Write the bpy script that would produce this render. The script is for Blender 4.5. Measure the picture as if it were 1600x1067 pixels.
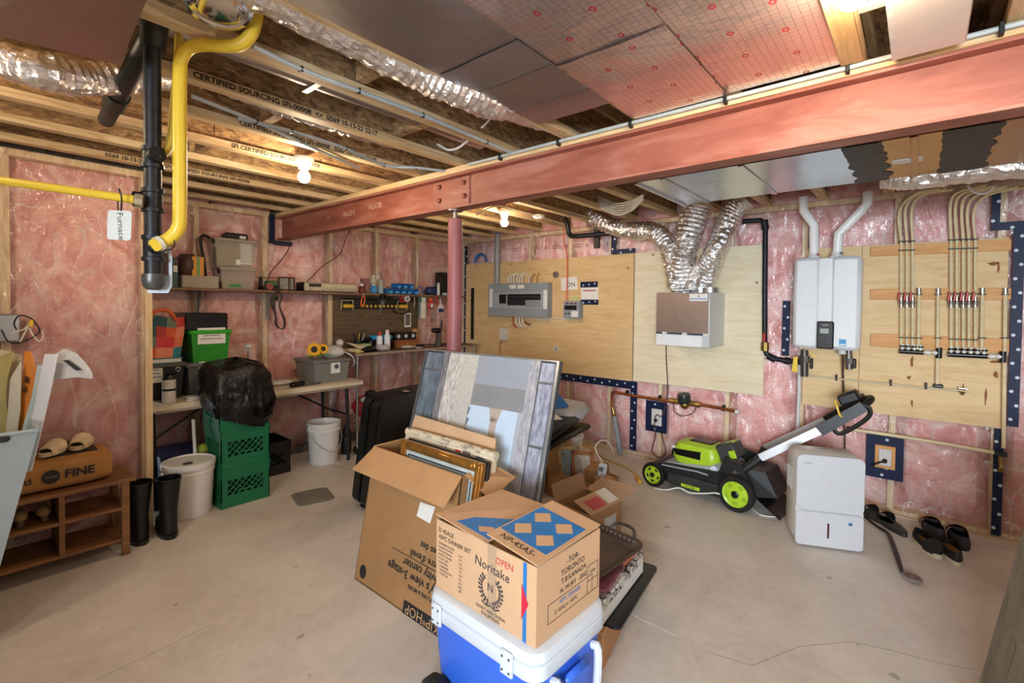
import bpy, bmesh, math, random
from mathutils import Vector, Matrix, Euler, noise
random.seed(7)
R = math.radians
scene = bpy.context.scene
COL = scene.collection
for o in list(bpy.data.objects): bpy.data.objects.remove(o)
# ---------------------------------------------------------------- camera
F_PX, PP_Y = 749.34, 493.2
EYE = Vector((0, 0, 1.47))
CAMROT = Matrix.Rotation(R(40.356), 3, 'Z') @ Matrix.Rotation(R(90 - 1.285), 3, 'X') @ Matrix.Rotation(R(0.662), 3, 'Z')
cd = bpy.data.cameras.new('camera'); cam = bpy.data.objects.new('camera', cd); COL.objects.link(cam)
cd.sensor_width = 36; cd.lens = 36 * F_PX / 1600; cd.shift_y = (PP_Y - 533.5) / 1600; cd.clip_start = 0.02
cam.matrix_world = Matrix.Translation(EYE) @ CAMROT.to_4x4()
scene.camera = cam
# ---------------------------------------------------------------- world, light, exposure
w = bpy.data.worlds.new('world'); scene.world = w; w.use_nodes = True
w.node_tree.nodes['Background'].inputs[0].default_value = (0.75, 0.86, 1.0, 1); w.node_tree.nodes['Background'].inputs[1].default_value = 1.2
def area(name, loc, target, size, energy, col, sy=None):
    l = bpy.data.lights.new(name, 'AREA'); l.energy = energy; l.color = col; l.shape = 'RECTANGLE'; l.size = size; l.size_y = sy or size
    o = bpy.data.objects.new(name, l); COL.objects.link(o); o.location = loc
    o.rotation_euler = (Vector(target) - Vector(loc)).to_track_quat('-Z', 'Y').to_euler(); return o
WIN = (0.0, 1.7, 1.0, 2.05)      # window in the wall behind the camera: x0, x1, z0, z1
sun_in = area('window_daylight', (0.85, -2.42, 1.5), (-0.7, 3.4, 0.75), 1.6, 35, (0.78, 0.89, 1.0), 1.0); sun_in.data.spread = R(85)
vs = scene.view_settings
vs.view_transform = 'Standard'; vs.look = 'None'; vs.gamma = 1; vs.use_curve_mapping = False; vs.exposure = 1.15
BULB_STRENGTH = 185
# ---------------------------------------------------------------- helpers
def ray(px, py): return CAMROT @ Vector(((px - 800) / F_PX, -(py - PP_Y) / F_PX, -1))
def U(px, py, x=None, y=None, z=None):
    """point on a real plane x=, y= or z= seen in the photograph at px, py"""
    d = ray(px, py)
    t = (z - EYE.z) / d.z if z is not None else ((y - EYE.y) / d.y if y is not None else (x - EYE.x) / d.x)
    return EYE + d * t
def V(*a): return Vector(a)
class MB:
    def __init__(s, T=None): s.v = []; s.f = []; s.m = []; s.T = T or Matrix.Identity(4); s.mi = 0
    def add(s, vs, fs, mi=None):
        n = len(s.v); s.v += [s.T @ Vector(p) for p in vs]; s.f += [[i + n for i in f] for f in fs]; s.m += [s.mi if mi is None else mi] * len(fs); return s
    def box(s, c, d, rot=None, bev=0.0, mi=None):
        c = Vector(c); h = Vector(d) / 2
        Rm = (Euler(rot).to_matrix() if rot is not None and not isinstance(rot, Matrix) else (rot if rot is not None else Matrix.Identity(3)))
        bev = min(bev, min(h) * 0.9)
        if bev <= 0:
            vs = [c + Rm @ Vector((sx * h.x, sy * h.y, sz * h.z)) for sx in (-1, 1) for sy in (-1, 1) for sz in (-1, 1)]
            return s.add(vs, [(0, 1, 3, 2), (4, 6, 7, 5), (0, 4, 5, 1), (2, 3, 7, 6), (0, 2, 6, 4), (1, 5, 7, 3)], mi)
        idx = {}; vs = []
        S = [(a, b, e) for a in (-1, 1) for b in (-1, 1) for e in (-1, 1)]
        for sg in S:
            for a in range(3):
                p = [sg[i] * (h[i] - (0 if i == a else bev)) for i in range(3)]
                idx[(sg, a)] = len(vs); vs.append(Vector(p))
        fs = []
        for a in range(3):
            o = [i for i in range(3) if i != a]
            for sa in (-1, 1):
                def k(p, q):
                    t = [0, 0, 0]; t[a] = sa; t[o[0]] = p; t[o[1]] = q; return tuple(t)
                fs.append([idx[(k(p, q), a)] for p, q in ((-1, -1), (1, -1), (1, 1), (-1, 1))])
        for a in range(3):
            for b in range(a + 1, 3):
                e = 3 - a - b
                for sa in (-1, 1):
                    for sb in (-1, 1):
                        def k(q):
                            t = [0, 0, 0]; t[a] = sa; t[b] = sb; t[e] = q; return tuple(t)
                        fs.append([idx[(k(-1), a)], idx[(k(1), a)], idx[(k(1), b)], idx[(k(-1), b)]])
        for sg in S: fs.append([idx[(sg, 0)], idx[(sg, 1)], idx[(sg, 2)]])
        return s.add([c + Rm @ p for p in vs], fs, mi)
    def bb(s, x0, x1, y0, y1, z0, z1, bev=0.0, mi=None):
        return s.box(((x0 + x1) / 2, (y0 + y1) / 2, (z0 + z1) / 2), (abs(x1 - x0), abs(y1 - y0), abs(z1 - z0)), None, bev, mi)
    def tube(s, pts, r, seg=8, sub=0, closed=False, cap=True, mi=None):
        pts = [Vector(p) for p in pts]; n = len(pts)
        rr = list(r) if isinstance(r, (list, tuple)) else [r] * n
        if sub:
            q = []; qr = []
            for i in range(n if closed else n - 1):
                p1, p2 = pts[i], pts[(i + 1) % n]
                p0 = pts[i - 1] if (i > 0 or closed) else p1 * 2 - p2
                p3 = pts[(i + 2) % n] if (i + 2 < n or closed) else p2 * 2 - p1
                for k in range(sub):
                    t = k / sub
                    q.append(0.5 * ((2 * p1) + (p2 - p0) * t + (2 * p0 - 5 * p1 + 4 * p2 - p3) * t * t + (3 * p1 - p0 - 3 * p2 + p3) * t ** 3))
                    qr.append(rr[i] * (1 - t) + rr[(i + 1) % n] * t)
            if not closed: q.append(pts[-1]); qr.append(rr[-1])
            pts, rr = q, qr; n = len(pts)
        vs = []; fs = []; up = None
        for i in range(n):
            a = pts[(i - 1) % n] if (i or closed) else pts[0]; b = pts[(i + 1) % n] if (i < n - 1 or closed) else pts[-1]
            t = (b - a); t = t.normalized() if t.length > 1e-9 else Vector((0, 0, 1))
            if up is None: up = Vector((0, 0, 1)) if abs(t.z) < 0.9 else Vector((1, 0, 0))
            up = up - t * up.dot(t)
            up = up.normalized() if up.length > 1e-6 else t.orthogonal().normalized()
            sd = t.cross(up)
            for k in range(seg):
                an = 2 * math.pi * k / seg
                vs.append(pts[i] + (up * math.cos(an) + sd * math.sin(an)) * rr[i])
        for i in range(n if closed else n - 1):
            j = (i + 1) % n
            for k in range(seg): fs.append([i * seg + k, i * seg + (k + 1) % seg, j * seg + (k + 1) % seg, j * seg + k])
        if cap and not closed: fs.append(list(range(seg))[::-1]); fs.append([(n - 1) * seg + k for k in range(seg)])
        return s.add(vs, fs, mi)
    def cyl(s, p0, p1, r, seg=12, r2=None, mi=None): return s.tube([p0, p1], [r, r if r2 is None else r2], seg, mi=mi)
    def lathe(s, prof, o=(0, 0, 0), axis=(0, 0, 1), seg=20, mi=None, cap=True):
        Q = Vector((0, 0, 1)).rotation_difference(Vector(axis)).to_matrix(); o = Vector(o)
        vs = [o + Q @ Vector((r * math.cos(2 * math.pi * k / seg), r * math.sin(2 * math.pi * k / seg), z)) for r, z in prof for k in range(seg)]
        fs = [[i * seg + k, i * seg + (k + 1) % seg, (i + 1) * seg + (k + 1) % seg, (i + 1) * seg + k] for i in range(len(prof) - 1) for k in range(seg)]
        if cap:
            fs.append(list(range(seg))[::-1]); fs.append([(len(prof) - 1) * seg + k for k in range(seg)])
        return s.add(vs, fs, mi)
    def prism(s, poly, h, T=None, mi=None):
        T = T or Matrix.Identity(4); n = len(poly)
        vs = [T @ Vector((x, y, z)) for z in (0, h) for x, y in poly]
        fs = [list(range(n))[::-1], list(range(n, 2 * n))] + [[i, (i + 1) % n, n + (i + 1) % n, n + i] for i in range(n)]
        return s.add(vs, fs, mi)
    def hexa(s, b, t, mi=None):
        """solid between two matching quads (lists of 4 points)"""
        return s.add(list(b) + list(t), [(3, 2, 1, 0), (4, 5, 6, 7), (0, 1, 5, 4), (1, 2, 6, 5), (2, 3, 7, 6), (3, 0, 4, 7)], mi)
    def plate(s, quad, th, mi=None):
        q = [Vector(p) for p in quad]; nrm = (q[1] - q[0]).cross(q[-1] - q[0]).normalized() * th
        n = len(q)
        return s.add(q + [p + nrm for p in q], [list(range(n))[::-1], list(range(n, 2 * n))] + [[i, (i + 1) % n, n + (i + 1) % n, n + i] for i in range(n)], mi)
    def grid(s, fn, nu, nv, th=None, mi=None, wrap=False):
        vs = [Vector(fn(i / nu, j / nv)) for j in range(nv + 1) for i in range(nu + 1)]
        fs = [[j * (nu + 1) + i, j * (nu + 1) + i + 1, (j + 1) * (nu + 1) + i + 1, (j + 1) * (nu + 1) + i] for j in range(nv) for i in range(nu)]
        return s.add(vs, fs, mi)
    def ball(s, c, r, seg=12, rings=8, sc=(1, 1, 1), mi=None):
        c = Vector(c); vs = []; fs = []
        for j in range(1, rings):
            a = math.pi * j / rings
            for k in range(seg):
                b = 2 * math.pi * k / seg
                vs.append(c + Vector((r * sc[0] * math.sin(a) * math.cos(b), r * sc[1] * math.sin(a) * math.sin(b), r * sc[2] * math.cos(a))))
        top = len(vs); vs.append(c + Vector((0, 0, r * sc[2]))); vs.append(c - Vector((0, 0, r * sc[2])))
        for j in range(rings - 2):
            for k in range(seg): fs.append([j * seg + k, (j + 1) * seg + k, (j + 1) * seg + (k + 1) % seg, j * seg + (k + 1) % seg])
        for k in range(seg):
            fs.append([top, k, (k + 1) % seg]); fs.append([top + 1, (rings - 2) * seg + (k + 1) % seg, (rings - 2) * seg + k])
        return s.add(vs, fs, mi)
    def text(s, string, size, T, depth=0.0006, align='CENTER', mi=None, bold=0.0):
        vs, fs = glyphs(string, align, bold)
        k = Matrix.Diagonal((size, size, 1, 1))
        return s.add([T @ (k @ v) for v in vs] , fs, mi)
_gl = {}
def glyphs(string, align, bold=0.0):
    key = (string, align, bold)
    if key not in _gl:
        c = bpy.data.curves.new('glyphs', 'FONT'); c.body = string; c.size = 1; c.align_x = align; c.align_y = 'CENTER'; c.resolution_u = 2; c.offset = bold
        o = bpy.data.objects.new('glyphs', c); COL.objects.link(o); bpy.context.view_layer.update()
        dg = bpy.context.evaluated_depsgraph_get(); me = bpy.data.meshes.new_from_object(o.evaluated_get(dg))
        _gl[key] = ([v.co.copy() for v in me.vertices], [list(p.vertices) for p in me.polygons])
        bpy.data.objects.remove(o); bpy.data.curves.remove(c); bpy.data.meshes.remove(me)
    return _gl[key]
def frame(o, x, y):
    """matrix with origin o, local x and y along the given directions, z = x cross y"""
    x = Vector(x).normalized(); y = Vector(y); y = (y - x * y.dot(x)).normalized(); z = x.cross(y)
    m = Matrix((x, y, z)).transposed().to_4x4(); m.translation = Vector(o); return m
def wm(o):
    m = o.matrix_basis.copy()
    while o.parent: o = o.parent; m = o.matrix_basis @ m
    return m
def tag(o, label=None, cat=None, group=None, kind=None):
    for k, v in (('label', label), ('category', cat), ('group', group), ('kind', kind)):
        if v: o[k] = v
    return o
def build(name, mb, mats, parent=None, label=None, cat=None, group=None, kind=None, local=False, recalc=True, smooth=True, ang=38):
    """link the collected geometry as ONE mesh object (world coordinates unless local)"""
    me = bpy.data.meshes.new(name)
    vs = mb.v
    org = None
    if parent is not None and not local:
        inv = wm(parent).inverted(); vs = [inv @ v for v in vs]
    elif parent is None and not local:
        xs = [v.x for v in vs]; ys = [v.y for v in vs]; zs = [v.z for v in vs]
        org = Vector(((min(xs) + max(xs)) / 2, (min(ys) + max(ys)) / 2, min(zs))); vs = [v - org for v in vs]
    me.from_pydata(vs, [], mb.f)
    for m_ in (mats if isinstance(mats, (list, tuple)) else [mats]): me.materials.append(m_)
    me.polygons.foreach_set('material_index', mb.m)
    if recalc:
        bm = bmesh.new(); bm.from_mesh(me); bmesh.ops.recalc_face_normals(bm, faces=bm.faces); bm.to_mesh(me); bm.free()
    if smooth:
        me.polygons.foreach_set('use_smooth', [True] * len(me.polygons)); me.set_sharp_from_angle(angle=R(ang))
    o = bpy.data.objects.new(name, me); COL.objects.link(o)
    if org is not None: o.location = org
    if parent is not None: o.parent = parent
    return tag(o, label, cat, group, kind)
def thing(name, label, cat, loc=(0, 0, 0), rz=0.0, group=None, rot=None):
    o = bpy.data.objects.new(name, None); COL.objects.link(o); o.empty_display_size = 0.05
    o.location = loc; o.rotation_euler = rot if rot else (0, 0, rz)
    return tag(o, label, cat, group)
def copy_tree(o, parent=None):
    kids = list(o.children); c = o.copy(); COL.objects.link(c)
    if parent is not None: c.parent = parent
    for k in kids: copy_tree(k, c)
    return c
def rr2(x0, x1, y0, y1, r, z, n=5):
    o = []
    for cx, cy, t0 in ((x1 - r, y1 - r, 0), (x0 + r, y1 - r, 90), (x0 + r, y0 + r, 180), (x1 - r, y0 + r, 270)):
        for k in range(n + 1): t = R(t0 + 90 * k / n); o.append(V(cx + r * math.cos(t), cy + r * math.sin(t), z))
    return o
def loft(mb, rings):
    n = len(rings[0]); vs = [p for r_ in rings for p in r_]; fs = [[i * n + k, i * n + (k + 1) % n, (i + 1) * n + (k + 1) % n, (i + 1) * n + k] for i in range(len(rings) - 1) for k in range(n)] + [list(range(n))[::-1], [(len(rings) - 1) * n + k for k in range(n)]]
    return mb.add(vs, fs)
# ---------------------------------------------------------------- materials
_m = {}
def srgb(h):
    h = h.lstrip('#'); c = [int(h[i:i + 2], 16) / 255 for i in (0, 2, 4)]
    return tuple((x / 12.92 if x <= 0.04045 else ((x + 0.055) / 1.055) ** 2.4) for x in c)
class NT:
    def __init__(s, name):
        s.mat = bpy.data.materials.new(name); s.mat.use_nodes = True; s.t = s.mat.node_tree; s.b = s.t.nodes['Principled BSDF']; s.out = s.t.nodes['Material Output']
        s.co = s.n('ShaderNodeTexCoord').outputs['Object']
    def n(s, typ, **kw):
        x = s.t.nodes.new(typ)
        for k, v in kw.items(): setattr(x, k, v)
        return x
    def l(s, a, b): s.t.links.new(a, b)
    def map(s, scale=(1, 1, 1), rot=(0, 0, 0), src=None):
        m = s.n('ShaderNodeMapping'); s.l(src or s.co, m.inputs[0]); m.inputs['Scale'].default_value = scale; m.inputs['Rotation'].default_value = rot; return m.outputs[0]
    def noise(s, vec, scale=5, detail=4, rough=0.55, dist=0.0):
        x = s.n('ShaderNodeTexNoise'); s.l(vec, x.inputs['Vector']); x.inputs['Scale'].default_value = scale; x.inputs['Detail'].default_value = detail; x.inputs['Roughness'].default_value = rough; x.inputs['Distortion'].default_value = dist; return x.outputs[0]
    def ramp(s, fac, stops):
        x = s.n('ShaderNodeValToRGB'); s.l(fac, x.inputs[0]); e = x.color_ramp.elements
        while len(e) < len(stops): e.new(0.5)
        for i, (p, c) in enumerate(stops): e[i].position = p; e[i].color = (*c[:3], 1) if len(c) < 4 else c
        return x.outputs[0]
    def math(s, op, a, b=None, c=None):
        x = s.n('ShaderNodeMath', operation=op)
        for i, v in enumerate((a, b, c)):
            if v is None: continue
            if isinstance(v, (int, float)): x.inputs[i].default_value = v
            else: s.l(v, x.inputs[i])
        return x.outputs[0]
    def mix(s, fac, a, b, blend='MIX'):
        x = s.n('ShaderNodeMix', data_type='RGBA', blend_type=blend)
        for i, v in ((0, fac), (6, a), (7, b)):
            if isinstance(v, (int, float)): x.inputs[i].default_value = v
            elif isinstance(v, tuple): x.inputs[i].default_value = (*v[:3], 1)
            else: s.l(v, x.inputs[i])
        return x.outputs[2]
    def bump(s, h, strength=0.3, dist=0.01, to='Normal'):
        x = s.n('ShaderNodeBump'); s.l(h, x.inputs['Height']); x.inputs['Strength'].default_value = strength; x.inputs['Distance'].default_value = dist; s.l(x.outputs[0], s.b.inputs[to]); return x.outputs[0]
    def set(s, **kw):
        for k, v in kw.items():
            k = {'col': 'Base Color', 'rough': 'Roughness', 'metal': 'Metallic', 'coat': 'Coat Weight', 'coatr': 'Coat Roughness', 'spec': 'Specular IOR Level', 'alpha': 'Alpha', 'trans': 'Transmission Weight', 'ecol': 'Emission Color', 'estr': 'Emission Strength', 'sub': 'Subsurface Weight', 'sheen': 'Sheen Weight'}.get(k, k)
            i = s.b.inputs[k]
            if hasattr(v, 'is_linked') or hasattr(v, 'links'): s.l(v, i)
            elif isinstance(v, tuple): i.default_value = (*v[:3], 1)
            else: i.default_value = v
        return s.mat
def M(h, rough=0.55, metal=0.0, var=0.10, scale=14, bump=0.0, bs=60, **kw):
    key = (h, rough, metal, var, scale, bump, bs, tuple(sorted(kw.items())))
    if key in _m: return _m[key]
    n = NT('plain_' + h.strip('#')); c = srgb(h)
    if var:
        f = n.noise(n.co, scale, 4)
        n.set(col=n.ramp(f, [(0.3, tuple(x * (1 - var) for x in c)), (0.7, tuple(min(1, x * (1 + var)) for x in c))]))
    else: n.set(col=c)
    if bump: n.bump(n.noise(n.co, bs, 5), bump, 0.004)
    n.set(rough=rough, metal=metal, **kw); _m[key] = n.mat; return n.mat
def wood(h1, h2, rough=0.6, sc=(2, 30, 30), knots=0.0, name='wood'):
    key = ('wood', h1, h2, sc, knots, rough)
    if key in _m: return _m[key]
    n = NT(name); v = n.map(sc); a, b = srgb(h1), srgb(h2)
    f = n.noise(v, 1.6, 6, 0.6, 1.2); col = n.ramp(f, [(0.32, b), (0.62, a)])
    if knots:
        vo = n.n('ShaderNodeTexVoronoi'); n.l(n.map((3.2, 3.2, 3.2)), vo.inputs['Vector']); vo.inputs['Scale'].default_value = 1.0
        k = n.ramp(vo.outputs['Distance'], [(0.02, (1, 1, 1)), (0.085, (0, 0, 0))])
        col = n.mix(n.math('MULTIPLY', k, knots), col, tuple(x * 0.32 for x in b))
    n.set(col=col, rough=rough); n.bump(f, 0.15, 0.002); _m[key] = n.mat; return n.mat
def osb():
    if 'osb' in _m: return _m['osb']
    n = NT('oriented_strand_board'); vo = n.n('ShaderNodeTexVoronoi'); n.l(n.map((60, 26, 60), (.5, .3, 0)), vo.inputs['Vector']); vo.inputs['Scale'].default_value = 1.0
    f = n.noise(n.map((20, 9, 34), (0.6, 0, 0)), 2.2, 6, .65, 1.5)
    c = n.ramp(n.math('ADD', n.math('MULTIPLY', vo.outputs['Color'], 0.28), n.math('MULTIPLY', f, 0.72)), [(0.28, srgb('#57402a')), (0.48, srgb('#977550')), (0.68, srgb('#c6a271'))])
    n.set(col=c, rough=0.8); n.bump(vo.outputs['Distance'], 0.3, 0.004); _m['osb'] = n.mat; return n.mat
def insulation():
    n = NT('pink_glass_wool'); f = n.noise(n.map((1, 1, 1)), 3.6, 8, 0.64, 1.6); g = n.noise(n.map((1, 1, 3)), 30, 6, 0.7)
    fac = n.math('ADD', n.math('MULTIPLY', f, 0.75), n.math('MULTIPLY', g, 0.25))
    n.set(col=n.ramp(fac, [(0.30, srgb('#bb736f')), (0.46, srgb('#dfa39d')), (0.64, srgb('#f5dcd4'))]), rough=0.95, spec=0.1); n.bump(fac, 0.7, 0.03); return n.mat
def film():
    """clear polyethylene sheet: mostly transparent, wrinkled gloss, a little milky, glints painted white along the creases"""
    n = NT('clear_plastic_film'); t = n.t
    wv = n.noise(n.map((2.6, 2.6, 1.0), (0.7, 0.6, 0.5)), 2.4, 1.2, 0.5, 0.5); rid = n.math('ABSOLUTE', n.math('SUBTRACT', wv, 0.5))
    fine = n.noise(n.map((9, 9, 2.2), (0.9, 0.2, 0.5)), 2.5, 3, 0.6, 2.0)
    h = n.math('ADD', n.math('MULTIPLY', rid, 1.6), n.math('MULTIPLY', fine, 0.22))
    bp = n.n('ShaderNodeBump'); n.l(h, bp.inputs['Height']); bp.inputs['Strength'].default_value = 1.0; bp.inputs['Distance'].default_value = 0.07
    gl = n.n('ShaderNodeBsdfGlossy'); gl.inputs['Roughness'].default_value = 0.2; gl.inputs['Color'].default_value = (1, 1, 1, 1); n.l(bp.outputs[0], gl.inputs['Normal'])
    tr = n.n('ShaderNodeBsdfTransparent'); df = n.n('ShaderNodeBsdfDiffuse'); df.inputs['Color'].default_value = (0.9, 0.86, 0.83, 1)
    fr = n.n('ShaderNodeFresnel'); fr.inputs['IOR'].default_value = 1.4
    m1 = n.n('ShaderNodeMixShader'); n.l(tr.outputs[0], m1.inputs[1]); n.l(df.outputs[0], m1.inputs[2]); n.l(n.ramp(rid, [(0.0, (0.34,) * 3), (0.012, (0.05,) * 3)]), m1.inputs[0])  # white diffuse lines on the creases, painted-in glints
    m2 = n.n('ShaderNodeMixShader'); n.l(n.math('ADD', n.math('MULTIPLY', fr.outputs[0], 0.8), 0.035), m2.inputs[0]); n.l(m1.outputs[0], m2.inputs[1]); n.l(gl.outputs[0], m2.inputs[2])
    n.l(m2.outputs[0], n.out.inputs['Surface']); return n.mat
def concrete_floor():
    n = NT('concrete_slab'); f = n.noise(n.co, 1.3, 6, 0.6, 0.4); g = n.noise(n.co, 28, 5, 0.7); s = n.noise(n.map((1, 1, 1)), 5, 6, 0.7, 1.0)
    fac = n.math('ADD', n.math('MULTIPLY', f, 0.5), n.math('ADD', n.math('MULTIPLY', g, 0.22), n.math('MULTIPLY', s, 0.28)))
    c = n.ramp(fac, [(0.32, srgb('#b9ada0')), (0.5, srgb('#d2c8bd')), (0.68, srgb('#e0d8cf'))])
    sp = n.noise(n.co, 9, 2, 0.5); c = n.mix(n.ramp(sp, [(0.735, (0, 0, 0)), (0.76, (0.5, 0.5, 0.5))]), c, srgb('#6d6055'))
    n.set(col=c, rough=n.ramp(f, [(0.3, (0.42,) * 3), (0.7, (0.6,) * 3)]), spec=0.35); n.bump(fac, 0.08, 0.004); return n.mat
def concrete_rough(h='#8d897f'):
    n = NT('stained_concrete'); f = n.noise(n.co, 6, 6, 0.65, 0.5); c = srgb(h)
    col = n.ramp(f, [(0.3, tuple(x * .7 for x in c)), (0.7, tuple(x * 1.2 for x in c))])
    st = n.noise(n.map((9, 9, 3)), 1.6, 4, 0.6, 1.0); col = n.mix(n.ramp(st, [(0.62, (0, 0, 0)), (0.68, (0.8,) * 3)]), col, srgb('#4c3d33'))
    n.set(col=col, rough=0.85); n.bump(f, 0.4, 0.01); return n.mat
def crinkle_foil(h='#f5f2ef', s=34, strength=0.35, rough=0.13):
    key = ('foil', h, s)
    if key in _m: return _m[key]
    n = NT('crinkled_foil'); vo = n.n('ShaderNodeTexVoronoi'); n.l(n.map((s, s, s)), vo.inputs['Vector']); vo.inputs['Scale'].default_value = 1.0
    f = n.noise(n.co, s * 1.6, 5, 0.65, 1.2); hh = n.math('ADD', vo.outputs['Distance'], f)
    n.set(col=srgb(h), metal=0.95, rough=rough); n.bump(hh, strength, 0.03); _m[key] = n.mat; return n.mat
def sheet_metal(h='#b9bcc0', rough=0.28, var=0.12, blot=2.5):
    key = ('sm', h, rough)
    if key in _m: return _m[key]
    n = NT('galvanised_sheet'); c = srgb(h); f = n.noise(n.co, blot, 5, 0.6, 0.6); g = n.noise(n.co, 40, 3)
    n.set(col=n.ramp(f, [(0.3, tuple(x * (1 - var) for x in c)), (0.7, tuple(min(1, x * (1 + var)) for x in c))]), metal=0.95, rough=n.math('ADD', n.math('MULTIPLY', g, 0.12), rough - 0.04)); n.bump(f, 0.25, 0.02); _m[key] = n.mat; return n.mat
def grid_foil():
    """foil panning sheet printed with a grid and small red rings"""
    n = NT('printed_foil_sheet'); sep = n.n('ShaderNodeSeparateXYZ'); n.l(n.co, sep.inputs[0])
    def cell(v, s): return n.math('FRACT', n.math('MULTIPLY', v, s))
    ln = n.math('MAXIMUM', n.math('LESS_THAN', cell(sep.outputs[0], 44), 0.085), n.math('LESS_THAN', cell(sep.outputs[1], 44), 0.085))
    ux = n.math('SUBTRACT', cell(sep.outputs[0], 7.6), 0.5)
    row = n.math('MULTIPLY', n.math('FLOOR', n.math('MULTIPLY', sep.outputs[0], 7.6)), 0.5)
    uy = n.math('SUBTRACT', n.math('FRACT', n.math('ADD', n.math('MULTIPLY', sep.outputs[1], 6.0), row)), 0.5)
    d = n.math('SQRT', n.math('ADD', n.math('POWER', ux, 2), n.math('POWER', uy, 2)))
    ring = n.math('LESS_THAN', n.math('ABSOLUTE', n.math('SUBTRACT', d, 0.058)), 0.018)
    base = n.mix(n.math('MULTIPLY', ln, 0.5), srgb('#e6d2cb'), srgb('#7a645d'))
    n.set(col=n.mix(ring, base, srgb('#b22a33')), metal=n.math('SUBTRACT', 0.85, n.math('MULTIPLY', ring, 0.7)), rough=0.27)
    f = n.noise(n.map((1, 1, 1)), 4, 3, 0.5, 0.8); n.bump(n.math('ADD', f, n.math('MULTIPLY', ln, -0.03)), 0.35, 0.03); return n.mat
def cardboard(h='#b98f65', var=0.08):
    key = ('cb', h)
    if key in _m: return _m[key]
    n = NT('cardboard'); c = srgb(h); f = n.noise(n.co, 7, 5, 0.6); g = n.noise(n.map((160, 160, 12)), 1, 2)
    n.set(col=n.ramp(f, [(0.3, tuple(x * (1 - var) for x in c)), (0.7, tuple(min(1, x * (1 + var)) for x in c))]), rough=0.8, spec=0.2); n.bump(n.math('ADD', f, n.math('MULTIPLY', g, 0.2)), 0.12, 0.006); _m[key] = n.mat; return n.mat
def steel_primer():
    n = NT('red_oxide_primer'); f = n.noise(n.map((0.6, 3, 3)), 3, 6, 0.65, 0.5); g = n.noise(n.map((1.4, 9, 9)), 4, 4, 0.6)
    c = n.ramp(f, [(0.28, srgb('#7d4436')), (0.5, srgb('#9c5c4b')), (0.72, srgb('#b48070'))])
    c = n.mix(n.ramp(g, [(0.70, (0, 0, 0)), (0.78, (0.35,) * 3)]), c, srgb('#cdb3aa')); n.set(col=c, rough=0.5, spec=0.4); n.bump(f, 0.1, 0.004); return n.mat
def plywood(h1, h2, ax='x'):
    n = NT('plywood_face'); v = n.map((1.1, 1, 7) if ax == 'x' else (7, 1, 1.1)); a, b = srgb(h1), srgb(h2)
    f = n.noise(v, 2.2, 7, 0.6, 1.6); g = n.noise(n.map((30, 1, 260)), 1, 2)
    col = n.ramp(n.math('ADD', n.math('MULTIPLY', f, 0.85), n.math('MULTIPLY', g, 0.15)), [(0.30, b), (0.55, a), (0.8, tuple(min(1, x * 1.08) for x in a))])
    vo = n.n('ShaderNodeTexVoronoi'); n.l(n.map((4.2, 1, 4.2)), vo.inputs['Vector']); vo.inputs['Scale'].default_value = 1.0
    col = n.mix(n.ramp(vo.outputs['Distance'], [(0.03, (0.85,) * 3), (0.075, (0, 0, 0))]), col, srgb('#8a5a33'))
    n.set(col=col, rough=0.65, spec=0.25); n.bump(f, 0.08, 0.003); return n.mat
MI = insulation(); MFILM = film(); MFLOOR = concrete_floor(); MSTUD = wood('#e3cda9', '#c9aa7f', sc=(20, 20, 2)); MJ = wood('#e0c79f', '#b9935f', sc=(18, 1.6, 18), knots=0.5)
MOSB = osb(); MFOIL = crinkle_foil(); MGALV = sheet_metal(); MGRID = grid_foil(); MPRIMER = steel_primer(); MPLYA = plywood('#d9b887', '#caa471'); MPLYB = plywood('#e6d8ba', '#dac79f'); MPLYC = plywood('#e2c598', '#d3b07c')
MCB = cardboard(); MCB2 = cardboard('#c9a581'); MCBD = cardboard('#9d764e'); MTAPE = M('#15203f', 0.5, spec=0.25); MTAPEDOT = M('#c9cdd8', 0.5); MBLACK = M('#141414', 0.45, var=0.2); MBLK = M('#0e0e10', 0.3, var=0.2)
MWHITE = M('#d2cfca', 0.4, var=0.03); MPAPER = M('#e2dfd8', 0.7, var=0.04); MPEX = M('#ddcba2', 0.4); MYEL = M('#e5c23a', 0.38, var=0.05); MIRON = M('#2a2b2e', 0.45, metal=0.6, var=0.25, scale=30, bump=0.2); MDGREY = M('#4a4a4b', 0.5); MGREY = M('#8c9094', 0.4, var=0.04)
MCOPPER = M('#a8643f', 0.3, metal=0.9, var=0.2, scale=20); MSTEEL = M('#b5b6b8', 0.25, metal=1.0, var=0.06); MBRASS = M('#a58a4e', 0.3, metal=0.9); MRED = M('#b3302a', 0.4); MBLUE = M('#1f6fb4', 0.4); MNAVY = M('#20345c', 0.4); MGREEN = M('#2c8a3f', 0.45); MINK = M('#1b1a1c', 0.7, var=0); MCABLE = M('#dedbd2', 0.5, var=0.04)
MLUM = wood('#dda566', '#c48a4b', sc=(2.2, 22, 22), knots=0.7, name='lumber')
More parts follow.
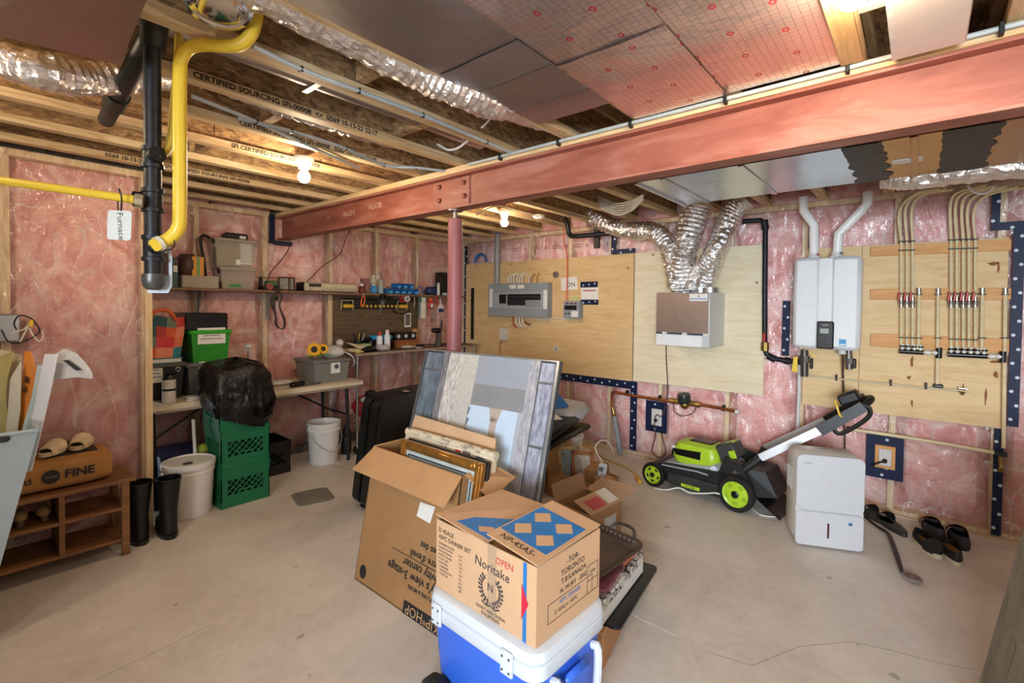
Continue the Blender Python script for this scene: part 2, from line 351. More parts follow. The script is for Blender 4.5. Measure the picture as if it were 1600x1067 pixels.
# ================================================================ SETTING
YB, XL, XN = 4.36, -4.6, -3.8          # back wall, left wall, near-left partition (film planes)
ZJ, ZS = 2.298, 2.548                  # underside of joists, underside of subfloor
fl = build('floor', MB().bb(-4.8, 2.4, -2.7, 4.6, -0.12, 0.0), MFLOOR, kind='structure')
MCRACK = M('#8a7d70', 0.9)
def floor_line(pts, wd, m, nm):
    b = MB(); P = [U(px, py, z=0) for px, py in pts]
    for p, q in zip(P, P[1:]):
        n = Vector((-(q - p).y, (q - p).x, 0)).normalized() * wd / 2
        b.hexa([p - n + V(0, 0, -.003), q - n + V(0, 0, -.003), q + n + V(0, 0, -.003), p + n + V(0, 0, -.003)], [p - n + V(0, 0, .0007), q - n + V(0, 0, .0007), q + n + V(0, 0, .0007), p + n + V(0, 0, .0007)])
    return build(nm, b, m, fl)
floor_line([(1110, 1020), (1175, 1040), (1250, 1010), (1330, 1003), (1400, 1018), (1460, 1034), (1530, 1048)], 0.0016, MCRACK, 'hairline_crack')
floor_line([(985, 959), (1020, 975), (1058, 994)], 0.006, M('#dcd8d0', 0.9), 'chalk_line')
floor_line([(520, 727), (552, 736)], 0.006, MCRACK, 'control_joint')
floor_line([(150, 1062), (260, 1010), (330, 975)], 0.0012, MCRACK, 'hairline_crack')
def stud_wall(name, along, plane, lo, hi, studs, inward, zt=ZJ, film_=True):
    """framed wall: concrete backing, studs, plates, glass wool batts and a plastic film; along = 'x' or 'y'"""
    dx = 0.09
    def P(a, off, z): return V(a, plane + inward * off, z) if along == 'x' else V(plane + inward * off, a, z)
    def bx(b, a0, a1, o0, o1, z0, z1):
        p, q = P(a0, o0, z0), P(a1, o1, z1); return b.bb(p.x, q.x, p.y, q.y, p.z, q.z)
    root = build(name, bx(MB(), lo, hi, -0.22, -0.105, 0, ZS), concrete_rough('#9a968e'), kind='structure')
    for s in studs: build('stud', bx(MB(), s - .019, s + .019, -0.1, -.011, .038, zt - .038), MSTUD, root)
    build('bottom_plate', bx(MB(), lo, hi, -0.1, -.011, 0, .038), MSTUD, root)
    build('top_plate', bx(MB(), lo, hi, -0.1, -.004, zt - .038, zt), MSTUD, root)
    ed = [lo] + sorted(studs) + [hi]
    for a, b in zip(ed, ed[1:]):
        a += .019; b -= .019
        if b - a < .06: continue
        mb = MB(); sd = random.random() * 50
        def fn(u, v):
            z = .04 + v * (zt - .08); e = min(1, 7 * min(u, 1 - u)) ** .5 * min(1, 14 * min(v, 1 - v)) ** .5
            o = -.085 + .072 * e + .012 * e * noise.noise(V(u * 1.5 + sd, v * 9, sd))
            return P(a + (b - a) * u, min(o, -.010), z)
        mb.grid(fn, 8, 30); build('insulation_batt', mb, MI, root, recalc=False)
    if film_:
        sd = random.random() * 40; n = max(4, int((hi - lo) * 16)); mb = MB()
        def ff(u, v):
            a = lo + (hi - lo) * u; k = noise.noise(V(a * 2.6 + v * 1.5 + sd, v * 3.2, sd)); k2 = noise.noise(V(a * 7 - v * 5, v * 8 + a * 3, sd + 9))
            return P(a, -.004 + .007 * k + .005 * abs(k2), .002 + v * (zt - .004))
        mb.grid(ff, n, 40); build('vapour_barrier', mb, MFILM, root, recalc=False)
    return root
BS = [-4.55, -3.99, -3.45, -2.9, -2.4, -1.86, -1.256, -.70, -.13, .39, .95, 1.5, 2.1]
wall_back = stud_wall('wall_back', 'x', YB, -4.7, 2.3, BS, -1)
wall_left = stud_wall('wall_left', 'y', XL, .84, YB + .01, [.9, 1.35, 1.90, 2.549, 3.097, 3.658, 4.25], 1)
wall_near = stud_wall('wall_left_near', 'y', XN, .10, .845, [.205, .826], 1, zt=2.294)
build('edge_stud', MB().bb(XN - .035, XN + .006, .822, .86, .0, 2.294), MSTUD, wall_near)
build('concrete_curb', MB().bb(XL - .02, XL + .016, .86, YB, 0, .07), concrete_rough('#7c7a76'), wall_left)
build('bottom_strip', MB().bb(-4.5, 2.2, YB - .02, YB - .008, 0, .014), M('#c8a78f', .7), wall_back)
MDRY = M('#c9ced3', 0.75, var=.03); MMUD = M('#e6e6e4', .8, var=.03); MTAN = M('#b8a692', .8)
wd = build('wall_left_drywall', MB().bb(XN - .12, XN, -2.7, .10, 0, ZS), MDRY, kind='structure')
build('joint_band', MB().bb(XN - .001, XN + .003, -.62, -.52, 0, 1.75), MTAN, wd); build('joint_compound', MB().bb(XN - .001, XN + .002, -2.7, .1, 1.70, 1.83), MMUD, wd)
build('joint_band', MB().bb(XN - .001, XN + .003, -1.42, -1.30, 0, 2.3), MTAN, wd); build('stacked_panel', MB().bb(XN + .0, XN + .02, -.20, .06, 0, 2.1), M('#efe9e2', .6), wd)
build('wall_return', MB().bb(-4.7, XN - .12, .60, .70, 0, ZS), MDRY, kind='structure')
wf = MB()
wf.bb(-3.92, WIN[0], -2.62, -2.5, 0, ZS); wf.bb(WIN[1], 2.4, -2.62, -2.5, 0, ZS); wf.bb(WIN[0], WIN[1], -2.62, -2.5, 0, WIN[2]); wf.bb(WIN[0], WIN[1], -2.62, -2.5, WIN[3], ZS)
build('wall_front', wf, MDRY, kind='structure')
wr = build('wall_right', MB().bb(2.2, 2.4, -2.5, 4.4, 0, ZS), MDRY, kind='structure')
wn = MB(); x0, x1, z0, z1 = WIN
for a in ((x0, x0 + .05, z0, z1), (x1 - .05, x1, z0, z1), (x0, x1, z0, z0 + .05), (x0, x1, z1 - .05, z1), ((x0 + x1) / 2 - .025, (x0 + x1) / 2 + .025, z0, z1)): wn.bb(a[0], a[1], -2.6, -2.53, a[2], a[3])
build('window_1', wn, MWHITE, kind='structure')
# ---------------------------------------------------------------- ceiling: subfloor and joists
ceil = build('ceiling', MB().bb(-4.8, 2.4, -2.7, 4.6, ZS, ZS + .03), MOSB, kind='structure')
JX = [.20 - .386 * k for k in range(-4, 13)]
PRINT = {6: (0.60, 'CERTIFIED SOURCING SFI-00008  <>  0569 10-13-22 22:17'), 7: (0.9, 'CERTIFIED SOURCING SFI-00008   0569 10-13-22 22:30'), 8: (1.0, 'SFI CERTIFIED SOURCING SFI-00008'), 10: (.6, '0569 10-13-22 22:30  SFI CERTIFIED SOURCING SFI-00008')}
FARPRINT = {4: (2.4, 'CERTIFIED SOURCING SFI-00008'), 6: (2.5, '22:17 0569 10-13-22')}
for k, x in enumerate(JX):
    j = build('floor_joist', MB().bb(x - .005, x + .005, -2.6, 4.42, ZJ + .036, ZS - .036), MOSB, ceil)
    build('bottom_flange', MB().bb(x - .031, x + .031, -2.6, 4.44, ZJ, ZJ + .038, .002), MJ, j)
    build('top_flange', MB().bb(x - .031, x + .031, -2.6, 4.44, ZS - .038, ZS - .001), MJ, j)
    kk = k - 4
    for D, sz in ((PRINT, .032), (FARPRINT, .03)):
        if kk in D:
            y, s = D[kk]; build('lettering', MB().text(s, sz, frame((x + .0318, y, ZJ + .018), (0, 1, 0), (0, 0, 1)), align='LEFT', bold=.028), MINK, j, recalc=False)
for a, b in zip(JX, JX[1:]):            # blocks of glass wool between the joist ends, above the plates
    if a < 1.2:
        mb = MB().bb(b + .012, a - .012, YB - .02, YB + .06, ZJ + .002, ZS - .002); build('rim_batt', mb, MI, ceil)
for y in (1.2, 1.7, 2.7, 3.3, 3.9): build('rim_batt', MB().bb(XL - .06, XL - .005, y - .24, y + .24, ZJ + .002, ZS - .002), MI, ceil)
for x, y in ((-2.27, 1.0), (-1.52, 1.05), (-2.66, 1.35), (-3.04, .95), (-1.9, 1.5)):      # solid blocking seen between joists
    build('blocking', MB().bb(x - .16, x + .16, y - .02, y + .02, ZJ + .03, ZS - .03), MOSB, ceil)
# ---------------------------------------------------------------- steel beam and post
YF, ZB0, ZB1 = 2.0, 2.055, 2.26
beam = thing('steel_beam', 'long red oxide steel I-beam spanning under the joists with a timber nailer on top', 'beam', (-1.2, 2.05, ZB0))
b = MB(); prof = [(2.0, ZB0), (2.1, ZB0), (2.1, ZB0 + .01), (2.055, ZB0 + .012), (2.055, ZB1 - .012), (2.1, ZB1 - .01), (2.1, ZB1), (2.0, ZB1), (2.0, ZB1 - .01), (2.045, ZB1 - .012), (2.045, ZB0 + .012), (2.0, ZB0 + .01)]
b.add([V(x, y, z) for x in (XL + .01, 2.19) for y, z in prof], [list(range(12)), list(range(12, 24))] + [[i, (i + 1) % 12, 12 + (i + 1) % 12, 12 + i] for i in range(12)])
build('beam_section', b, MPRIMER, beam, smooth=False)
build('nailer', MB().bb(XL + .01, 2.19, 1.985, 2.115, ZB1, ZJ - .001, .002), wood('#e2c599', '#c9a26d', sc=(1.6, 24, 24), name='nailer_pine'), beam)
xs0, xs1 = U(678, 300, y=2.04).x, U(734, 300, y=2.04).x
pl = build('splice_plate', MB().bb(xs0, xs1, 2.034, 2.0455, ZB0 + .014, ZB1 - .014, .002), MPRIMER, beam)
for px, py in ((687, 293), (687, 314), (725, 285), (726, 306)):
    p = U(px, py, y=2.034); build('bolt', MB().lathe([(.019, 0), (.019, .003), (.015, .003), (.014, .013), (.006, .015)], p, (0, -1, 0), 6), M('#7d4a40', .5, metal=.4), pl)
MCH = M('#d9b9a4', .9, var=0)
for px, py, s in ((586, 321, 'BLYTH'), (545, 333, 'LOT44'), (513, 340, '6-4')):
    p = U(px, py, y=2.044); build('lettering', MB().text(s, .055 if s != '6-4' else .035, frame(p, (-1, 0, 0), (0, 0, -1))), MCH, beam, recalc=False)
build('tape_collar', MB().bb(XL - .0, XL + .03, 1.965, 2.135, ZB0 - .05, ZB0 - .012, .004), MTAPE, beam); build('tape_collar', MB().bb(XL - .0, XL + .025, 1.93, 1.975, ZB0 - .04, ZB1 + .03, .004), MTAPE, beam)
post = thing('steel_post', 'round red steel adjustable post holding up the beam behind the tall glazed panel', 'post', (-2.215, 2.05, 0))
build('tube', MB().lathe([(.045, .012), (.045, 1.99), (.047, 1.99), (.047, 1.998), (.04, 2.0)], (-2.215, 2.05, 0), seg=24), M('#95585a', .5, var=.16, scale=6), post)
build('base_plate', MB().bb(-2.29, -2.14, 1.985, 2.115, 0, .012, .002), MPRIMER, post)
build('jack_screw', MB().lathe([(.013, 1.99), (.013, 2.047), (.05, 2.047), (.05, 2.0545)], (-2.215, 2.05, 0), seg=12), M('#8f8580', .4, metal=.8), post)
# cable run along the nailer with black clips
cab = thing('nailer_cable', 'pale grey cable clipped along the edge of the timber nailer above the red beam', 'cable', (-.6, 1.97, 2.27))
build('sheath', MB().tube([(-2.02, 1.974, 2.285), (-1.2, 1.974, 2.284), (-.2, 1.974, 2.283), (1.2, 1.974, 2.283)], .0085, 8, sub=4), M('#b4b8b3', .4), cab)
for px, py in ((782, 243), (873, 213), (986, 185), (1134, 144), (1325, 98), (1565, 40)):
    x = U(px, py, y=1.972).x; build('clip', MB().bb(x - .006, x + .006, 1.957, 1.986, 2.262, 2.297, .002), MBLACK, cab)
# ---------------------------------------------------------------- foil panning sheets, ducts above
MDULL = sheet_metal('#b4b0b0', .36, .14); MDULL2 = sheet_metal('#b9b1ad', .33, .1)
def pan(name, label, x0, x1, y0, y1, z, m, sag=.006, nu=10, nv=16):
    mb = MB(); sd = random.random() * 30
    def fn(u, v): return V(x0 + (x1 - x0) * u, y0 + (y1 - y0) * v, z - sag * abs(noise.noise(V(u * 2 + sd, v * 3, sd))) * min(1, 6 * min(u, 1 - u)))
    def fb(u, v): return fn(u, v) + V(0, 0, .0015)
    mb.grid(fn, nu, nv); mb.grid(lambda u, v: fb(1 - u, v), nu, nv)
    r = build(name, mb, m, None, label, 'duct sheet', 'foil sheets under the joists', recalc=False)
    return r
pan('panning_sheet', 'dull silver printed foil sheet at the far left of the panned joist bays', -1.335, -.965, -.9, 1.19, ZJ - .004, MDULL2)
p2 = pan('panning_sheet', 'plain dull grey sheet closing the bay where the silver flexible duct bulges out', -1.335, -.968, 1.15, 1.74, ZJ - .008, MDULL)
build('seam', MB().bb(-1.33, -.97, 1.33, 1.336, ZJ - .012, ZJ - .008), MSTEEL, p2); build('seam', MB().bb(-1.33, -.97, 1.56, 1.564, ZJ - .012, ZJ - .008), MSTEEL, p2)
pan('foil_panel', 'grid printed foil panel beside the plain grey sheet and away from the beam', -.968, -.585, -.9, 1.40, ZJ - .004, MGRID)
pan('foil_panel', 'short grid printed foil panel reaching the beam, overlapped edge taped', -.968, -.585, 1.36, 1.955, ZJ - .009, MGRID)
pan('foil_panel', 'grid printed foil panel next to the bare joist near the white board', -.583, -.19, -.9, 1.955, ZJ - .004, MGRID)
MLUMB = wood('#dbb684', '#c0935c', sc=(24, 2, 24), name='strap_pine')
build('nailing_strip', MB().bb(-.222, -.158, -.9, 1.96, ZJ - .012, ZJ - .001, .002), MLUMB, None, 'bare pine strip running beside the grid printed foil towards the beam', 'wood strip')
wb = thing('white_board_box', 'white boxed board set between joists at the top right near the ceiling bulb', 'board', (0, 1.6, ZJ))
p, q = U(1376, 14, z=2.25), U(1382, 84, z=2.25)
build('board', MB().bb(-.075, .085, .6, 1.93, 2.25, 2.285, .003), M('#efdfd2', .5, var=.03), wb); build('side_flange', MB().bb(-.085, -.072, .6, 1.93, 2.25, 2.40), M('#efe4da', .5), wb)
build('end_strip', MB().bb(-.155, -.086, 1.70, 1.73, 2.33, 2.345), MWHITE, wb); build('end_strip', MB().bb(.086, .15, 1.52, 1.55, 2.33, 2.345), MWHITE, wb)
build('vent_pipe', MB().cyl((.12, .9, 2.43), (.12, 1.99, 2.43), .05, 16), MGALV, None, 'short galvanised pipe showing in the dark joist bay right of the white board', 'pipe')
# trunk duct behind the beam
tr = thing('supply_duct', 'large rectangular sheet metal duct hung behind the red beam with black sealed joints', 'duct', (0, 2.6, 2.1))
XS = [-1.12, -.235, -.135, .065, .185, 1.9]
mats = [sheet_metal('#c3c8cd', .22, .1), None, sheet_metal('#c29c72', .35, .08), None, sheet_metal('#b3906c', .35, .08)]
for i in (0, 2, 4): build('duct_section', MB().bb(XS[i], XS[i + 1], 2.28, 2.95, 2.10, ZJ - .003), mats[i], tr)
for i in (1, 3):
    mb = MB(); sd = i * 7
    def fn(u, v): return V(XS[i] - .02 * noise.noise(V(v * 9, sd, 0)) - .015 + (XS[i + 1] - XS[i] + .03 + .04 * noise.noise(V(v * 8, sd + 3, 0))) * u, 2.275 + v * .68, 2.0975 - .004 * abs(noise.noise(V(u * 8, v * 30, sd))))
    mb.grid(fn, 6, 30); mb.bb(XS[i] - .002, XS[i + 1] + .002, 2.279, 2.951, 2.099, ZJ - .004); build('sealed_joint', mb, M('#2c2a2b', .55, var=.4, scale=22, bump=.5), tr)
for x in (-.98, -.62, -.03, .36): build('drive_cleat', MB().bb(x - .012, x + .012, 2.279, 2.952, 2.094, 2.1, .002), mats[0] if x < -.2 else mats[2], tr)
p = U(1420, 250, z=2.1); lb = build('paper_label', MB().bb(p.x - .055, p.x + .045, p.y - .035, p.y + .035, 2.0965, 2.0985), MPAPER, tr)
build('drive_edge', MB().bb(-1.125, -1.11, 2.275, 2.955, 2.09, 2.12), MGALV, tr)
def flex(name, label, pts, r, m=MFOIL, rings=True, group=None, cat='duct', amp=.12, sub=12, seg=34):
    """crumpled foil flexible duct following the points"""
    mb = MB(); mb.tube(pts, r, seg, sub=sub); sd = random.random() * 60
    base = MB().tube(pts, 1e-5, seg, sub=sub)
    for i, (v, c) in enumerate(zip(mb.v, base.v)):
        k = 1 + amp * .55 * noise.noise(v * 48 + V(0, 0, sd)) + amp * .8 * noise.noise(v * 22 + V(sd, 0, 0)) + amp * .9 * noise.noise(v * 9 + V(0, sd, 0)) + (.04 * (1 if (i // seg) % 2 else -1) if rings else 0)
        mb.v[i] = c + (v - c) * k
    return build(name, mb, m, None, label, cat, group, ang=60, smooth=amp < .05)
GHD = 'foil flexible ducts rising from the ventilator'
flex('flexible_duct', 'crumpled foil duct running sideways from a joist bay, then bending down to the ventilator', [U(915, 330, y=4.12), U(945, 349, y=4.12), U(985, 360, y=4.1), U(1022, 362, y=4.05), U(1044, 385, y=4.0), U(1052, 418, y=4.02), U(1056, 448, y=4.08)], .078, group=GHD, sub=14)
flex('flexible_duct', 'fat crumpled foil duct dropping steeply from behind the sheet metal duct', [U(1092, 300, y=4.02), U(1086, 330, y=4.02), U(1074, 375, y=4.0), U(1066, 410, y=4.02), U(1062, 448, y=4.12)], .105, group=GHD, sub=14)
flex('flexible_duct', 'foil duct slanting down from the right to the back of the ventilator', [U(1166, 312, y=4.12), U(1146, 330, y=4.1), U(1126, 372, y=4.08), U(1108, 415, y=4.1), U(1098, 448, y=4.2)], .085, group=GHD, sub=14)
flex('flexible_duct', 'narrow foil duct tucked between the two slanting ducts on the ventilator', [U(1150, 338, y=4.2), U(1128, 375, y=4.0), U(1104, 410, y=3.98), U(1086, 430, y=4.02), U(1080, 449, y=4.06)], .06, group=GHD, sub=14)
flex('insulated_duct', 'silver wrapped flexible duct lying along the back of the sheet metal trunk', [(-.16, 3.06, 2.15), (-.02, 3.06, 2.13), (.3, 3.06, 2.125), (.8, 3.06, 2.12), (1.6, 3.06, 2.12)], .07, sub=14)
flex('flexible_duct', 'silver flexible duct bulging out of the joist bay beside the plain grey sheet', [(-1.50, .55, 2.40), (-1.45, 1.05, 2.36), (-1.40, 1.25, 2.32), (-1.385, 1.45, 2.325), (-1.40, 1.75, 2.38), (-1.42, 2.0, 2.42)], .075, sub=14)
flex('flexible_duct', 'ribbed silver duct peeping out above the printed joist flange', [(-2.27, .6, 2.44), (-2.22, 1.0, 2.385), (-2.19, 1.35, 2.375), (-2.22, 1.7, 2.40), (-2.27, 2.0, 2.45)], .07, sub=14)
build('galvanised_pipe', MB().tube([(-1.87, .1, 2.385), (-1.87, 1.92, 2.385)], .055, 18), MDULL2, None, 'straight dull galvanised pipe lying in the joist bay above the printed joist', 'pipe')
build('pipe_strap', MB().bb(-1.935, -1.805, .94, .965, 2.326, 2.332), MGALV, None, 'metal hanger strap crossing under the straight galvanised pipe', 'strap')
flex('flexible_duct', 'coiled silver ribbed duct hanging at the very top beside the yellow gas tube', [EYE + ray(338, -120) * 1.5, EYE + ray(340, -60) * 1.45, EYE + ray(341, -20) * 1.41, EYE + ray(341, 6) * 1.385, EYE + ray(341, 16) * 1.38], [.105, .105, .1, .085, .05], M('#dcd8d3', .12, metal=1.0, var=.08), sub=7, amp=.03)
# big trunk at the top left
tl = thing('return_duct', 'wide dull sheet metal duct across the top left corner of the ceiling', 'duct', (-2.4, .1, 2.2))
q = [U(-60, 42, z=2.18), U(187, 102, z=2.18), U(232, -6, z=2.18), U(150, -60, z=2.18)]
build('duct_section', MB().hexa(q, [p + V(0, 0, .11) for p in q]), sheet_metal('#a58a84', .4, .1), tl)
flex('flexible_duct', 'silver ribbed duct emerging under the wide sheet metal duct at the upper left', [U(10, 95, z=2.24), U(70, 112, z=2.22), U(140, 122, z=2.26), U(215, 118, z=2.33), U(270, 115, z=2.4)], .058, sub=10)
def tubething(name, label, cat, pts, r, m, sub=6, seg=10, group=None, parent=None): return build(name, MB().tube(pts, r, seg, sub=sub), m, parent, label, cat, group)
tubething('drain_pipe', 'black plastic drain pipe slanting down behind the gas pipe at the upper left', 'pipe', [U(246, 35, z=2.36), U(232, 62, z=2.33), U(205, 112, z=2.28), U(180, 160, z=2.255), U(166, 188, z=2.25)], .03, MBLACK, sub=4, seg=14)
build('pipe_hub', MB().cyl(U(186, 148, z=2.262), U(177, 165, z=2.254), .038, 16), MBLACK, None, 'black pipe hub at the low end of the slanting drain pipe', 'pipe fitting')

# ================================================================ BACK WALL
YP = 4.335                              # face of the plywood sheets
def rw(x0, y0, x1, y1, y=YP):
    a, b, c, d = U(x0, y0, y=y), U(x1, y1, y=y), U(x0, y1, y=y), U(x1, y0, y=y)
    return (a.x + c.x) / 2, (b.x + d.x) / 2, (b.z + c.z) / 2, (a.z + d.z) / 2     # x0 x1 z0 z1
def onwall(x, z, y=YP): return frame((x, y - .0012, z), (1, 0, 0), (0, 0, 1))
def sheet(label, rect, m, y=YP, nm='plywood_sheet'):
    x0, x1, z0, z1 = rect; return build(nm, MB().bb(x0, x1, y, y + .012, z0, z1, .0015), m, None, label, 'plywood')
ra = (-4.47, rw(985, 398, 989, 590)[1], .735, 1.985)
sa = sheet('tan plywood sheet carrying the grey breaker panel', ra, MPLYA)
rb = rw(992, 389, 1195, 606); sheet('pale knotty plywood sheet behind the silver ventilator', (ra[1] + .012, rb[1], rb[2] - .0, rb[3]), MPLYB)
rc = rw(1256, 382, 1344, 628); rd = rw(1344, 378, 1572, 656)
sheet('narrow pale plywood strip behind the white water heater', (rc[0], rd[0] - .002, rd[2], rd[3]), MPLYC); sc_ = sheet('honey plywood sheet stained with drips behind the red handled valves', (rd[0], rd[1], rd[2], rd[3]), MPLYC)
mst = M('#8a4f22', .7, var=.2)
for px, py, w_, h_ in ((1425, 565, .016, .09), (1420, 590, .022, .03), (1555, 565, .05, .02), (1556, 585, .02, .05), (1540, 620, .012, .10), (1552, 412, .05, .02), (1560, 418, .012, .06), (1425, 630, .012, .05), (1505, 605, .01, .05), (1465, 575, .014, .12)):
    p = U(px, py, y=YP); build('drip_stain', MB().prism([(.5 * w_ * math.cos(t) * (1 + .3 * math.sin(3 * t + px)), .5 * h_ * math.sin(t) * (1 + .25 * math.cos(2 * t + py))) for t in [k * math.pi / 7 for k in range(14)]], .0008, onwall(p.x, p.z, YP + .0008)), mst, sc_)
def tape(label, rects, y=YP + .012, pitch=.085, cat='tape'):
    r = None
    for i, (a, b, c, d) in enumerate(rects):
        s = build('sheathing_tape' if r is None else 'tape_strip', MB().bb(a, b, y - .002, y, c, d), MTAPE, r, label if r is None else None, cat if r is None else None)
        mb = MB(); vert = (d - c) > (b - a); L = (d - c) if vert else (b - a); n = max(1, int(L / pitch))
        for k in range(n):
            t = (k + .5) / n; off = .012 * (1 if k % 2 else -1)
            px, pz = ((a + b) / 2 + off, c + L * t) if vert else (a + L * t, (c + d) / 2 + off)
            mb.lathe([(.010, 0), (.010, .0008)], (px, y - .002, pz), (0, -1, 0), 12)
        build('printed_roundel', mb, MTAPEDOT, s, kind='stuff')
        if r is None: r = s
    return r
yt = YB - .022
tape('dark blue sheathing tape running up the room corner beside the red post', [(-4.50, -4.455, .05, 2.22)], yt)
r1 = rw(866, 571, 992, 590, yt); v1 = rw(984, 590, 993, 708, yt)
tape('dark blue tape framing the bare pink wall under the breaker panel sheet', [(r1[0] - .3, v1[1] + .012, .658, .734), (v1[0] + .003, v1[1] + .012, .06, .658)], yt)
a = rw(955, 366, 963, 397, yt); b_ = rw(955, 389, 993, 398, yt); tape('small L of dark blue tape at the top of the plywood joint', [(a[0], a[1], a[2], a[3]), (a[1], b_[1], a[2], a[2] + .045)], yt)
c1 = rw(1578, 358, 1597, 667, yt); c0 = rw(1549, 300, 1563, 368, yt); tape('long dark blue tape strip stepping down right of the valve board', [(c1[0] + .002, c1[1], c1[2], c1[3]), (c0[0], c0[1], c1[3] + .0, c0[3]), (c0[1], c1[0] + .05, c1[3] - .0, c1[3] + .05)], yt)
c2 = rw(1551, 656, 1567, 833, yt); tape('dark blue tape strip reaching the floor at the right end of the wall', [(c2[0], c2[1], .03, c2[3])], yt)
a = rw(1222, 470, 1240, 556, yt); tape('dark blue tape strip half hidden behind the water heater', [(a[0], a[0] + .055, a[2], a[3])], yt)
pm = MB()                               # red print on the film above the breaker panel
for px in range(805, 945, 32):
    for dy in (-2.0, 1.6):
        p = U(px, 390 - (px - 805) * .065 + dy, y=YB - .018); pm.bb(p.x - .05, p.x + .05, p.y - .001, p.y, p.z - .003, p.z + .003)
    p = U(px + 16, 390 - (px - 789) * .065, y=YB - .018); pm.bb(p.x - .004, p.x + .004, p.y - .001, p.y, p.z - .016, p.z + .016)
build('printed_marks', pm, M('#8c3a34', .7), wall_back, kind='stuff')
# ---- breaker panel
x0, x1, z0, z1 = rw(764, 443, 856, 494, 4.25)
bp = thing('breaker_panel', 'wide grey electrical breaker panel on the tan plywood', 'breaker panel', ((x0 + x1) / 2, 4.29, z0))
MPAN = M('#8f959b', .4, var=.03); build('box', MB().bb(x0, x1, 4.25, YP - .001, z0, z1, .004), MPAN, bp)
fx0, fx1, fz0, fz1 = rw(770, 456, 848, 483, 4.246)
cv = build('cover', MB().bb(x0 - .004, x1 + .004, 4.242, 4.252, z0 - .004, z1 + .004, .003), MPAN, bp); build('door', MB().bb(fx0, fx1, 4.236, 4.243, fz0, fz1, .003), M('#9ba1a7', .4, var=.03), cv)
MB2 = M('#151516', .35)
nb = 11
for row, (ya, yb, cols) in enumerate(((459.5, 468.5, nb), (468.8, 476.8, 6))):
    e0, e1, g0, g1 = rw(793.5, ya, 845, yb, 4.236); st = (e1 - e0) / nb
    for k in range(cols):
        br = build('breaker', MB().bb(e0 + st * k + .001, e0 + st * (k + 1) - .001, 4.222, 4.237, g0, g1, .0015), MB2, bp)
        build('toggle', MB().bb(e0 + st * (k + .35), e0 + st * (k + .65), 4.214, 4.223, (g0 + g1) / 2 - .01, (g0 + g1) / 2 + .01, .001), M('#3a3a3c', .4), br)
e = rw(821, 470, 845, 480, 4.236)
for k in range(9): build('filler_plate', MB().bb(e[0] + (e[1] - e[0]) * k / 9 + .001, e[0] + (e[1] - e[0]) * (k + 1) / 9 - .002, 4.233, 4.238, e[2], e[3], .001), MGREY, bp)
e = rw(779, 460, 791, 474, 4.236); build('main_breaker', MB().bb(e[0] + .02, e[1], 4.216, 4.237, e[2], e[3], .003), MB2, bp); build('main_label', MB().bb(e[0], e[0] + .018, 4.233, 4.237, e[2], e[3]), MPAPER, bp)
for r_ in ((849, 453, 855, 483), (765, 451, 770, 480), (796, 445, 806, 451), (809, 445, 819, 451)):
    e = rw(*r_, 4.242); build('paper_label', MB().bb(e[0], e[1], 4.2395, 4.2425, e[2], e[3]), MPAPER, bp)
p = U(776, 445, y=4.28); q = U(776, 376, y=4.28)
build('service_conduit', MB().tube([(p.x, 4.285, p.z), (p.x, 4.285, q.z), (p.x - .0, 4.30, q.z + .12)], .032, 16, sub=3), M('#8d9196', .4, var=.05), None, 'thick grey conduit rising from the breaker panel to the joists', 'conduit')
wires = thing('panel_cables', 'bundle of white cables looping out above and below the breaker panel', 'cable', ((x0 + x1) / 2, 4.30, z1))
for k, px in enumerate((795, 799, 803, 808, 812, 816, 827, 831, 838)):
    a = U(px, 442, y=4.29); t = U(px + 3, 429 - (k % 3), y=4.31); build('cable', MB().tube([a, (a.x, 4.285, (a.z + t.z) / 2), t, (t.x + .01, YP + .004, t.z - .01)], .008, 6, sub=4), MCABLE if k < 7 else M('#c98f4a', .5), wires)
for k, px in enumerate((802, 807, 812, 817)):
    a = U(px, 494, y=4.29); t = U(px + 3, 510, y=4.31); build('cable', MB().tube([a, (a.x, 4.28, (a.z + t.z) / 2), t, (t.x + .012, YP + .004, t.z + .004)], .009, 6, sub=4), MCABLE if k else M('#c0622f', .5), wires)
build('ground_wire', MB().tube([U(820, 503, y=4.3), U(826, 507, y=4.3), U(829, 505, y=4.32)], .009, 6, sub=4), M('#7a3a22', .5), wires)
build('link_cable', MB().tube([U(822, 495, y=4.31), U(845, 499, y=4.32), U(870, 497, y=4.32), U(890, 499, y=4.31), U(896, 494, y=4.30)], .006, 6, sub=5), MCABLE, wires)
# transfer panel
x0, x1, z0, z1 = rw(880, 470, 905, 497, 4.26)
tp = thing('transfer_panel', 'small grey panel with a black readout right of the breaker panel', 'electrical panel', ((x0 + x1) / 2, 4.3, z0))
build('box', MB().bb(x0, x1, 4.26, YP - .001, z0, z1, .004), MPAN, tp)
e = rw(882.5, 477, 901, 484, 4.26); build('readout', MB().bb(e[0], e[1], 4.252, 4.261, e[2], e[3], .002), MB2, tp); e = rw(893, 486, 903, 495, 4.26); build('paper_label', MB().bb(e[0], e[1], 4.2585, 4.261, e[2], e[3]), MPAPER, tp)
for k in range(6):
    px = 884 + 3.2 * k; p = U(px, 474, y=4.26); build('knob', MB().lathe([(.008, 0), (.008, .012), (.006, .014)], (p.x, 4.26, p.z), (0, -1, 0), 10), MB2 if k % 2 else M('#b9646c', .5), tp)
for px in (884.5, 889): p = U(px, 490, y=4.26); build('dial', MB().lathe([(.010, 0), (.010, .004), (.007, .004), (.007, .001)], (p.x, 4.26, p.z), (0, -1, 0), 12), MB2, tp)
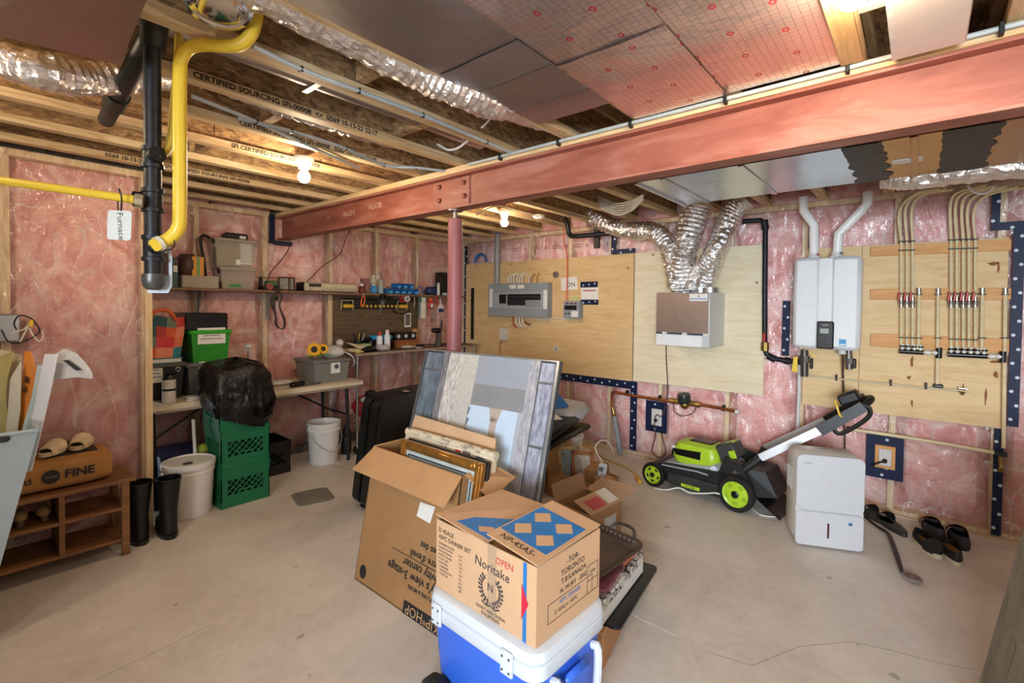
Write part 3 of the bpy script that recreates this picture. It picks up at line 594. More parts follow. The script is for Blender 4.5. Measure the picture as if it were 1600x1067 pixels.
tubething('red_cable', 'thin bright red cable hanging from the joists into the small grey panel', 'cable', [U(881, 345, y=4.30), U(881, 375, y=4.30), U(886, 400, y=4.31), U(886, 440, y=4.31), U(885, 471, y=4.29)], .006, M('#e05a45', .4), 5, 6)
kp = U(869, 429, y=YP); build('round_cap', MB().lathe([(.036, 0), (.036, .012), (.030, .016), (.006, .016)], (kp.x, YP - .0005, kp.z), (0, -1, 0), 20), M('#6e5d52', .6, var=.15), None, 'round brown cap on the plywood above the small grey panel', 'cap')
def paper(label, r, y=YP - .0005, m=None, cat='paper', rot=0, nm='paper_note'):
    x0, x1, z0, z1 = rw(*r, y); T = frame(((x0 + x1) / 2, y, (z0 + z1) / 2), (math.cos(rot), 0, math.sin(rot)), (-math.sin(rot), 0, math.cos(rot)))
    hw, hh = (x1 - x0) / 2, (z1 - z0) / 2
    return build(nm, MB().prism([(-hw, -hh), (hw, -hh), (hw, hh), (-hw, hh)], .0015, T), m or MPAPER, None, label, cat), T
o, T = paper('white handwritten note crossed by the thin red cable', (877, 433, 902, 453), rot=R(4))
build('lettering', MB().text('ON', .07, T @ Matrix.Translation((.02, -.015, .0018))), MINK, o, recalc=False)
o, T = paper('white printed sheet stuck to the plywood with dark blue tape', (908, 448, 935, 470))
for y in (YP - .0025,):
    for r_ in ((907, 440, 934, 449), (907, 468, 935, 476)):
        e = rw(*r_, y); s_ = build('tape_strip', MB().bb(e[0], e[1], y - .0008, y + .0005, e[2], e[3]), MTAPE, o)
        for k in range(3): build('printed_roundel', MB().lathe([(.009, 0), (.009, .0006)], (e[0] + (e[1] - e[0]) * (k + .5) / 3, y - .0008, (e[2] + e[3]) / 2 + .008 * (k - 1)), (0, -1, 0), 10), MTAPEDOT, s_)
e = rw(911, 453, 931, 455, YP); build('printed_line', MB().bb(e[0], e[1], YP - .0032, YP - .002, e[2], e[3]), M('#c06a62', .7), o)
paper('small green sticky tag above the small grey panel', (895, 464, 903, 467), m=M('#a9cf7e', .6), cat='tag', nm='sticky_tag')
e = rw(736.5, 450, 741, 530); build('black_bar', MB().bb(e[0], e[1], YP - .012, YP - .001, e[2], e[3], .003), MBLACK, None, 'slim black bar fixed upright on the plywood left of the breaker panel', 'bar')
e = rw(781, 514, 791, 531, YP - .04); jb = build('junction_box', MB().bb(e[0], e[1], YP - .04, YP - .001, e[2], e[3], .003), MWHITE, None, 'small white junction box below the breaker panel', 'electrical box')
build('cover_plate', MB().bb(e[0] - .003, e[1] + .003, YP - .044, YP - .04, e[2] - .004, e[3] + .004, .002), MWHITE, jb)
tubething('junction_cable', 'pale cable looping from the white junction box up towards the breaker panel', 'cable', [U(786, 515, y=4.30), U(787, 510, y=4.30), U(794, 509, y=4.31), U(800, 506, y=4.31)], .006, M('#d9c6a0', .5), 4, 6)
tubething('drop_cable', 'brown cable dropping from the white junction box', 'cable', [U(783, 531, y=4.31), U(781, 545, y=4.32), U(782, 560, y=4.325)], .007, M('#a67a4a', .5), 4, 6)
e = rw(866, 540, 873, 549); wp = build('wall_plate', MB().bb(e[0], e[1], YP - .008, YP - .0005, e[2], e[3], .003), MWHITE, None, 'tiny white outlet plate low on the tan plywood', 'outlet'); build('socket', MB().bb((e[0] + e[1]) / 2 - .005, (e[0] + e[1]) / 2 + .005, YP - .0095, YP - .007, e[2] + .012, e[3] - .012), MDGREY, wp)
cb = MB(); c0 = U(750, 410, y=4.30)
for k in range(5): cb.tube([(c0.x + (.085 + .006 * k) * math.cos(t), 4.315 - .008 * (k % 3), c0.z + .004 + (.085 + .006 * k) * math.sin(t)) for t in [math.pi * i / 12 for i in range(13)]], .006, 6)
build('blue_cable_coil', cb, M('#2f6dad', .5), None, 'coil of blue cable sitting above the left end of the tan plywood', 'cable')
# ---- ventilator
xr, zc = U(1132, 500, y=YP).x, 0
d_ = ray(1109, 500); yv = xr * d_.y / d_.x; yv = min(max(yv, 3.95), 4.2)
xl = U(1025, 500, y=yv).x; zt, zb = U(1066, 457, y=yv).z, U(1066, 541, y=yv).z
hv = thing('air_ventilator', 'boxy silver heat recovery ventilator mounted on the pale plywood under foil ducts', 'ventilator', ((xl + xr) / 2, (yv + YP) / 2, zb))
build('cabinet', MB().bb(xl, xr, yv + .006, YP - .001, zb, zt, .004), M('#ccd0d3', .35, metal=.25, var=.03), hv)
build('front_panel', MB().bb(xl + .002, xr - .012, yv, yv + .008, zb + .105, zt - .002, .002), sheet_metal('#a5958c', .38, .06), hv)
build('lower_panel', MB().bb(xl + .004, xr - .06, yv - .004, yv + .008, zb + .0, zb + .095, .003), M('#dfe1e2', .35, var=.03), hv)
dk = build('control_strip', MB().bb(xl + .002, xr - .03, yv - .002, yv + .008, zb + .096, zb + .112, .001), M('#3d4450', .4), hv)
for k in range(3): build('latch', MB().bb(xl + .06 + .17 * k, xl + .10 + .17 * k, yv - .008, yv, zb + .094, zb + .114, .002), MWHITE, hv)
lb = build('maker_label', MB().bb(xr - .165, xr - .02, yv - .0022, yv, zt - .07, zt - .012), MPAPER, hv); build('label_band', MB().bb(xr - .16, xr - .025, yv - .0030, yv - .002, zt - .056, zt - .048), M('#5f8ab5', .5), lb); build('label_mark', MB().lathe([(.006, 0), (.006, .001)], (xr - .09, yv - .002, zt - .03), (0, -1, 0), 10), MNAVY, lb)
for px in (1058, 1066, 1092, 1112):
    p = U(px, 448, y=4.12); build('duct_collar', MB().lathe([(.07, zt - .004), (.07, zt + .045), (.066, zt + .045)], (min(max(p.x, xl + .07), xr - .07), 4.16, 0), seg=20), MGALV, hv)
e = rw(1022, 496, 1026, 517, YP - .03); build('side_switch', MB().bb(xl - .05, xl - .006, YP - .03, YP - .0005, e[2], e[3], .004), M('#6f7377', .5), None, 'little grey switch on the plywood left of the ventilator', 'switch')
tubething('ventilator_cord', 'thin dark power cord hanging from the ventilator down to the outlet', 'cord', [U(1041, 538, y=4.30), U(1041, 560, y=4.31), U(1043, 600, y=4.32), U(1041, 630, y=4.31), U(1034, 650, y=4.30), U(1026, 648, y=4.29), U(1023, 654, y=4.31)], .005, M('#4b3330', .5), 5, 6)
# ---- outlets framed with tape
def outlet(label, r, plate, wood_frame=False, taperect=None):
    t = tape(label + ', framed in dark blue tape', [rw(*r, yt)], yt, .05, 'outlet'); t.name = 'taped_outlet'
    x0, x1, z0, z1 = rw(*plate, yt - .01); d = .01
    if wood_frame: build('timber_frame', MB().bb(x0 - .022, x1 + .022, yt - .022, yt - .002, z0 - .022, z1 + .022, .002), MLUM, t); d = .028
    pl_ = build('wall_plate', MB().bb(x0, x1, yt - d - .006, yt - .002, z0, z1, .004), MWHITE, t)
    for k in (.3, .7):
        z = z0 + (z1 - z0) * k; build('socket', MB().bb((x0 + x1) / 2 - .014, (x0 + x1) / 2 + .014, yt - d - .008, yt - d - .005, z - .016, z + .016, .005), M('#d6d2cb', .4), pl_)
    build('plug', MB().box(((x0 + x1) / 2, yt - d - .022, z0 + (z1 - z0) * .34), (.028, .034, .028), None, .007), MBLACK, t)
    return (x0 + x1) / 2, yt - d - .03, z0 + (z1 - z0) * .34
ox, oy, oz = outlet('white double outlet with a black plug near the mower', (1009, 627, 1042, 675), (1018, 639, 1034, 665))
tubething('outlet_cord', 'dark cord looping down from the taped outlet near the mower', 'cord', [(ox, oy, oz), (ox + .0, oy - .03, oz - .06), U(1024, 680, y=4.26), U(1019, 705, y=4.26), U(1030, 715, y=4.25), U(1040, 706, y=4.26), U(1035, 685, y=4.28), U(1033, 676, y=4.32)], .005, M('#3c2422', .5), 6, 6)
ox2, oy2, oz2 = outlet('timber framed white outlet with black plug near the dehumidifier', (1353, 681, 1412, 748), (1373, 701, 1393, 727), True)
tubething('plug_cord', 'short dark cord from the timber framed outlet plug', 'cord', [(ox2, oy2, oz2), (ox2 - .03, oy2 - .03, oz2 - .01), (ox2 - .055, oy2 - .02, oz2 - .03), (ox2 - .07, oy2, oz2 - .05)], .006, MBLACK, 5, 6)
# ---- water line with meter
mt = thing('water_meter', 'brass water meter with a dark round head in the copper pipe on the pink wall', 'meter', U(1070, 628, y=4.28))
P = lambda px, py, y=4.285: U(px, py, y=y)
tubething('copper_pipe', 'copper water pipe running across the pink wall left of the meter', 'pipe', [P(957, 640), P(956, 622), P(958, 613), P(966, 614), P(1000, 620), P(1048, 627)], .0135, MCOPPER, 4, 10)
tubething('copper_pipe', 'short copper pipe run right of the water meter', 'pipe', [P(1092, 632), P(1120, 637), P(1149, 643)], .0135, MCOPPER, 3, 10)
p = P(1070, 630); build('body', MB().cyl(P(1052, 627), P(1090, 632), .024, 14).ball(p + V(0, 0, -.012), .042, 14, 10), MBRASS, mt)
hd = build('meter_head', MB().lathe([(.052, 0), (.056, .01), (.056, .06), (.05, .078), (.02, .085)], p + V(0, -.01, .01), (0, -.2, 1), 20), M('#27302c', .25), mt); build('meter_window', MB().box(p + V(-.004, -.066, .05), (.035, .006, .025), None, .003), M('#c9d3cc', .2), hd)
for a, b in (((1047, 626), (1053, 627)), ((1088, 632), (1094, 633))): build('union_nut', MB().cyl(P(*a), P(*b), .026, 8), MBRASS, mt)
tubething('bonding_wire', 'thin wire looped under the water meter', 'wire', [P(1052, 630), P(1054, 644), P(1066, 650), P(1082, 646), P(1088, 636)], .0035, M('#5c3a2f', .5), 5, 6)
for px, py in ((980, 616), (1031, 624), (1131, 640)): p = P(px, py, 4.30); build('pipe_clip', MB().box(p + V(0, .0, .014), (.016, .055, .05), None, .004), MBLACK, None, 'black clip holding the copper pipe near x' and {980: 'black clip holding the copper pipe by the blue tape', 1031: 'black clip holding the copper pipe above the taped outlet', 1131: 'black clip at the capped right end of the copper pipe'}[px], 'clip')
p = P(1152, 643); build('end_plug', MB().cyl(P(1149, 643), P(1155, 644), .018, 12), MWHITE, None, 'white plug closing the right end of the copper pipe', 'pipe fitting')
tubething('brass_stop_valve', 'brass stop valve below the elbow of the copper pipe', 'valve', [P(957, 636), P(959, 646), P(960, 651)], [.016, .022, .019], MBRASS, 3, 10)
tubething('grey_hose', 'grey insulated hose dropping from the stop valve to the floor', 'hose', [P(960, 650), P(964, 675), P(967, 695, 4.27), U(968, 707, z=.02)], .024, M('#8f979f', .5), 5, 12)
# ---- gas pipe, heater
gp = thing('gas_pipe', 'black iron gas pipe coming down the wall left of the water heater', 'pipe', U(1195, 450, y=4.29))
G = lambda px, py, y=4.285: U(px, py, y=y)
build('riser', MB().tube([G(1160, 346, 4.25), G(1188, 344, 4.25), G(1194.5, 347), G(1196, 356), G(1195, 450), G(1195, 515)], .02, 12), MIRON, gp)
build('lower_run', MB().tube([G(1195, 515), G(1195, 545), G(1198, 553), G(1206, 559), G(1228, 564), G(1252, 566)], .02, 12), MIRON, gp)
vb = build('shutoff_valve', MB().cyl(G(1195, 535), G(1195, 548), .03, 8), MBRASS, gp); build('red_handle', MB().box(G(1194, 527, 4.25), (.02, .02, .075), None, .006), MRED, vb)
for a, b in (((1194, 344), (1196, 358)), ((1200, 556), (1212, 562)), ((1226, 563), (1234, 565))): build('coupling', MB().cyl(G(*a), G(*b), .028, 12), MIRON, gp)
yh = 4.06
x0, x1 = U(1239, 470, y=yh).x, U(1345, 470, y=yh).x; z1, z0 = U(1290, 401, y=yh).z, U(1290, 546, y=yh).z
wh = thing('water_heater', 'white wall hung tankless water heater with a black keypad', 'water heater', ((x0 + x1) / 2, 4.2, z0))
MWH = M('#dcdfe1', .28, var=.02)
build('back_case', MB().bb(x0 + .01, x1 - .008, yh + .06, YP - .02, z0 + .02, z1 - .004, .01), MWH, wh)
s1 = x0 + (x1 - x0) * .42; s2 = x0 + (x1 - x0) * .56
build('front_cover', MB().bb(x0, s1, yh, yh + .09, z0, z1, .025), MWH, wh); build('front_cover', MB().bb(s2, x1, yh, yh + .09, z0, z1, .025), MWH, wh); build('centre_channel', MB().bb(s1 - .02, s2 + .02, yh + .014, yh + .088, z0 + .004, z1 - .004, .01), MWH, wh)
k0, k1, kz0, kz1 = rw(1276, 502, 1303, 545, yh); kp_ = build('keypad', MB().bb(k0, k1, yh - .01, yh + .02, kz0, kz1, .008), MB2, wh)
e = rw(1281, 513, 1295, 521, yh - .01); build('display', MB().bb(e[0], e[1], yh - .0125, yh - .009, e[2], e[3], .001), M('#9aa79f', .2), kp_)
for i in range(2):
    for j in range(3): p = U(1285 + 9 * i, 526 + 5 * j, y=yh - .01); build('key', MB().box(p, (.018, .006, .009), None, .002), M('#4c4d50', .4), kp_)
p = U(1289, 508, y=yh - .0105); build('lettering', MB().text('NAVIEN', .011, onwall(p.x, p.z, yh - .0095)), MPAPER, kp_, recalc=False)
e = rw(1311, 530, 1322, 541, yh); st_ = build('energy_sticker', MB().bb(e[0], e[1], yh - .001, yh + .002, e[2], e[3]), M('#2d8dc4', .4), wh); build('sticker_band', MB().bb(e[0] + .004, e[1] - .004, yh - .0018, yh, e[2] + .006, e[2] + .016), MPAPER, st_)
def vent(label, pts): return tubething('vent_pipe', label, 'pipe', pts, .031, M('#ecebe8', .35, var=.02), 0, 16)
vent('white vent pipe on the left of the water heater, with a short jog', [U(1272, 401, y=4.2), U(1272, 352, y=4.2), U(1256, 330, y=4.2), U(1255, 308, y=4.2)])
vent('white vent pipe slanting right from the top of the water heater', [U(1308, 401, y=4.2), U(1310, 366, y=4.2), U(1345, 330, y=4.2), U(1355, 318, y=4.2), U(1356, 300, y=4.2)])
for px, py in ((1272, 394), (1308, 392)): p = U(px, py, y=4.2); build('vent_collar', MB().lathe([(.045, 0), (.045, .02), (.037, .024), (.037, .045)], (p.x, 4.2, z1 - .003), seg=18), MWHITE, wh); build('collar_screw', MB().box((p.x + .03, 4.17, z1 + .03), (.014, .02, .012), None, .003), MRED if px == 1272 else MDGREY, wh)
vb = thing('heater_valves', 'cluster of dark isolation valves hanging under the left of the water heater', 'valve', U(1256, 560, y=4.2))
Gh = lambda px, py, y=4.2: U(px, py, y=y)
build('valve_body', MB().cyl(Gh(1257, 547), Gh(1257, 588), .026, 12).cyl(Gh(1257, 556), Gh(1257, 566), .036, 8).cyl(Gh(1266, 562), Gh(1257, 564), .02, 10), M('#5c5852', .4, metal=.7, var=.2), vb); build('black_handle', MB().box(Gh(1268, 568, 4.17), (.02, .02, .08), None, .006), MBLACK, vb); build('yellow_tag', MB().plate([Gh(1263, 549, 4.16), Gh(1281, 560, 4.16), Gh(1270, 556, 4.16)], .002), MYEL, vb); build('yellow_tag', MB().plate([Gh(1240, 558, 4.17), Gh(1246, 557, 4.17), Gh(1246, 582, 4.17), Gh(1237, 580, 4.17)], .002), MYEL, vb)
v2 = thing('heater_outlet_valve', 'dark valve with black lever under the right of the water heater', 'valve', U(1325, 560, y=4.2))
build('valve_body', MB().cyl(Gh(1326, 547), Gh(1327, 577), .022, 12).cyl(Gh(1327, 560), Gh(1327, 568), .032, 8), M('#77706a', .4, metal=.7, var=.2), v2); build('black_lever', MB().box(Gh(1335, 568, 4.18), (.022, .02, .07), None, .006), MBLACK, v2)
build('outlet_spigot', MB().cyl(Gh(1316, 546), Gh(1316, 553), .028, 12), MWHITE, wh)
tubething('thin_drop_pipe', 'thin dark pipe dropping under the water heater to the mower handle', 'pipe', [G(1317, 552, 4.22), G(1317, 580, 4.29), G(1318, 615, 4.3), G(1319, 640, 4.3)], .008, M('#57423a', .4), 4, 8)
tubething('trailing_wire', 'dark cord trailing down the pink wall behind the dehumidifier', 'cord', [G(1318, 655, 4.31), G(1320, 680, 4.31), G(1320, 702, 4.31), G(1322, 730, 4.31)], .005, MBLACK, 4, 6)
tubething('plastic_drain', 'slim white plastic drain pipe rising up the pink wall behind the mower handle', 'pipe', [G(1249, 570, 4.31), G(1248, 620, 4.31), G(1246, 672, 4.31), G(1246, 730, 4.31)], .013, MWHITE, 0, 10)
# ---- valve board: straps, tubes, valves, manifolds
for r_, lab in (((1360, 380, 1580, 396), 'upper pine strap holding eight plastic tubes'), ((1360, 451, 1580, 468), 'middle pine strap behind the red valve handles'), ((1360, 525, 1577, 546), 'lower pine strap just above the black manifolds')):
    x0, x1, z0, z1 = rw(*r_, YP - .024); build('pine_strap', MB().bb(x0, x1, YP - .024, YP - .0005, z0, z1, .002), MLUM, None, lab, 'wood strip')
GT = 'tubes on the valve board'
ytb = YP - .040
tops = [(1404, 330, 1430, 303, 1468, 294), (1414, 325, 1436, 303, 1478, 295), (1424, 325, 1444, 304, 1488, 296), (1484, 320, 1498, 300, 1540, 290), (1492, 320, 1508, 301, 1555, 291), (1502, 322, 1518, 302, 1572, 292), (1511, 325, 1532, 303, 1590, 292), (1521, 330, 1545, 304, 1610, 292)]
xs_t = [(1408, 1407), (1417, 1416), (1426, 1425), (1486, 1485), (1495, 1494), (1505, 1504), (1514, 1513), (1524, 1523)]
ordn = ['first', 'second', 'third', 'fourth', 'fifth', 'sixth', 'seventh', 'eighth']
for k, ((xa, xb), t) in enumerate(zip(xs_t, tops)):
    tb = thing('supply_tube', f'{ordn[k]} red handled plastic supply tube from the left on the valve board', 'tube', U(xa, 465, y=ytb), group=GT)
    build('upper_tube', MB().tube([U(xa, 466, y=ytb), U(xa, 400, y=ytb), U(xa, 376, y=ytb), U(t[0] + 1, t[1], y=4.29), U(t[2], t[3], y=4.2), U(t[4], t[5], y=4.08)], .0085, 8, sub=4), MPEX, tb)
    build('lower_tube', MB().tube([U(xa, 478, y=ytb), U(xa, 542, y=ytb)], .0085, 8), MPEX, tb)
    vb_ = build('valve', MB().cyl(U(xa, 464, y=ytb), U(xa, 480, y=ytb), .013, 10).ball(U(xa, 473, y=ytb), .017, 10, 6), M('#a3a097', .25, metal=.9), tb)
    build('red_handle', MB().box(U(xa - 3, 463, y=ytb - .02), (.013, .014, .062), (0, R(6), 0), .004), MRED, vb_)
    for py in (377.5 - (xa - 1400) * .03, 391.5 - (xa - 1400) * .03, 459 , 527 + (xa - 1400) * .03):
        p = U(xa, py, y=ytb); build('tube_clip', MB().box(p + V(0, .004, 0), (.026, .03, .008), None, .002), MBLACK, tb)
for px, ya, yb, lab in ((1436, 455, 546, 'capped short tube right of the first three red valves'), (1466, 455, 603, 'single tube between the two red valve groups'), (1535, 455, 548, 'capped short tube right of the five red valves'), (1571, 455, 700, 'long single tube at the right edge of the valve board')):
    tb = thing('supply_tube', lab, 'tube', U(px, ya, y=ytb)); build('upper_tube', MB().tube([U(px, ya + 4, y=ytb), U(px - (yb - ya) * .012, yb, y=ytb)], .010, 8), MPEX, tb); build('end_cap', MB().cyl(U(px, ya - 5, y=ytb), U(px, ya + 5, y=ytb), .013, 10), MSTEEL, tb)
    for py in (460, 528): p = U(px, py, y=ytb); build('tube_clip', MB().box(p + V(0, .004, 0), (.036, .03, .008), None, .002), MBLACK, tb)
for (a, b, n, lab) in (((1405, 548.5), (1443, 550.5), 4, 'short black plastic manifold with four ports'), ((1481, 553.5), (1543, 556.5), 6, 'long black plastic manifold with six ports')):
    mf = thing('manifold', lab, 'manifold', U(*a, y=ytb)); A, Bq = U(*a, y=ytb), U(*b, y=ytb); build('bar', MB().cyl(A, Bq, .017, 12), MBLK, mf)
    for k in range(n): t = (k + .5) / n; c = A.lerp(Bq, t); build('port', MB().cyl(c, c + V(0, 0, .05), .012, 10), M('#cfcdc6', .4), mf); build('clamp_ring', MB().cyl(c + V(0, 0, .03), c + V(0, 0, .042), .0155, 10), MBLK, mf)
    e1 = U(b[0] + 24, b[1] + 1, y=ytb); build('feed_stub', MB().cyl(Bq, e1, .010, 8), MPEX, mf); build('end_fitting', MB().cyl(Bq + V(.008, 0, 0), Bq + V(.035, 0, 0), .016, 10).cyl(e1 - V(.03, 0, 0), e1, .016, 10), MWHITE, mf); build('tee', MB().cyl(e1 + V(0, 0, -.035), e1 + V(0, 0, .035), .017, 10), MBLK, mf)
tubething('thin_line', 'thin clear line crossing the stained plywood below the manifolds', 'tube', [P(1262, 587, ytb), P(1350, 596, ytb), P(1440, 605, ytb), P(1502, 610, ytb)], .0065, M('#cdbfa0', .3), 2, 8)
dv = thing('drain_valve', 'small metal drain valve at the right end of the thin clear line', 'valve', P(1505, 610, ytb)); build('body', MB().cyl(P(1498, 610, ytb), P(1509, 611, ytb), .011, 10).cyl(P(1504, 610, ytb), P(1504, 617, ytb), .009, 8), M('#8f7c5e', .3, metal=.8), dv); build('lever', MB().box(P(1505, 607, ytb - .012), (.045, .008, .01), None, .002), MSTEEL, dv)
for px, py in ((1307, 590), (1392, 598), (1447, 603)): p = P(px, py, ytb); build('line_clip', MB().box(p, (.012, .026, .045), None, .003), MBLACK, None, {1307: 'black clip on the thin clear line under the heater', 1392: 'black clip on the thin clear line under the short manifold', 1447: 'black clip on the thin clear line beside the tee'}[px], 'clip')
p = P(1466, 603, ytb); build('line_tee', MB().box(p, (.05, .03, .026), None, .006), MBLK, None, 'black tee joining the single tube to the thin clear line', 'pipe fitting')
tubething('pex_line', 'beige plastic water line sloping across the pink wall above the sandals', 'pipe', [P(1331, 671, 4.30), P(1400, 681, 4.30), P(1480, 694, 4.30), P(1558, 708, 4.30)], .0125, MPEX, 2, 10)
p = P(1328, 670, 4.30); build('line_elbow', MB().box(p, (.04, .03, .03), None, .006), MBLACK, None, 'black elbow at the left end of the beige water line', 'pipe fitting'); p = P(1563, 709, 4.30); build('line_tee', MB().box(p, (.06, .03, .035), None, .006), MBLACK, None, 'black tee at the right end of the beige water line', 'pipe fitting')
tubething('drain_cock', 'brass drain cock hanging under the tee at the right end of the beige water line', 'valve', [P(1563, 712, 4.30), P(1564, 728, 4.30), P(1564, 737, 4.28)], [.012, .011, .013], MBRASS, 2, 10)
tubething('white_cable', 'white cable looping above the valve board near the joists', 'cable', [U(1512, 290, y=4.1), U(1522, 300, y=4.1), U(1540, 302, y=4.1), U(1556, 290, y=4.1)], .008, MCABLE, 6, 8)
for k in range(6):
    tubething('white_cable', f'{["lowest", "second from below", "third from below", "fourth from below", "fifth from below", "highest"][k]} white cable bunched between joists left of the metal trunk', 'cable', [U(935, 322 - 3 * k, y=3.6), U(962, 335 - 3.4 * k, y=3.6), U(985, 330 - 3.2 * k, y=3.5), U(1005, 312 - 1.5 * k, y=3.35)], .006, MCABLE, 6, 6, group='white cables between the joists')
tubething('black_pipe_elbow', 'black plastic drain pipe with an elbow under the joists near the bulb', 'pipe', [U(882, 340, y=4.0), U(887, 352, y=4.0), U(890, 366, y=4.02), U(900, 369, y=4.10), U(955, 364, y=4.285)], .024, MBLACK, 4, 12)
build('pipe_hanger', MB().bb(U(929, 360, y=4.2).x - .03, U(929, 360, y=4.2).x + .03, 4.235, 4.262, U(929, 388, y=4.24).z, ZJ, .003), MBLACK, None, 'black strap holding up the black drain pipe near the plywood', 'strap')
tubething('hanging_cord', 'white cord dangling from the joists above the breaker panel', 'cord', [U(832, 365, y=4.3), U(834, 380, y=4.3), U(833, 395, y=4.31), U(838, 405, y=4.31)], .004, MCABLE, 5, 6)
tubething('loop_cable', 'grey cable slung along under the joists right of the red post', 'cable', [U(825, 318, z=2.292), U(870, 330, z=2.285), U(905, 338, z=2.285), U(930, 346, z=2.292)], .005, M('#8d7f70', .5), 5, 6)
# ================================================================ LAMPS, GAS LINES
MBULB = NT('lit_bulb').set(ecol=(1.0, 0.79, 0.54), estr=BULB_STRENGTH, col=(1, 1, 1)); MPORC = M('#e9e6df', .25, var=.02)
def bulb(label, p, zc=ZJ, side=(0, 0, 0)):
    t = thing('ceiling_bulb', label, 'light bulb', p, group='bare bulbs in porcelain holders')
    build('lampholder', MB().lathe([(.03, .045), (.033, .06), (.055, zc - p.z - .012), (.058, zc - p.z - .001)], p, seg=20), MPORC, t)
    build('bulb', MB().lathe([(.013, .05), (.014, .036), (.022, .026), (.031, .010), (.033, -.004), (.029, -.02), (.018, -.031), (.004, -.035)], p, seg=16), MBULB, t); return t
bulb('lit bare bulb under the joists near the two yellow gas tubes', U(475, 276, z=2.19)); bulb('lit bare bulb under the joists above the breaker panel', U(788, 348, z=2.19)); bulb('lit bare bulb at the top edge beside the white board', U(1332, -9, z=2.235), ZJ)
bulb('added unseen bare bulb behind the viewer over the middle of the floor', V(-.9, -1.3, 2.2)); bulb('added unseen bare bulb behind the viewer over the shoe bench side', V(-2.5, -.35, 2.2)); bulb('added unseen bare bulb behind the viewer towards the right wall', V(1.3, .9, 2.2))  # unseen bulbs, added to brighten the room
sd_ = U(842, 341, z=2.27); build('smoke_detector', MB().lathe([(.055, ZJ - .001), (.055, 2.282), (.045, 2.268), (.02, 2.262)], (sd_.x, sd_.y, 0), seg=20), MPORC, None, 'round white ceiling box cover beside the bulb above the breaker panel', 'ceiling fitting')
tubething('lamp_cable', 'white cable strung along the joists past the far bulb', 'cable', [U(745, 335, z=2.28), U(775, 322, z=2.29), U(812, 330, z=2.28), U(842, 338, z=2.28), U(880, 350, z=2.28)], .006, MCABLE, 6, 6)
for k, (pts, lab) in enumerate((([(395, 72), (470, 108), (560, 142), (660, 180), (760, 222), (830, 252)], 'grey cable stapled along the joist flange above the printed joist'), ([(372, 185), (455, 205), (540, 232), (600, 258), (650, 262), (700, 268)], 'grey cable stapled along the joist flange beside the near bulb'), ([(300, 150), (400, 190), (470, 222), (560, 262)], 'thin cable running along the joist left of the near bulb'))):
    cb_ = build('joist_cable', MB().tube([U(*q, z=2.288) for q in pts], .0085, 8, sub=4), M('#aab2b4', .45), None, lab, 'cable')
    for q in pts[1:-1]: build('staple', MB().box(U(*q, z=2.289), (.02, .012, .02), (0, 0, .5), .002), MBLACK, cb_)
tubething('white_cable', 'white cable hanging in a hoop behind the yellow gas tube', 'cable', [U(296, 95, y=.75), U(330, 78, y=.75), U(344, 95, y=.75), U(338, 125, y=.75), U(312, 137, y=.75), U(292, 128, y=.75)], .006, MCABLE, 6, 8)
tubething('white_cable', 'short white cable hanging below the joist near the foil panel', 'cable', [U(752, 200, z=2.3), U(764, 188, z=2.33), U(778, 168, z=2.36)], .005, MCABLE, 5, 6)
tubething('white_cable', 'white cable drooping under the galvanised pipe near the beam', 'cable', [U(683, 225, z=2.33), U(700, 234, z=2.31), U(716, 231, z=2.31), U(732, 219, z=2.33)], .006, MCABLE, 5, 6)
GY, GX = .42, -1.84
def gp_(px, py, dd=0.0): return EYE + ray(px, py) * (1.5 + dd)
ip = thing('gas_riser', 'vertical black iron gas pipe with tee fittings and a capped end at the upper left', 'pipe', gp_(238, 445))
build('riser', MB().cyl(V(GX, GY, gp_(240, 60).z), V(GX, GY, gp_(238, 440).z), .0235, 16), MIRON, ip)
for py, h in ((247, 26), (313, 30), (388, 34)):
    z = gp_(238, py).z; hh = h / 749 * 1.5 / 2; x = GX
    build('tee_fitting', MB().lathe([(.031, -hh - .006), (.031, -hh + .006), (.027, -hh + .008), (.027, hh - .008), (.031, hh - .006), (.031, hh + .006)], (x, GY, z), seg=16).cyl((x, GY, z), V(x, GY, z) + (V(.035, .005, .008) if py != 313 else V(-.02, -.045, 0)), .024, 14), MIRON, ip)
z = gp_(238, 443).z; build('end_cap', MB().lathe([(.006, -.02), (.02, -.018), (.029, -.006), (.031, .012), (.031, .03)], (GX, GY, z), seg=16), M('#5d5c5b', .4, metal=.7, var=.2), ip)
z = gp_(240, 45).z; build('top_elbow', MB().tube([gp_(239, 78), gp_(240, 50), gp_(243, 30), gp_(238, -15, .05)], [.034, .036, .036, .03], 14, sub=3), M('#17181b', .5), ip)
build('brass_union', MB().cyl(gp_(211, 312, -.05), gp_(224, 314, -.04), .020, 8), M('#b9ac8c', .35, metal=.6), ip)
gl = thing('gas_tube', 'thick yellow coated gas tube bending round and down to the lowest tee', 'gas tube', gp_(281, 250))
build('yellow_jacket', MB().tube([gp_(412, -40), gp_(402, 20), gp_(393, 52), gp_(375, 69), gp_(350, 72), gp_(320, 70), gp_(297, 74), gp_(284, 90), gp_(281, 115), gp_(281, 220), gp_(281, 330), gp_(279, 355), gp_(268, 370), gp_(254, 378), gp_(242, 383, -.03)], .0195, 14, sub=5), MYEL, gl)
build('white_collar', MB().cyl(gp_(252, 379, -.01), gp_(245, 382, -.02), .023, 14), M('#e3dccb', .5), gl)
build('gas_tube', MB().tube([gp_(281, -40, .06), gp_(280, 40, .06), gp_(277, 110, .06), gp_(270, 180, .06), gp_(267, 215, .05), gp_(260, 236, .03), gp_(247, 248, -.01)], .012, 12, sub=5), M('#d9ba4a', .4, var=.06), None, 'thin yellow gas tube passing behind the thick one to the upper tee', 'gas tube')
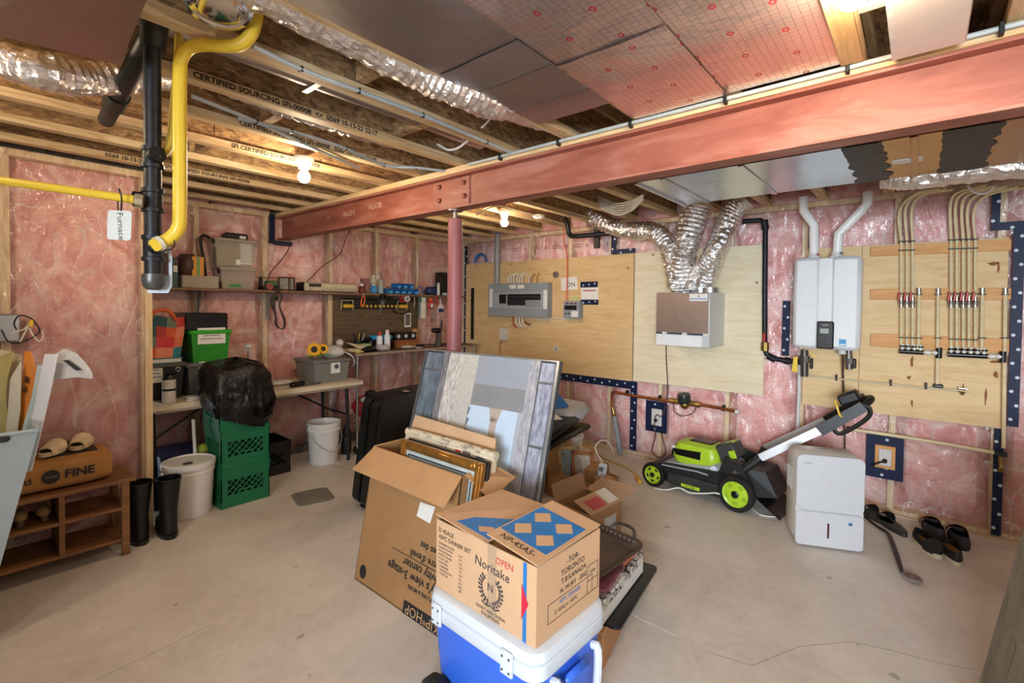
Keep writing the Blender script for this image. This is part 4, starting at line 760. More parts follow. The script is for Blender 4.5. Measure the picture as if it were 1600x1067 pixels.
build('gas_tube', MB().tube([gp_(-60, 272, -.06), gp_(0, 282, -.06), gp_(100, 296, -.06), gp_(212, 312, -.05)], .0125, 12, sub=4), MYEL, None, 'yellow gas tube running level from the left edge into the middle tee', 'gas tube')
ft = thing('furnace_tag', 'white furnace tag hanging from the level yellow gas tube by a black tie', 'tag', gp_(187, 352, -.06))
a, b, c, d = [gp_(*q, -.06) for q in ((168, 330), (205, 332), (204, 374), (169, 373))]
T = frame(gp_(187, 352, -.06), (b - a), V(0, 0, 1)); hw, hh, rr = .036, .044, .009
def rrect(w, h, r, n=4): return [(sx * (w - r) + r * math.cos(t), sy * (h - r) + r * math.sin(t)) for sx, sy, t0 in ((1, 1, 0), (-1, 1, 90), (-1, -1, 180), (1, -1, 270)) for t in [R(t0 + 90 * k / n) for k in range(n + 1)]]
build('card', MB().prism(rrect(hw, hh, rr), .0015, T), M('#d5d8d6', .4, var=.03), ft)
build('lettering', MB().text('Furnace', .026, T @ Matrix.Translation((.004, -.003, .0018)) @ Matrix.Rotation(R(-84), 4, 'Z')), MINK, ft, recalc=False)
build('cable_tie', MB().tube([gp_(187, 297, -.085), gp_(190, 310, -.085), gp_(189, 330, -.06), gp_(186, 331, -.055), gp_(184, 312, -.04), gp_(187, 300, -.05)], .0022, 6, sub=4, closed=True).tube([gp_(187, 300, -.085), gp_(185, 294, -.085)], .0022, 6), MBLACK, ft)
ct = thing('pipe_tag', 'translucent white tag wired to the thick yellow tube behind the pipe cap', 'tag', gp_(258, 420, .04))
Tt = frame(gp_(252, 418, .045), gp_(262, 418, .045) - gp_(252, 418, .045), (0, 0, 1)); build('card', MB().prism([(-.045, -.082), (.022, -.082), (.034, -.06), (.036, .03), (.024, .085), (.002, .085), (-.02, .02)], .0015, Tt), M('#c9d2da', .35, var=.03), ct); build('brown_patch', MB().prism(rrect(.009, .036, .004), .001, Tt @ Matrix.Translation((.016, .01, .0015))), M('#7a5a5c', .6), ct)
build('wire_ring', MB().tube([gp_(262 + 11 * math.cos(t), 380 + 11 * math.sin(t), -.01 + .05 * math.sin(t / 2) ** 2) for t in [math.pi * k / 6 for k in range(12)]], .0018, 6, closed=True), MBLACK, ct)
# electrical box and loose wires on the near-left stud
jb = U(10, 512, x=XN + .02); jn = build('metal_box', MB().bb(XN + .008, XN + .06, jb.y - .05, jb.y + .05, jb.z - .075, jb.z + .075, .006), MGALV, None, 'small metal electrical box on the stud at the left edge', 'electrical box')
def nl(px, py, off=.06): return U(px, py, x=XN + off)
tubething('loose_wire', 'black wire looping from the metal box beside the pink wall', 'wire', [nl(2, 515), nl(12, 532), nl(28, 536), nl(52, 526), nl(62, 518), nl(56, 505), nl(46, 496), nl(30, 493), nl(22, 505), nl(26, 515)], .004, MBLACK, 5, 6)
tubething('loose_wire', 'white wire forming loose curls beside the pink wall', 'wire', [nl(20, 520), nl(38, 514), nl(45, 505), nl(38, 522), nl(31, 534), nl(44, 512), nl(50, 522), nl(60, 533), nl(67, 528), nl(66, 515)], .004, MCABLE, 5, 6)
build('wire_nut', MB().cyl(nl(48, 510, .066), nl(49, 500, .066), .012, 10, .008), MYEL, None, 'yellow wire nut joining the loose wires', 'wire connector')
# ================================================================ SHELF AND PEGBOARD ON THE LEFT WALL
SZ, SF = 1.577, -4.40
sh = thing('wall_shelf', 'long narrow brown wooden shelf along the pink left wall', 'shelf', (-4.5, 2.5, SZ - .02))
MSH = wood('#8f6a4e', '#6d4c36', sc=(24, 1.5, 24), name='shelf_board'); build('board', MB().bb(XL + .022, SF, .87, 2.02, SZ - .02, SZ, .002), MSH, sh); build('board', MB().bb(XL + .022, SF, 2.025, 4.25, SZ - .022, SZ - .001, .002), MSH, sh)
for y in (1.34, 1.90, 3.10, 3.66):
    br = build('bracket', MB().bb(XL + .022, XL + .03, y - .012, y + .012, SZ - .27, SZ - .022), M('#9b9c98', .4, metal=.4), sh); build('bracket_arm', MB().plate([V(XL + .028, y + .003, SZ - .25), V(SF - .03, y + .003, SZ - .024), V(XL + .028, y + .003, SZ - .024)], .006), M('#9b9c98', .4, metal=.4), br)
def lwb(x0, x1, top, bot, xf=-4.42):
    m = (top + bot) / 2; a, b, t, l = U(x0, m, x=xf), U(x1, m, x=xf), U((x0 + x1) / 2, top, x=xf), U((x0 + x1) / 2, bot, x=xf); return a.y, b.y, l.z, t.z
def clear(h, name, a=.45):
    n = NT(name); n.set(col=srgb(h), rough=.12, alpha=a, spec=.5); return n.mat
MCLR = clear('#c9bfae', 'clear_bin_plastic', .42)
def bin_clear(label, px, xb, z0, lid, items):
    y0, y1, a, b = lwb(*px, xf=-4.41); h = b - a; z1 = z0 + h
    t = thing('storage_bin', label, 'storage bin', (-4.48, (y0 + y1) / 2, z0), group='clear bins stacked on the shelf')
    mb = MB(); w = .004; x0, x1 = XL + .03, -4.41
    mb.hexa([V(x0 + .02, y0 + .02, z0), V(x1 - .02, y0 + .02, z0), V(x1 - .02, y1 - .02, z0), V(x0 + .02, y1 - .02, z0)], [V(x0, y0, z1 - .02), V(x1, y0, z1 - .02), V(x1, y1, z1 - .02), V(x0, y1, z1 - .02)])
    build('tub', mb, MCLR, t); build('lid', MB().bb(x0 - .002, x1 + .006, y0 - .006, y1 + .006, z1 - .02, z1, .005), clear('#bdb3a0', 'clear_lid_plastic', .7), t)
    for y in (y0 + .002, y1 - .002): build('latch', MB().bb(x1 - .06, x1 - .02, y - .008, y + .008, z1 - .05, z1 - .005, .003), MBLACK, t)
    for nm, c, d, m in items: build(nm, MB().box((x0 + c[0] * (x1 - x0), y0 + c[1] * (y1 - y0), z0 + c[2] * h), (d[0] * (x1 - x0), d[1] * (y1 - y0), d[2] * h), None, .006), m, t)
    return z1, y0, y1
z1, ya, yb = bin_clear('lower clear storage bin on the shelf with something green inside', (345, 400, 414, 447), 0, SZ, 1, [('contents', (.45, .5, .2), (.7, .8, .3), M('#8f8270', .7)), ('green_item', (.85, .42, .17), (.12, .35, .16), MGREEN)])
bin_clear('upper clear storage bin with papers and white bottles inside', (336, 402, 366, 411), 0, z1 + .001, 1, [('contents', (.4, .4, .4), (.7, .6, .65), M('#8a7b66', .7)), ('white_item', (.75, .75, .5), (.3, .3, .75), M('#d5d6d8', .5)), ('roll', (.9, .55, .2), (.1, .12, .2), MPAPER)])
z2 = SZ + (z1 - SZ) * 1 + .176
kb = lwb(352, 388, 360, 369, -4.47); tt = U(370, 369, x=-4.47)
def pack(name, label, cat, px, m, xf=-4.42, depth=.12, z0=SZ, bev=.004, group=None, hgt=None):
    y0, y1, a, b = lwb(*px, xf=xf); h = hgt or (b - a)
    return build(name, MB().bb(xf - depth, xf, y0, y1, z0 + .0004, z0 + h, bev), m, None, label, cat, group), (y0, y1, z0, z0 + h)
zt_ = max(v.z for v in [U(336, 366, x=-4.41)]) ; ztop = z1 + .001 + (lambda q: q[3] - q[2])(lwb(336, 402, 366, 411, -4.41))
o, q = pack('power_adapter', 'black gadget with a small white label lying on the upper clear bin', 'gadget', (353, 388, 360, 370), MBLACK, -4.45, .1, ztop, .008); build('paper_label', MB().bb(-4.4505, -4.449, q[1] - .07, q[1] - .02, q[2] + .01, q[2] + .035), MPAPER, o)
o, q = pack('cardboard_wedge', 'dark green and black can shaped box at the left end of the shelf', 'box', (262, 279, 401, 447), M('#1d4a47', .4, var=.25), -4.43, .12); build('top_band', MB().bb(-4.552, -4.428, q[0] - .001, q[1] + .001, q[3] - .12, q[3] + .001, .004), MBLACK, o); build('paper_label', MB().bb(-4.4285, -4.427, q[1] - .035, q[1] - .008, q[3] - .11, q[3] - .06), MPAPER, o); o.name = 'canister_box'
# chevron striped box
o, q = pack('gift_box', 'flat box with black and cream slanted stripes on the shelf', 'box', (285, 342, 429, 448), M('#e9dfc9', .5, var=.02), -4.405, .14)
mb = MB(); y0, y1, z0, z1_ = q; n = 15; w = (y1 - y0) / n; zm = z1_ - z0; ym = (y0 + y1) / 2
for k in range(-6, n + 6):
    a = y0 + (k + .1) * w
    def cl(y, s):
        return (y, s)
    for lo, hi, sg in ((y0, ym, 1), (ym, y1, -1)):
        P0 = [(a, 0), (a + .5 * w, 0), (a + .5 * w + sg * zm * 1.15, 1), (a + sg * zm * 1.15, 1)]
        # clip the stripe to its half
        poly = P0
        for lim, keep in ((lo, 1), (hi, -1)):
            out = []
            for i in range(len(poly)):
                p_, q_ = poly[i], poly[(i + 1) % len(poly)]; ip_, iq_ = (p_[0] - lim) * keep >= 0, (q_[0] - lim) * keep >= 0
                if ip_: out.append(p_)
                if ip_ != iq_: t = (lim - p_[0]) / (q_[0] - p_[0]); out.append((lim, p_[1] + t * (q_[1] - p_[1])))
            poly = out
            if len(poly) < 3: break
        if len(poly) >= 3: mb.add([V(-4.4042, y, z0 + .002 + (zm - .004) * s) for y, s in poly], [list(range(len(poly)))])
build('printed_stripes', mb, MINK, o, kind='stuff', recalc=False)
zs_ = z1_
o, q = pack('book', 'orange book with a green stripe standing on the striped box', 'book', (300, 319, 399, 429), M('#dd9a3c', .5), -4.43, .1, zs_ + .0005); w_ = q[1] - q[0]; build('green_stripe', MB().bb(-4.4305, -4.428, q[0] + .4 * w_, q[0] + .62 * w_, q[2], q[3]), M('#5fa05c', .5), o)
build('dark_pot', MB().lathe([(.05, 0), (.075, .05), (.075, .12), (.05, .17), (.02, .175)], (-4.50, U(292, 410, x=-4.5).y, zs_ + .0005), seg=18), M('#4b2c26', .5), None, 'round dark brown pot behind the orange book', 'pot')
lm = thing('desk_lamp', 'black bent lamp arm squeezed left of the upper clear bin', 'lamp', (-4.5, 1.28, SZ)); L_ = lambda px, py: U(px, py, x=-4.52)
build('arm', MB().tube([L_(323, 446), L_(318, 405), L_(313, 376), L_(318, 368), L_(328, 372)], .012, 8, sub=4), MBLACK, lm); build('base', MB().lathe([(.03, 0), (.03, .012), (.01, .02)], (-4.52, L_(323, 446).y, SZ + .0005), seg=12), MBLACK, lm)
# small machine / green toy, frames, receiver
tm = thing('toy_tractor', 'dark little vise with a green body on the shelf right of the clear bins', 'tool', (-4.47, 2.0, SZ)); tm.name = 'bench_vise'; y = U(420, 440, x=-4.47).y
build('base', MB().box((-4.47, y, SZ + .018), (.12, .15, .035), None, .006), MBLACK, tm); build('green_body', MB().box((-4.47, y + .02, SZ + .06), (.09, .09, .05), None, .01), M('#2f6a33', .4), tm); build('top_bar', MB().box((-4.47, y, SZ + .112), (.03, .20, .01), None, .003), M('#7a5138', .5), tm); build('post', MB().box((-4.47, y - .07, SZ + .07), (.05, .018, .09), None, .003), MBLACK, tm); build('wheel', MB().cyl((-4.41, y - .02, SZ + .033), (-4.398, y - .02, SZ + .033), .032, 14), M('#8b4740', .5), tm)
for k, (px, dx) in enumerate(((444, 0), (454, .02))):
    y = U(px, 445, x=-4.47).y; T = frame((-4.47 - dx, y, SZ + .001), (.25, .97, 0), (-.2, 0, 1)); f = thing('picture_frame', ('dark framed picture leaning on the shelf beside the green vise', 'second dark framed picture leaning on the shelf, next to the receiver')[k], 'picture frame', T.translation)
    m4 = MB(T)
    for a in ((-.05, -.035, 0, .13), (.035, .05, 0, .13), (-.05, .05, 0, .015), (-.05, .05, .115, .13)): m4.bb(a[0], a[1], a[2], a[3], -.006, .008, .002)
    build('frame', m4, M('#4a2a22', .4), f); build('picture', MB(T).bb(-.036, .036, .014, .116, -.003, .003), M('#8c8781', .4, var=.35, scale=30), f)
y0, y1, a, b = lwb(476, 558, 440, 457, SF + .002); rz0 = SZ + .001; hh = .085
rc_ = thing('stereo_receiver', 'silver stereo receiver with dial window and buttons on the brown shelf', 'stereo', (-4.5, (y0 + y1) / 2, SZ)); MSIL = M('#b9ae99', .35, metal=.5, var=.04)
build('body', MB().bb(-4.56, SF - .012, y0 - .005, y1 + .005, rz0, rz0 + hh, .003), MBLACK, rc_); build('faceplate', MB().bb(SF - .012, SF, y0, y1, rz0 + .004, rz0 + hh - .002, .002), MSIL, rc_); W_ = y1 - y0
build('dial_window', MB().bb(SF - .001, SF + .001, y0 + W_ * .08, y0 + W_ * .30, rz0 + hh * .5, rz0 + hh * .88), MBLACK, rc_); build('tuning_scale', MB().bb(SF - .001, SF + .001, y0 + W_ * .36, y0 + W_ * .98, rz0 + hh * .52, rz0 + hh * .85), M('#cbbf9f', .3), rc_)
for k in range(7): build('button', MB().bb(SF, SF + .012, y0 + W_ * (.42 + .075 * k), y0 + W_ * (.455 + .075 * k), rz0 + hh * .16, rz0 + hh * .38, .002), MSIL, rc_)
for t in (.12, .34): build('knob', MB().lathe([(.012, 0), (.012, .014), (.009, .016)], (SF, y0 + W_ * t, rz0 + hh * .26), (1, 0, 0), 12), MSIL, rc_)
bt = thing('sauce_bottle', 'small red brown bottle with a white collar right of the receiver', 'bottle', (-4.45, U(565, 450, x=-4.45).y, SZ)); y = bt.location.y
build('glass', MB().lathe([(.026, .001), (.028, .01), (.028, .07), (.012, .10), (.011, .12)], (-4.45, y, SZ), seg=14), M('#6e231d', .15), bt); build('cap', MB().lathe([(.014, .12), (.014, .15), (.01, .152)], (-4.45, y, SZ), seg=12), M('#5a1f1a', .4), bt); build('paper_label', MB().lathe([(.0285, .072), (.0145, .099)], (-4.45, y, SZ), seg=14, cap=False), MPAPER, bt)
GJ = 'glass jars on the brown shelf'
def jar(label, px, z, r, h, fill, lidc='#b7b3aa', x=-4.46):
    y = U(px, 445, x=x).y; j = thing('glass_jar', label, 'jar', (x, y, z), group=GJ); build('glass', MB().lathe([(r * .9, .001), (r, .01), (r, h * .78), (r * .8, h * .88)], (x, y, z), seg=16), M(fill, .12, var=.2, scale=60), j); build('lid', MB().lathe([(r * .85, h * .87), (r * .85, h), (r * .8, h + .002)], (x, y, z), seg=16), M(lidc, .35, metal=.5), j); return z + h + .003
jz = jar('blue jar at the bottom of the left jar stack', 584, SZ + .001, .036, .095, '#3a86bd'); jar('pale jar on top of the blue jar', 583, jz, .034, .09, '#b5aa98')
jz = jar('clear jar at the bottom of the right jar stack', 595, SZ + .001, .030, .085, '#8fa9b5', x=-4.44); jz = jar('small jar in the middle of the right jar stack', 595, jz, .027, .06, '#a8a49a', x=-4.44); jar('silver lidded jar topping the right jar stack', 590, jz + .0, .028, .055, '#c0b6a4', x=-4.45)
GB = 'blue parts bins on the shelf'; zb_ = SZ + .001
for k, (px, py, lab) in enumerate(((617, 1, 'leftmost of the lower row'), (627, 1, 'second in the lower row'), (636, 1, 'third in the lower row'), (645, 1, 'rightmost of the lower row, half pulled out'), (621, 2, 'left one of the upper row'), (631, 2, 'middle one of the upper row'), (641, 2, 'right one of the upper row'), (607, 1, 'tilted one at the far left end'))):
    y = U(px, 455, x=-4.43).y; x = -4.44 + (.03 if k == 3 else 0) - .012 * (py - 1); z = zb_ + (py - 1) * .062
    t = thing('parts_bin', 'small blue plastic parts bin, ' + lab, 'parts bin', (x, y, z), group=GB); hw = .027
    m5 = MB(); m5.bb(x - .06, x + .05, y - hw, y - hw + .003, z, z + .055); m5.bb(x - .06, x + .05, y + hw - .003, y + hw, z, z + .055); m5.bb(x - .06, x + .05, y - hw, y + hw, z, z + .003); m5.bb(x - .06, x - .057, y - hw, y + hw, z, z + .058); m5.plate([V(x + .05, y - hw, z), V(x + .05, y + hw, z), V(x + .06, y + hw, z + .035), V(x + .06, y - hw, z + .035)], .003)
    build('tray', m5, M('#2273b8', .35), t); build('label_strip', MB().bb(x + .054, x + .064, y - hw + .005, y + hw - .005, z + .012, z + .022), M('#6fb1dc', .4), t)
tubething('pliers', 'blue handled pliers lying on the right end of the shelf', 'pliers', [U(648, 456, x=-4.42), U(656, 448, x=-4.42), U(662, 460, x=-4.41)], .007, M('#2b5e9c', .4), 4, 6)
o, q = pack('blue_bundle', 'dark blue cloth bundle on the shelf beside the red post', 'cloth', (671, 688, 450, 463), MNAVY, -4.45, .1, SZ, .02)
y = U(685, 455, x=-4.41).y; build('white_tube', MB().lathe([(.018, .001), (.018, .13), (.012, .14), (.012, .15)], (-4.41, y, SZ), seg=12), MWHITE, None, 'white caulking tube standing on the shelf end', 'tube')
o, q = pack('speaker_box', 'black box standing on the shelf right behind the red post', 'box', (689, 703, 427, 463), MBLACK, -4.47, .1, SZ, .004)
build('clear_dish', MB().lathe([(.03, .001), (.04, .03), (.036, .03)], (-4.42, U(693, 455, x=-4.42).y + .02, SZ), seg=14), M('#a9b3bb', .2), None, 'small grey dish at the right end of the shelf', 'dish')
# hanging cords
L4 = lambda px, py, x=-4.39: U(px, py, x=x)
tubething('dropped_wire', 'thin black cord dropping from the beam end to the shelf', 'cord', [L4(460, 325, -4.45), L4(452, 350, -4.45), L4(452, 385, -4.5), L4(440, 405, -4.53), L4(424, 424, -4.5), L4(416, 442, -4.46)], .004, MBLACK, 5, 6)
tubething('sagging_wire', 'thin black cord sagging from the beam underside to the receiver', 'cord', [L4(546, 360, -4.5), L4(540, 375, -4.52), L4(530, 398, -4.54), L4(505, 415, -4.54), L4(488, 432, -4.55), L4(476, 444, -4.56)], .004, MBLACK, 5, 6)
hc = MB()
for k in range(4):
    w_ = 5 + 2 * k
    hc.tube([L4(434, 452), L4(434 - w_, 470), L4(433 - w_ * .3, 492), L4(436 - w_ * .5, 508), L4(440 + w_ * .3, 514), L4(443 + k, 500), L4(435 + w_ * .2, 478), L4(439 + k, 462), L4(434, 452)], .0045, 6, sub=4)
build('cord_bundle', hc, M('#3d2a26', .5), None, 'bundle of dark cord hung in loops from the shelf edge', 'cord')
build('cord_plug', MB().box(L4(432, 466), (.03, .03, .04), None, .008), MBLACK, None, 'black plug dangling beside the hung cord bundle', 'plug')
# pegboard strip: dark plywood with power bar
y0, y1, z0, z1 = lwb(519, 653, 462, 545, XL + .035); z0 = .99; z1 = SZ - .03
pb = build('tool_board', MB().bb(XL + .022, XL + .035, y0, y1, z0, z1), wood('#6a5640', '#4a3a2a', sc=(10, 1.6, 10), knots=.4, name='dark_plywood'), None, 'dark old plywood tool board under the brown shelf', 'board')
build('edge_batten', MB().bb(XL + .022, XL + .045, y0 - .045, y0 - .004, z0 - .02, z1), MSTUD, None, 'pale batten at the left edge of the dark tool board', 'wood strip')
y0, y1, z0, z1 = lwb(535, 634, 467, 482, XL + .05); ps = thing('power_bar', 'long black power bar with yellow outlets and clamp ends on the tool board', 'power strip', (XL + .05, (y0 + y1) / 2, z0)); MYL2 = M('#e0b83a', .45)
build('housing', MB().bb(XL + .036, XL + .065, y0, y1, z0 + .0, z1, .005), MBLACK, ps)
for k in range(9): t = y0 + (y1 - y0) * (.28 + .067 * k); build('outlet', MB().bb(XL + .064, XL + .07, t - .013, t + .013, z0 + .012, z0 + .040, .002), MYL2, ps)
for t in (.06, .92): yy = y0 + (y1 - y0) * t; cl_ = build('cord_wrap', MB().bb(XL + .064, XL + .11, yy - .06, yy + .06, z0 + .005, z0 + .045, .012), MYL2, ps); build('wrap_hook', MB().tube([(XL + .07, yy - .075, z0 - .01), (XL + .09, yy - .075, z0 + .085), (XL + .09, yy + .05, z0 + .085), (XL + .075, yy + .06, z0 - .01)], .005, 6), M('#d8cdb0', .5), cl_)
H = lambda px, py: U(px, py, x=SF + .015)
sc = thing('scissors', 'orange handled scissors hanging from the shelf edge', 'scissors', H(567, 470)); build('handle', MB().tube([H(566, 464), H(564, 476), H(568, 478), H(570, 464)], .007, 6, sub=3, closed=True), M('#dd6a2c', .4), sc); build('blade', MB().plate([H(566, 463), H(569, 463), H(567.5, 453)], .002), MSTEEL, sc)
def roll(label, px, py, r, wdt, m, x=SF + .02):
    p = U(px, py, x=x); return build('tape_roll', MB().lathe([(r * .6, 0), (r, 0), (r, wdt), (r * .6, wdt), (r * .6, 0)], p - V(wdt / 2, 0, 0), (1, 0, 0), 20, cap=False), m, None, label, 'tape roll', 'tape rolls hung under the shelf')
roll('black tape roll hung under the middle of the shelf', 599, 464, .036, .04, MBLK); roll('red tape roll hung under the shelf', 629, 468, .036, .03, M('#a32a2a', .35)); roll('white tape roll next to the red one', 636, 467, .032, .03, MWHITE, SF + .045); roll('green tape roll hung under the shelf', 661, 469, .038, .02, M('#3f8a56', .4))
lv = build('white_level', MB().bb(SF + .002, SF + .03, U(656, 500, x=SF).y, U(663, 500, x=SF).y, U(659, 497, x=SF).z, SZ - .03, .004), M('#d6d3ca', .4), None, 'white spirit level hung on end under the shelf', 'level'); build('vial', MB().bb(SF + .028, SF + .032, lv.location.y - .012, lv.location.y + .012, lv.location.z + .04, lv.location.z + .055), M('#b9c77a', .2), lv)
tubething('saw_blade', 'narrow grey file hanging below the shelf beside the white tape', 'file', [H(647, 464), H(648, 472), H(647, 481)], [.008, .006, .003], M('#a9a9a6', .3, metal=.8), 3, 6)
rt = thing('red_toy_torch', 'red and white plastic tool holder dangling from the shelf', 'holder', H(672, 475)); rt.name = 'tape_dispenser'; p = H(673, 476); build('body', MB().box(p, (.03, .085, .095), None, .012), MRED, rt); build('white_panel', MB().box(p + V(.016, .005, -.01), (.004, .035, .05), None, .008), MWHITE, rt); build('orange_top', MB().box(p + V(0, 0, .06), (.026, .055, .035), None, .012), M('#e0653a', .4), rt)
dp = thing('dustpan', 'small white dustpan with a dark blue brush hanging near the red post', 'dustpan', H(688, 478)); p = H(688, 482); T = frame(p, (0, 1, 0), (0, 0, 1)); build('pan', MB().prism([(-.05, -.05), (.05, -.05), (.035, .03), (.012, .05), (-.012, .05), (-.035, .03)], .012, T), MWHITE, dp); build('blue_brush', MB().prism([(-.042, -.045), (.042, -.045), (.034, .0), (-.034, .0)], .008, T @ Matrix.Translation((0, 0, .012))), MNAVY, dp); build('hook', MB().tube([p + V(.006, -.012, .045), p + V(.006, -.008, .085), p + V(.006, .008, .085), p + V(.006, .012, .045)], .004, 6, sub=3), MWHITE, dp)
tubething('hooked_strap', 'short red strap hooked beside the small dustpan', 'strap', [H(681, 463), H(684, 470), H(682, 478)], .008, MRED, 4, 6)
y0, y1, z0, z1 = lwb(632, 642, 489, 511, XL + .037); ph = build('photo_print', MB().bb(XL + .0352, XL + .0372, y0, y1, z0, z1), MPAPER, None, 'small white bordered photograph pinned to the tool board', 'photo'); build('photo_image', MB().bb(XL + .0371, XL + .0376, y0 + .012, y1 - .012, z0 + .022, z1 - .014), M('#6c6260', .4, var=.6, scale=60), ph)
tubething('bar_cord', 'black cord drooping from the power bar across the tool board', 'cord', [U(613, 484, x=XL + .06), U(620, 489, x=XL + .05), U(632, 490, x=XL + .05), U(641, 484, x=XL + .05)], .006, MBLK, 5, 6)
# ================================================================ WORKBENCH
WZ = .985
y0w, y1w = U(556, 549, x=-4.12).y, 4.22
wbn = thing('workbench', 'narrow wheeled workbench with a brown top and thin metal legs under the tool board', 'workbench', (-4.36, (y0w + y1w) / 2, 0))
build('top', MB().bb(XL + .03, -4.125, y0w, y1w, WZ - .024, WZ - .004, .002), wood('#6b4f40', '#4b372c', sc=(20, 1.5, 20), name='bench_top'), wbn); build('edge_trim', MB().bb(-4.126, -4.11, y0w - .003, y1w, WZ - .028, WZ, .003), M('#a89a8b', .35, metal=.6), wbn)
for x in (-4.14, -4.54):
    for y in (y0w + .03, y1w - .06):
        lg = build('leg', MB().cyl((x, y, .09), (x, y, WZ - .028), .013, 10), MSTEEL, wbn); build('caster', MB().cyl((x - .012, y, .042), (x + .012, y, .042), .04, 16), MBLACK, lg); build('caster_fork', MB().bb(x - .018, x + .018, y - .012, y + .012, .05, .10, .003), MSTEEL, lg)
mb = MB()
for k in range(9): mb.cyl((-4.14 - .05 * k, y0w + .03, .30), (-4.14 - .05 * k, y1w - .06, .30), .003, 6)
for y in (y0w + .03, (y0w + y1w) / 2, y1w - .06): mb.cyl((-4.14, y, .296), (-4.54, y, .296), .005, 6)
build('wire_shelf', mb, MSTEEL, wbn)
B = lambda px, py, x=-4.3: U(px, py, x=x)
def wy(px, x): return U(px, 535, x=x).y
WT = WZ - .003
ws = thing('white_stand', 'white pedestal with a round knob on the left end of the workbench', 'stand', (-4.3, wy(531, -4.3), WT)); build('foot', MB().lathe([(.062, .001), (.06, .012), (.02, .03), (.016, .07)], ws.location, seg=18), MWHITE, ws); build('knob', MB().ball(ws.location + V(0, 0, .10), .036, 14, 10), MWHITE, ws)
def wbox(name, label, cat, px, w_, d_, h_, m, x=-4.35, rz=0, bev=.006, z=WT): return build(name, MB(Matrix.Translation((x, wy(px, x), z + .0006)) @ Matrix.Rotation(rz, 4, 'Z')).box((0, 0, h_ / 2), (d_, w_, h_), None, bev), m, None, label, cat)
pf = wbox('paper_pile', 'loose pile of cream papers on the workbench', 'papers', 563, .26, .2, .03, M('#d8c59c', .8), -4.33, .3); build('top_sheet', MB().plate([V(-4.42, wy(550, -4.3), WT + .09), V(-4.24, wy(556, -4.3), WT + .034), V(-4.2, wy(580, -4.3), WT + .032), V(-4.38, wy(574, -4.3), WT + .034)], .003), M('#e2d3af', .8), pf)
wbox('green_tub', 'flat pale green tub among the papers on the workbench', 'tub', 570, .11, .09, .035, M('#9fbf8f', .5), -4.4, .1, .01, WT + .033)
mg = thing('tool_caddy', 'black cup of pens and drivers at the back of the workbench', 'cup', (-4.48, wy(560, -4.48), WT)); build('cup', MB().lathe([(.045, .001), (.05, .1), (.046, .1), (.042, .01)], mg.location, seg=16), MBLACK, mg)
for k, (dx, dy, m) in enumerate(((.02, .0, MBLACK), (-.02, .02, MYEL), (.0, -.03, MBLACK), (.01, .03, M('#9aa0a0', .4)))): build('driver', MB().cyl(mg.location + V(dx * .5, dy * .5, .03), mg.location + V(dx * 2, dy * 2, .17), .007, 8), m, mg)
gv = build('work_glove', MB().ball(V(-4.24, wy(581, -4.24), WT + .03), .07, 14, 8, (.8, 1.3, .4)).ball(V(-4.22, wy(572, -4.22), WT + .022), .05, 12, 8, (.8, 1.4, .4)), MBLACK, None, 'black work gloves heaped near the front edge of the workbench', 'gloves')
wbox('glue_tube', 'small yellow labelled tube near the front of the workbench', 'tube', 562, .09, .025, .02, M('#d9c25f', .5), -4.17, 0, .008)
bl = wbox('power_tool_case', 'black tool with a bright blue band at the back of the workbench', 'power tool', 592, .30, .13, .12, MBLK, -4.47, 0, .02); build('blue_band', MB().bb(-4.408, -4.403, bl.location.y - .13, bl.location.y + .13, WT + .105, WT + .14, .002).bb(-4.5, -4.404, bl.location.y - .10, bl.location.y + .12, WT + .1205, WT + .145, .006), M('#2ea0cf', .35), bl)
GSB = 'spray bottles on the workbench'
for k, (px, cap, x) in enumerate(((593, MRED, -4.3), (605, MWHITE, -4.27))):
    y = wy(px, x); t = thing('spray_can', ('white spray can with a red cap on the workbench', 'taller white spray can with a pale cap on the workbench')[k], 'spray can', (x, y, WT), group=GSB); h_ = .15 + .015 * k
    build('can', MB().lathe([(.03, .001), (.032, .006), (.032, h_ - .02), (.022, h_)], t.location, seg=16), M('#dfe2e8', .3), t); build('cap', MB().lathe([(.02, h_), (.02, h_ + .035), (.014, h_ + .045)], t.location, seg=14), cap if k == 0 else M('#e9dcd6', .4), t)
pw = build('plastic_wrap', MB().ball(V(-4.19, wy(598, -4.19), WT + .035), .06, 14, 8, (.9, 1.3, .55)), clear('#d6cfd0', 'crumpled_clear_wrap', .5), None, 'crumpled clear plastic wrap in front of the spray cans', 'plastic wrap')
for v in pw.data.vertices: v.co *= 1 + .18 * noise.noise(v.co * 40)
db = wbox('wooden_drawer_box', 'brown wooden box under a row of black gauges on the workbench', 'box', 631, .30, .16, .085, wood('#9a5a30', '#7b4423', sc=(12, 3, 12), name='brown_box'), -4.42)
gb = wbox('gauge_panel', 'black panel with three pale round gauges set on the brown wooden box', 'gauge', 630, .30, .1, .08, MBLK, -4.43, 0, .006, WT + .086)
for t in (-.10, 0, .10): build('gauge_face', MB().lathe([(.022, 0), (.022, .004), (.018, .005)], V(-4.379, gb.location.y + t, WT + .126), (1, 0, 0), 16), M('#b9bfc2', .3), gb)
build('cardboard_tube', MB().lathe([(.032, .001), (.032, .2), (.028, .2), (.028, .01)], V(-4.42, wy(648, -4.42), WT), seg=16), MCB, None, 'brown cardboard tube standing on the workbench', 'tube')
rg = build('crumpled_rag', MB().ball(V(-4.24, wy(638, -4.24), WT + .018), .05, 16, 8, (1, 1.9, .36)), M('#bdb7a0', .8), None, 'crumpled pale rag on the workbench', 'rag')
for v in rg.data.vertices: v.co *= 1 + .25 * noise.noise(v.co * 35)
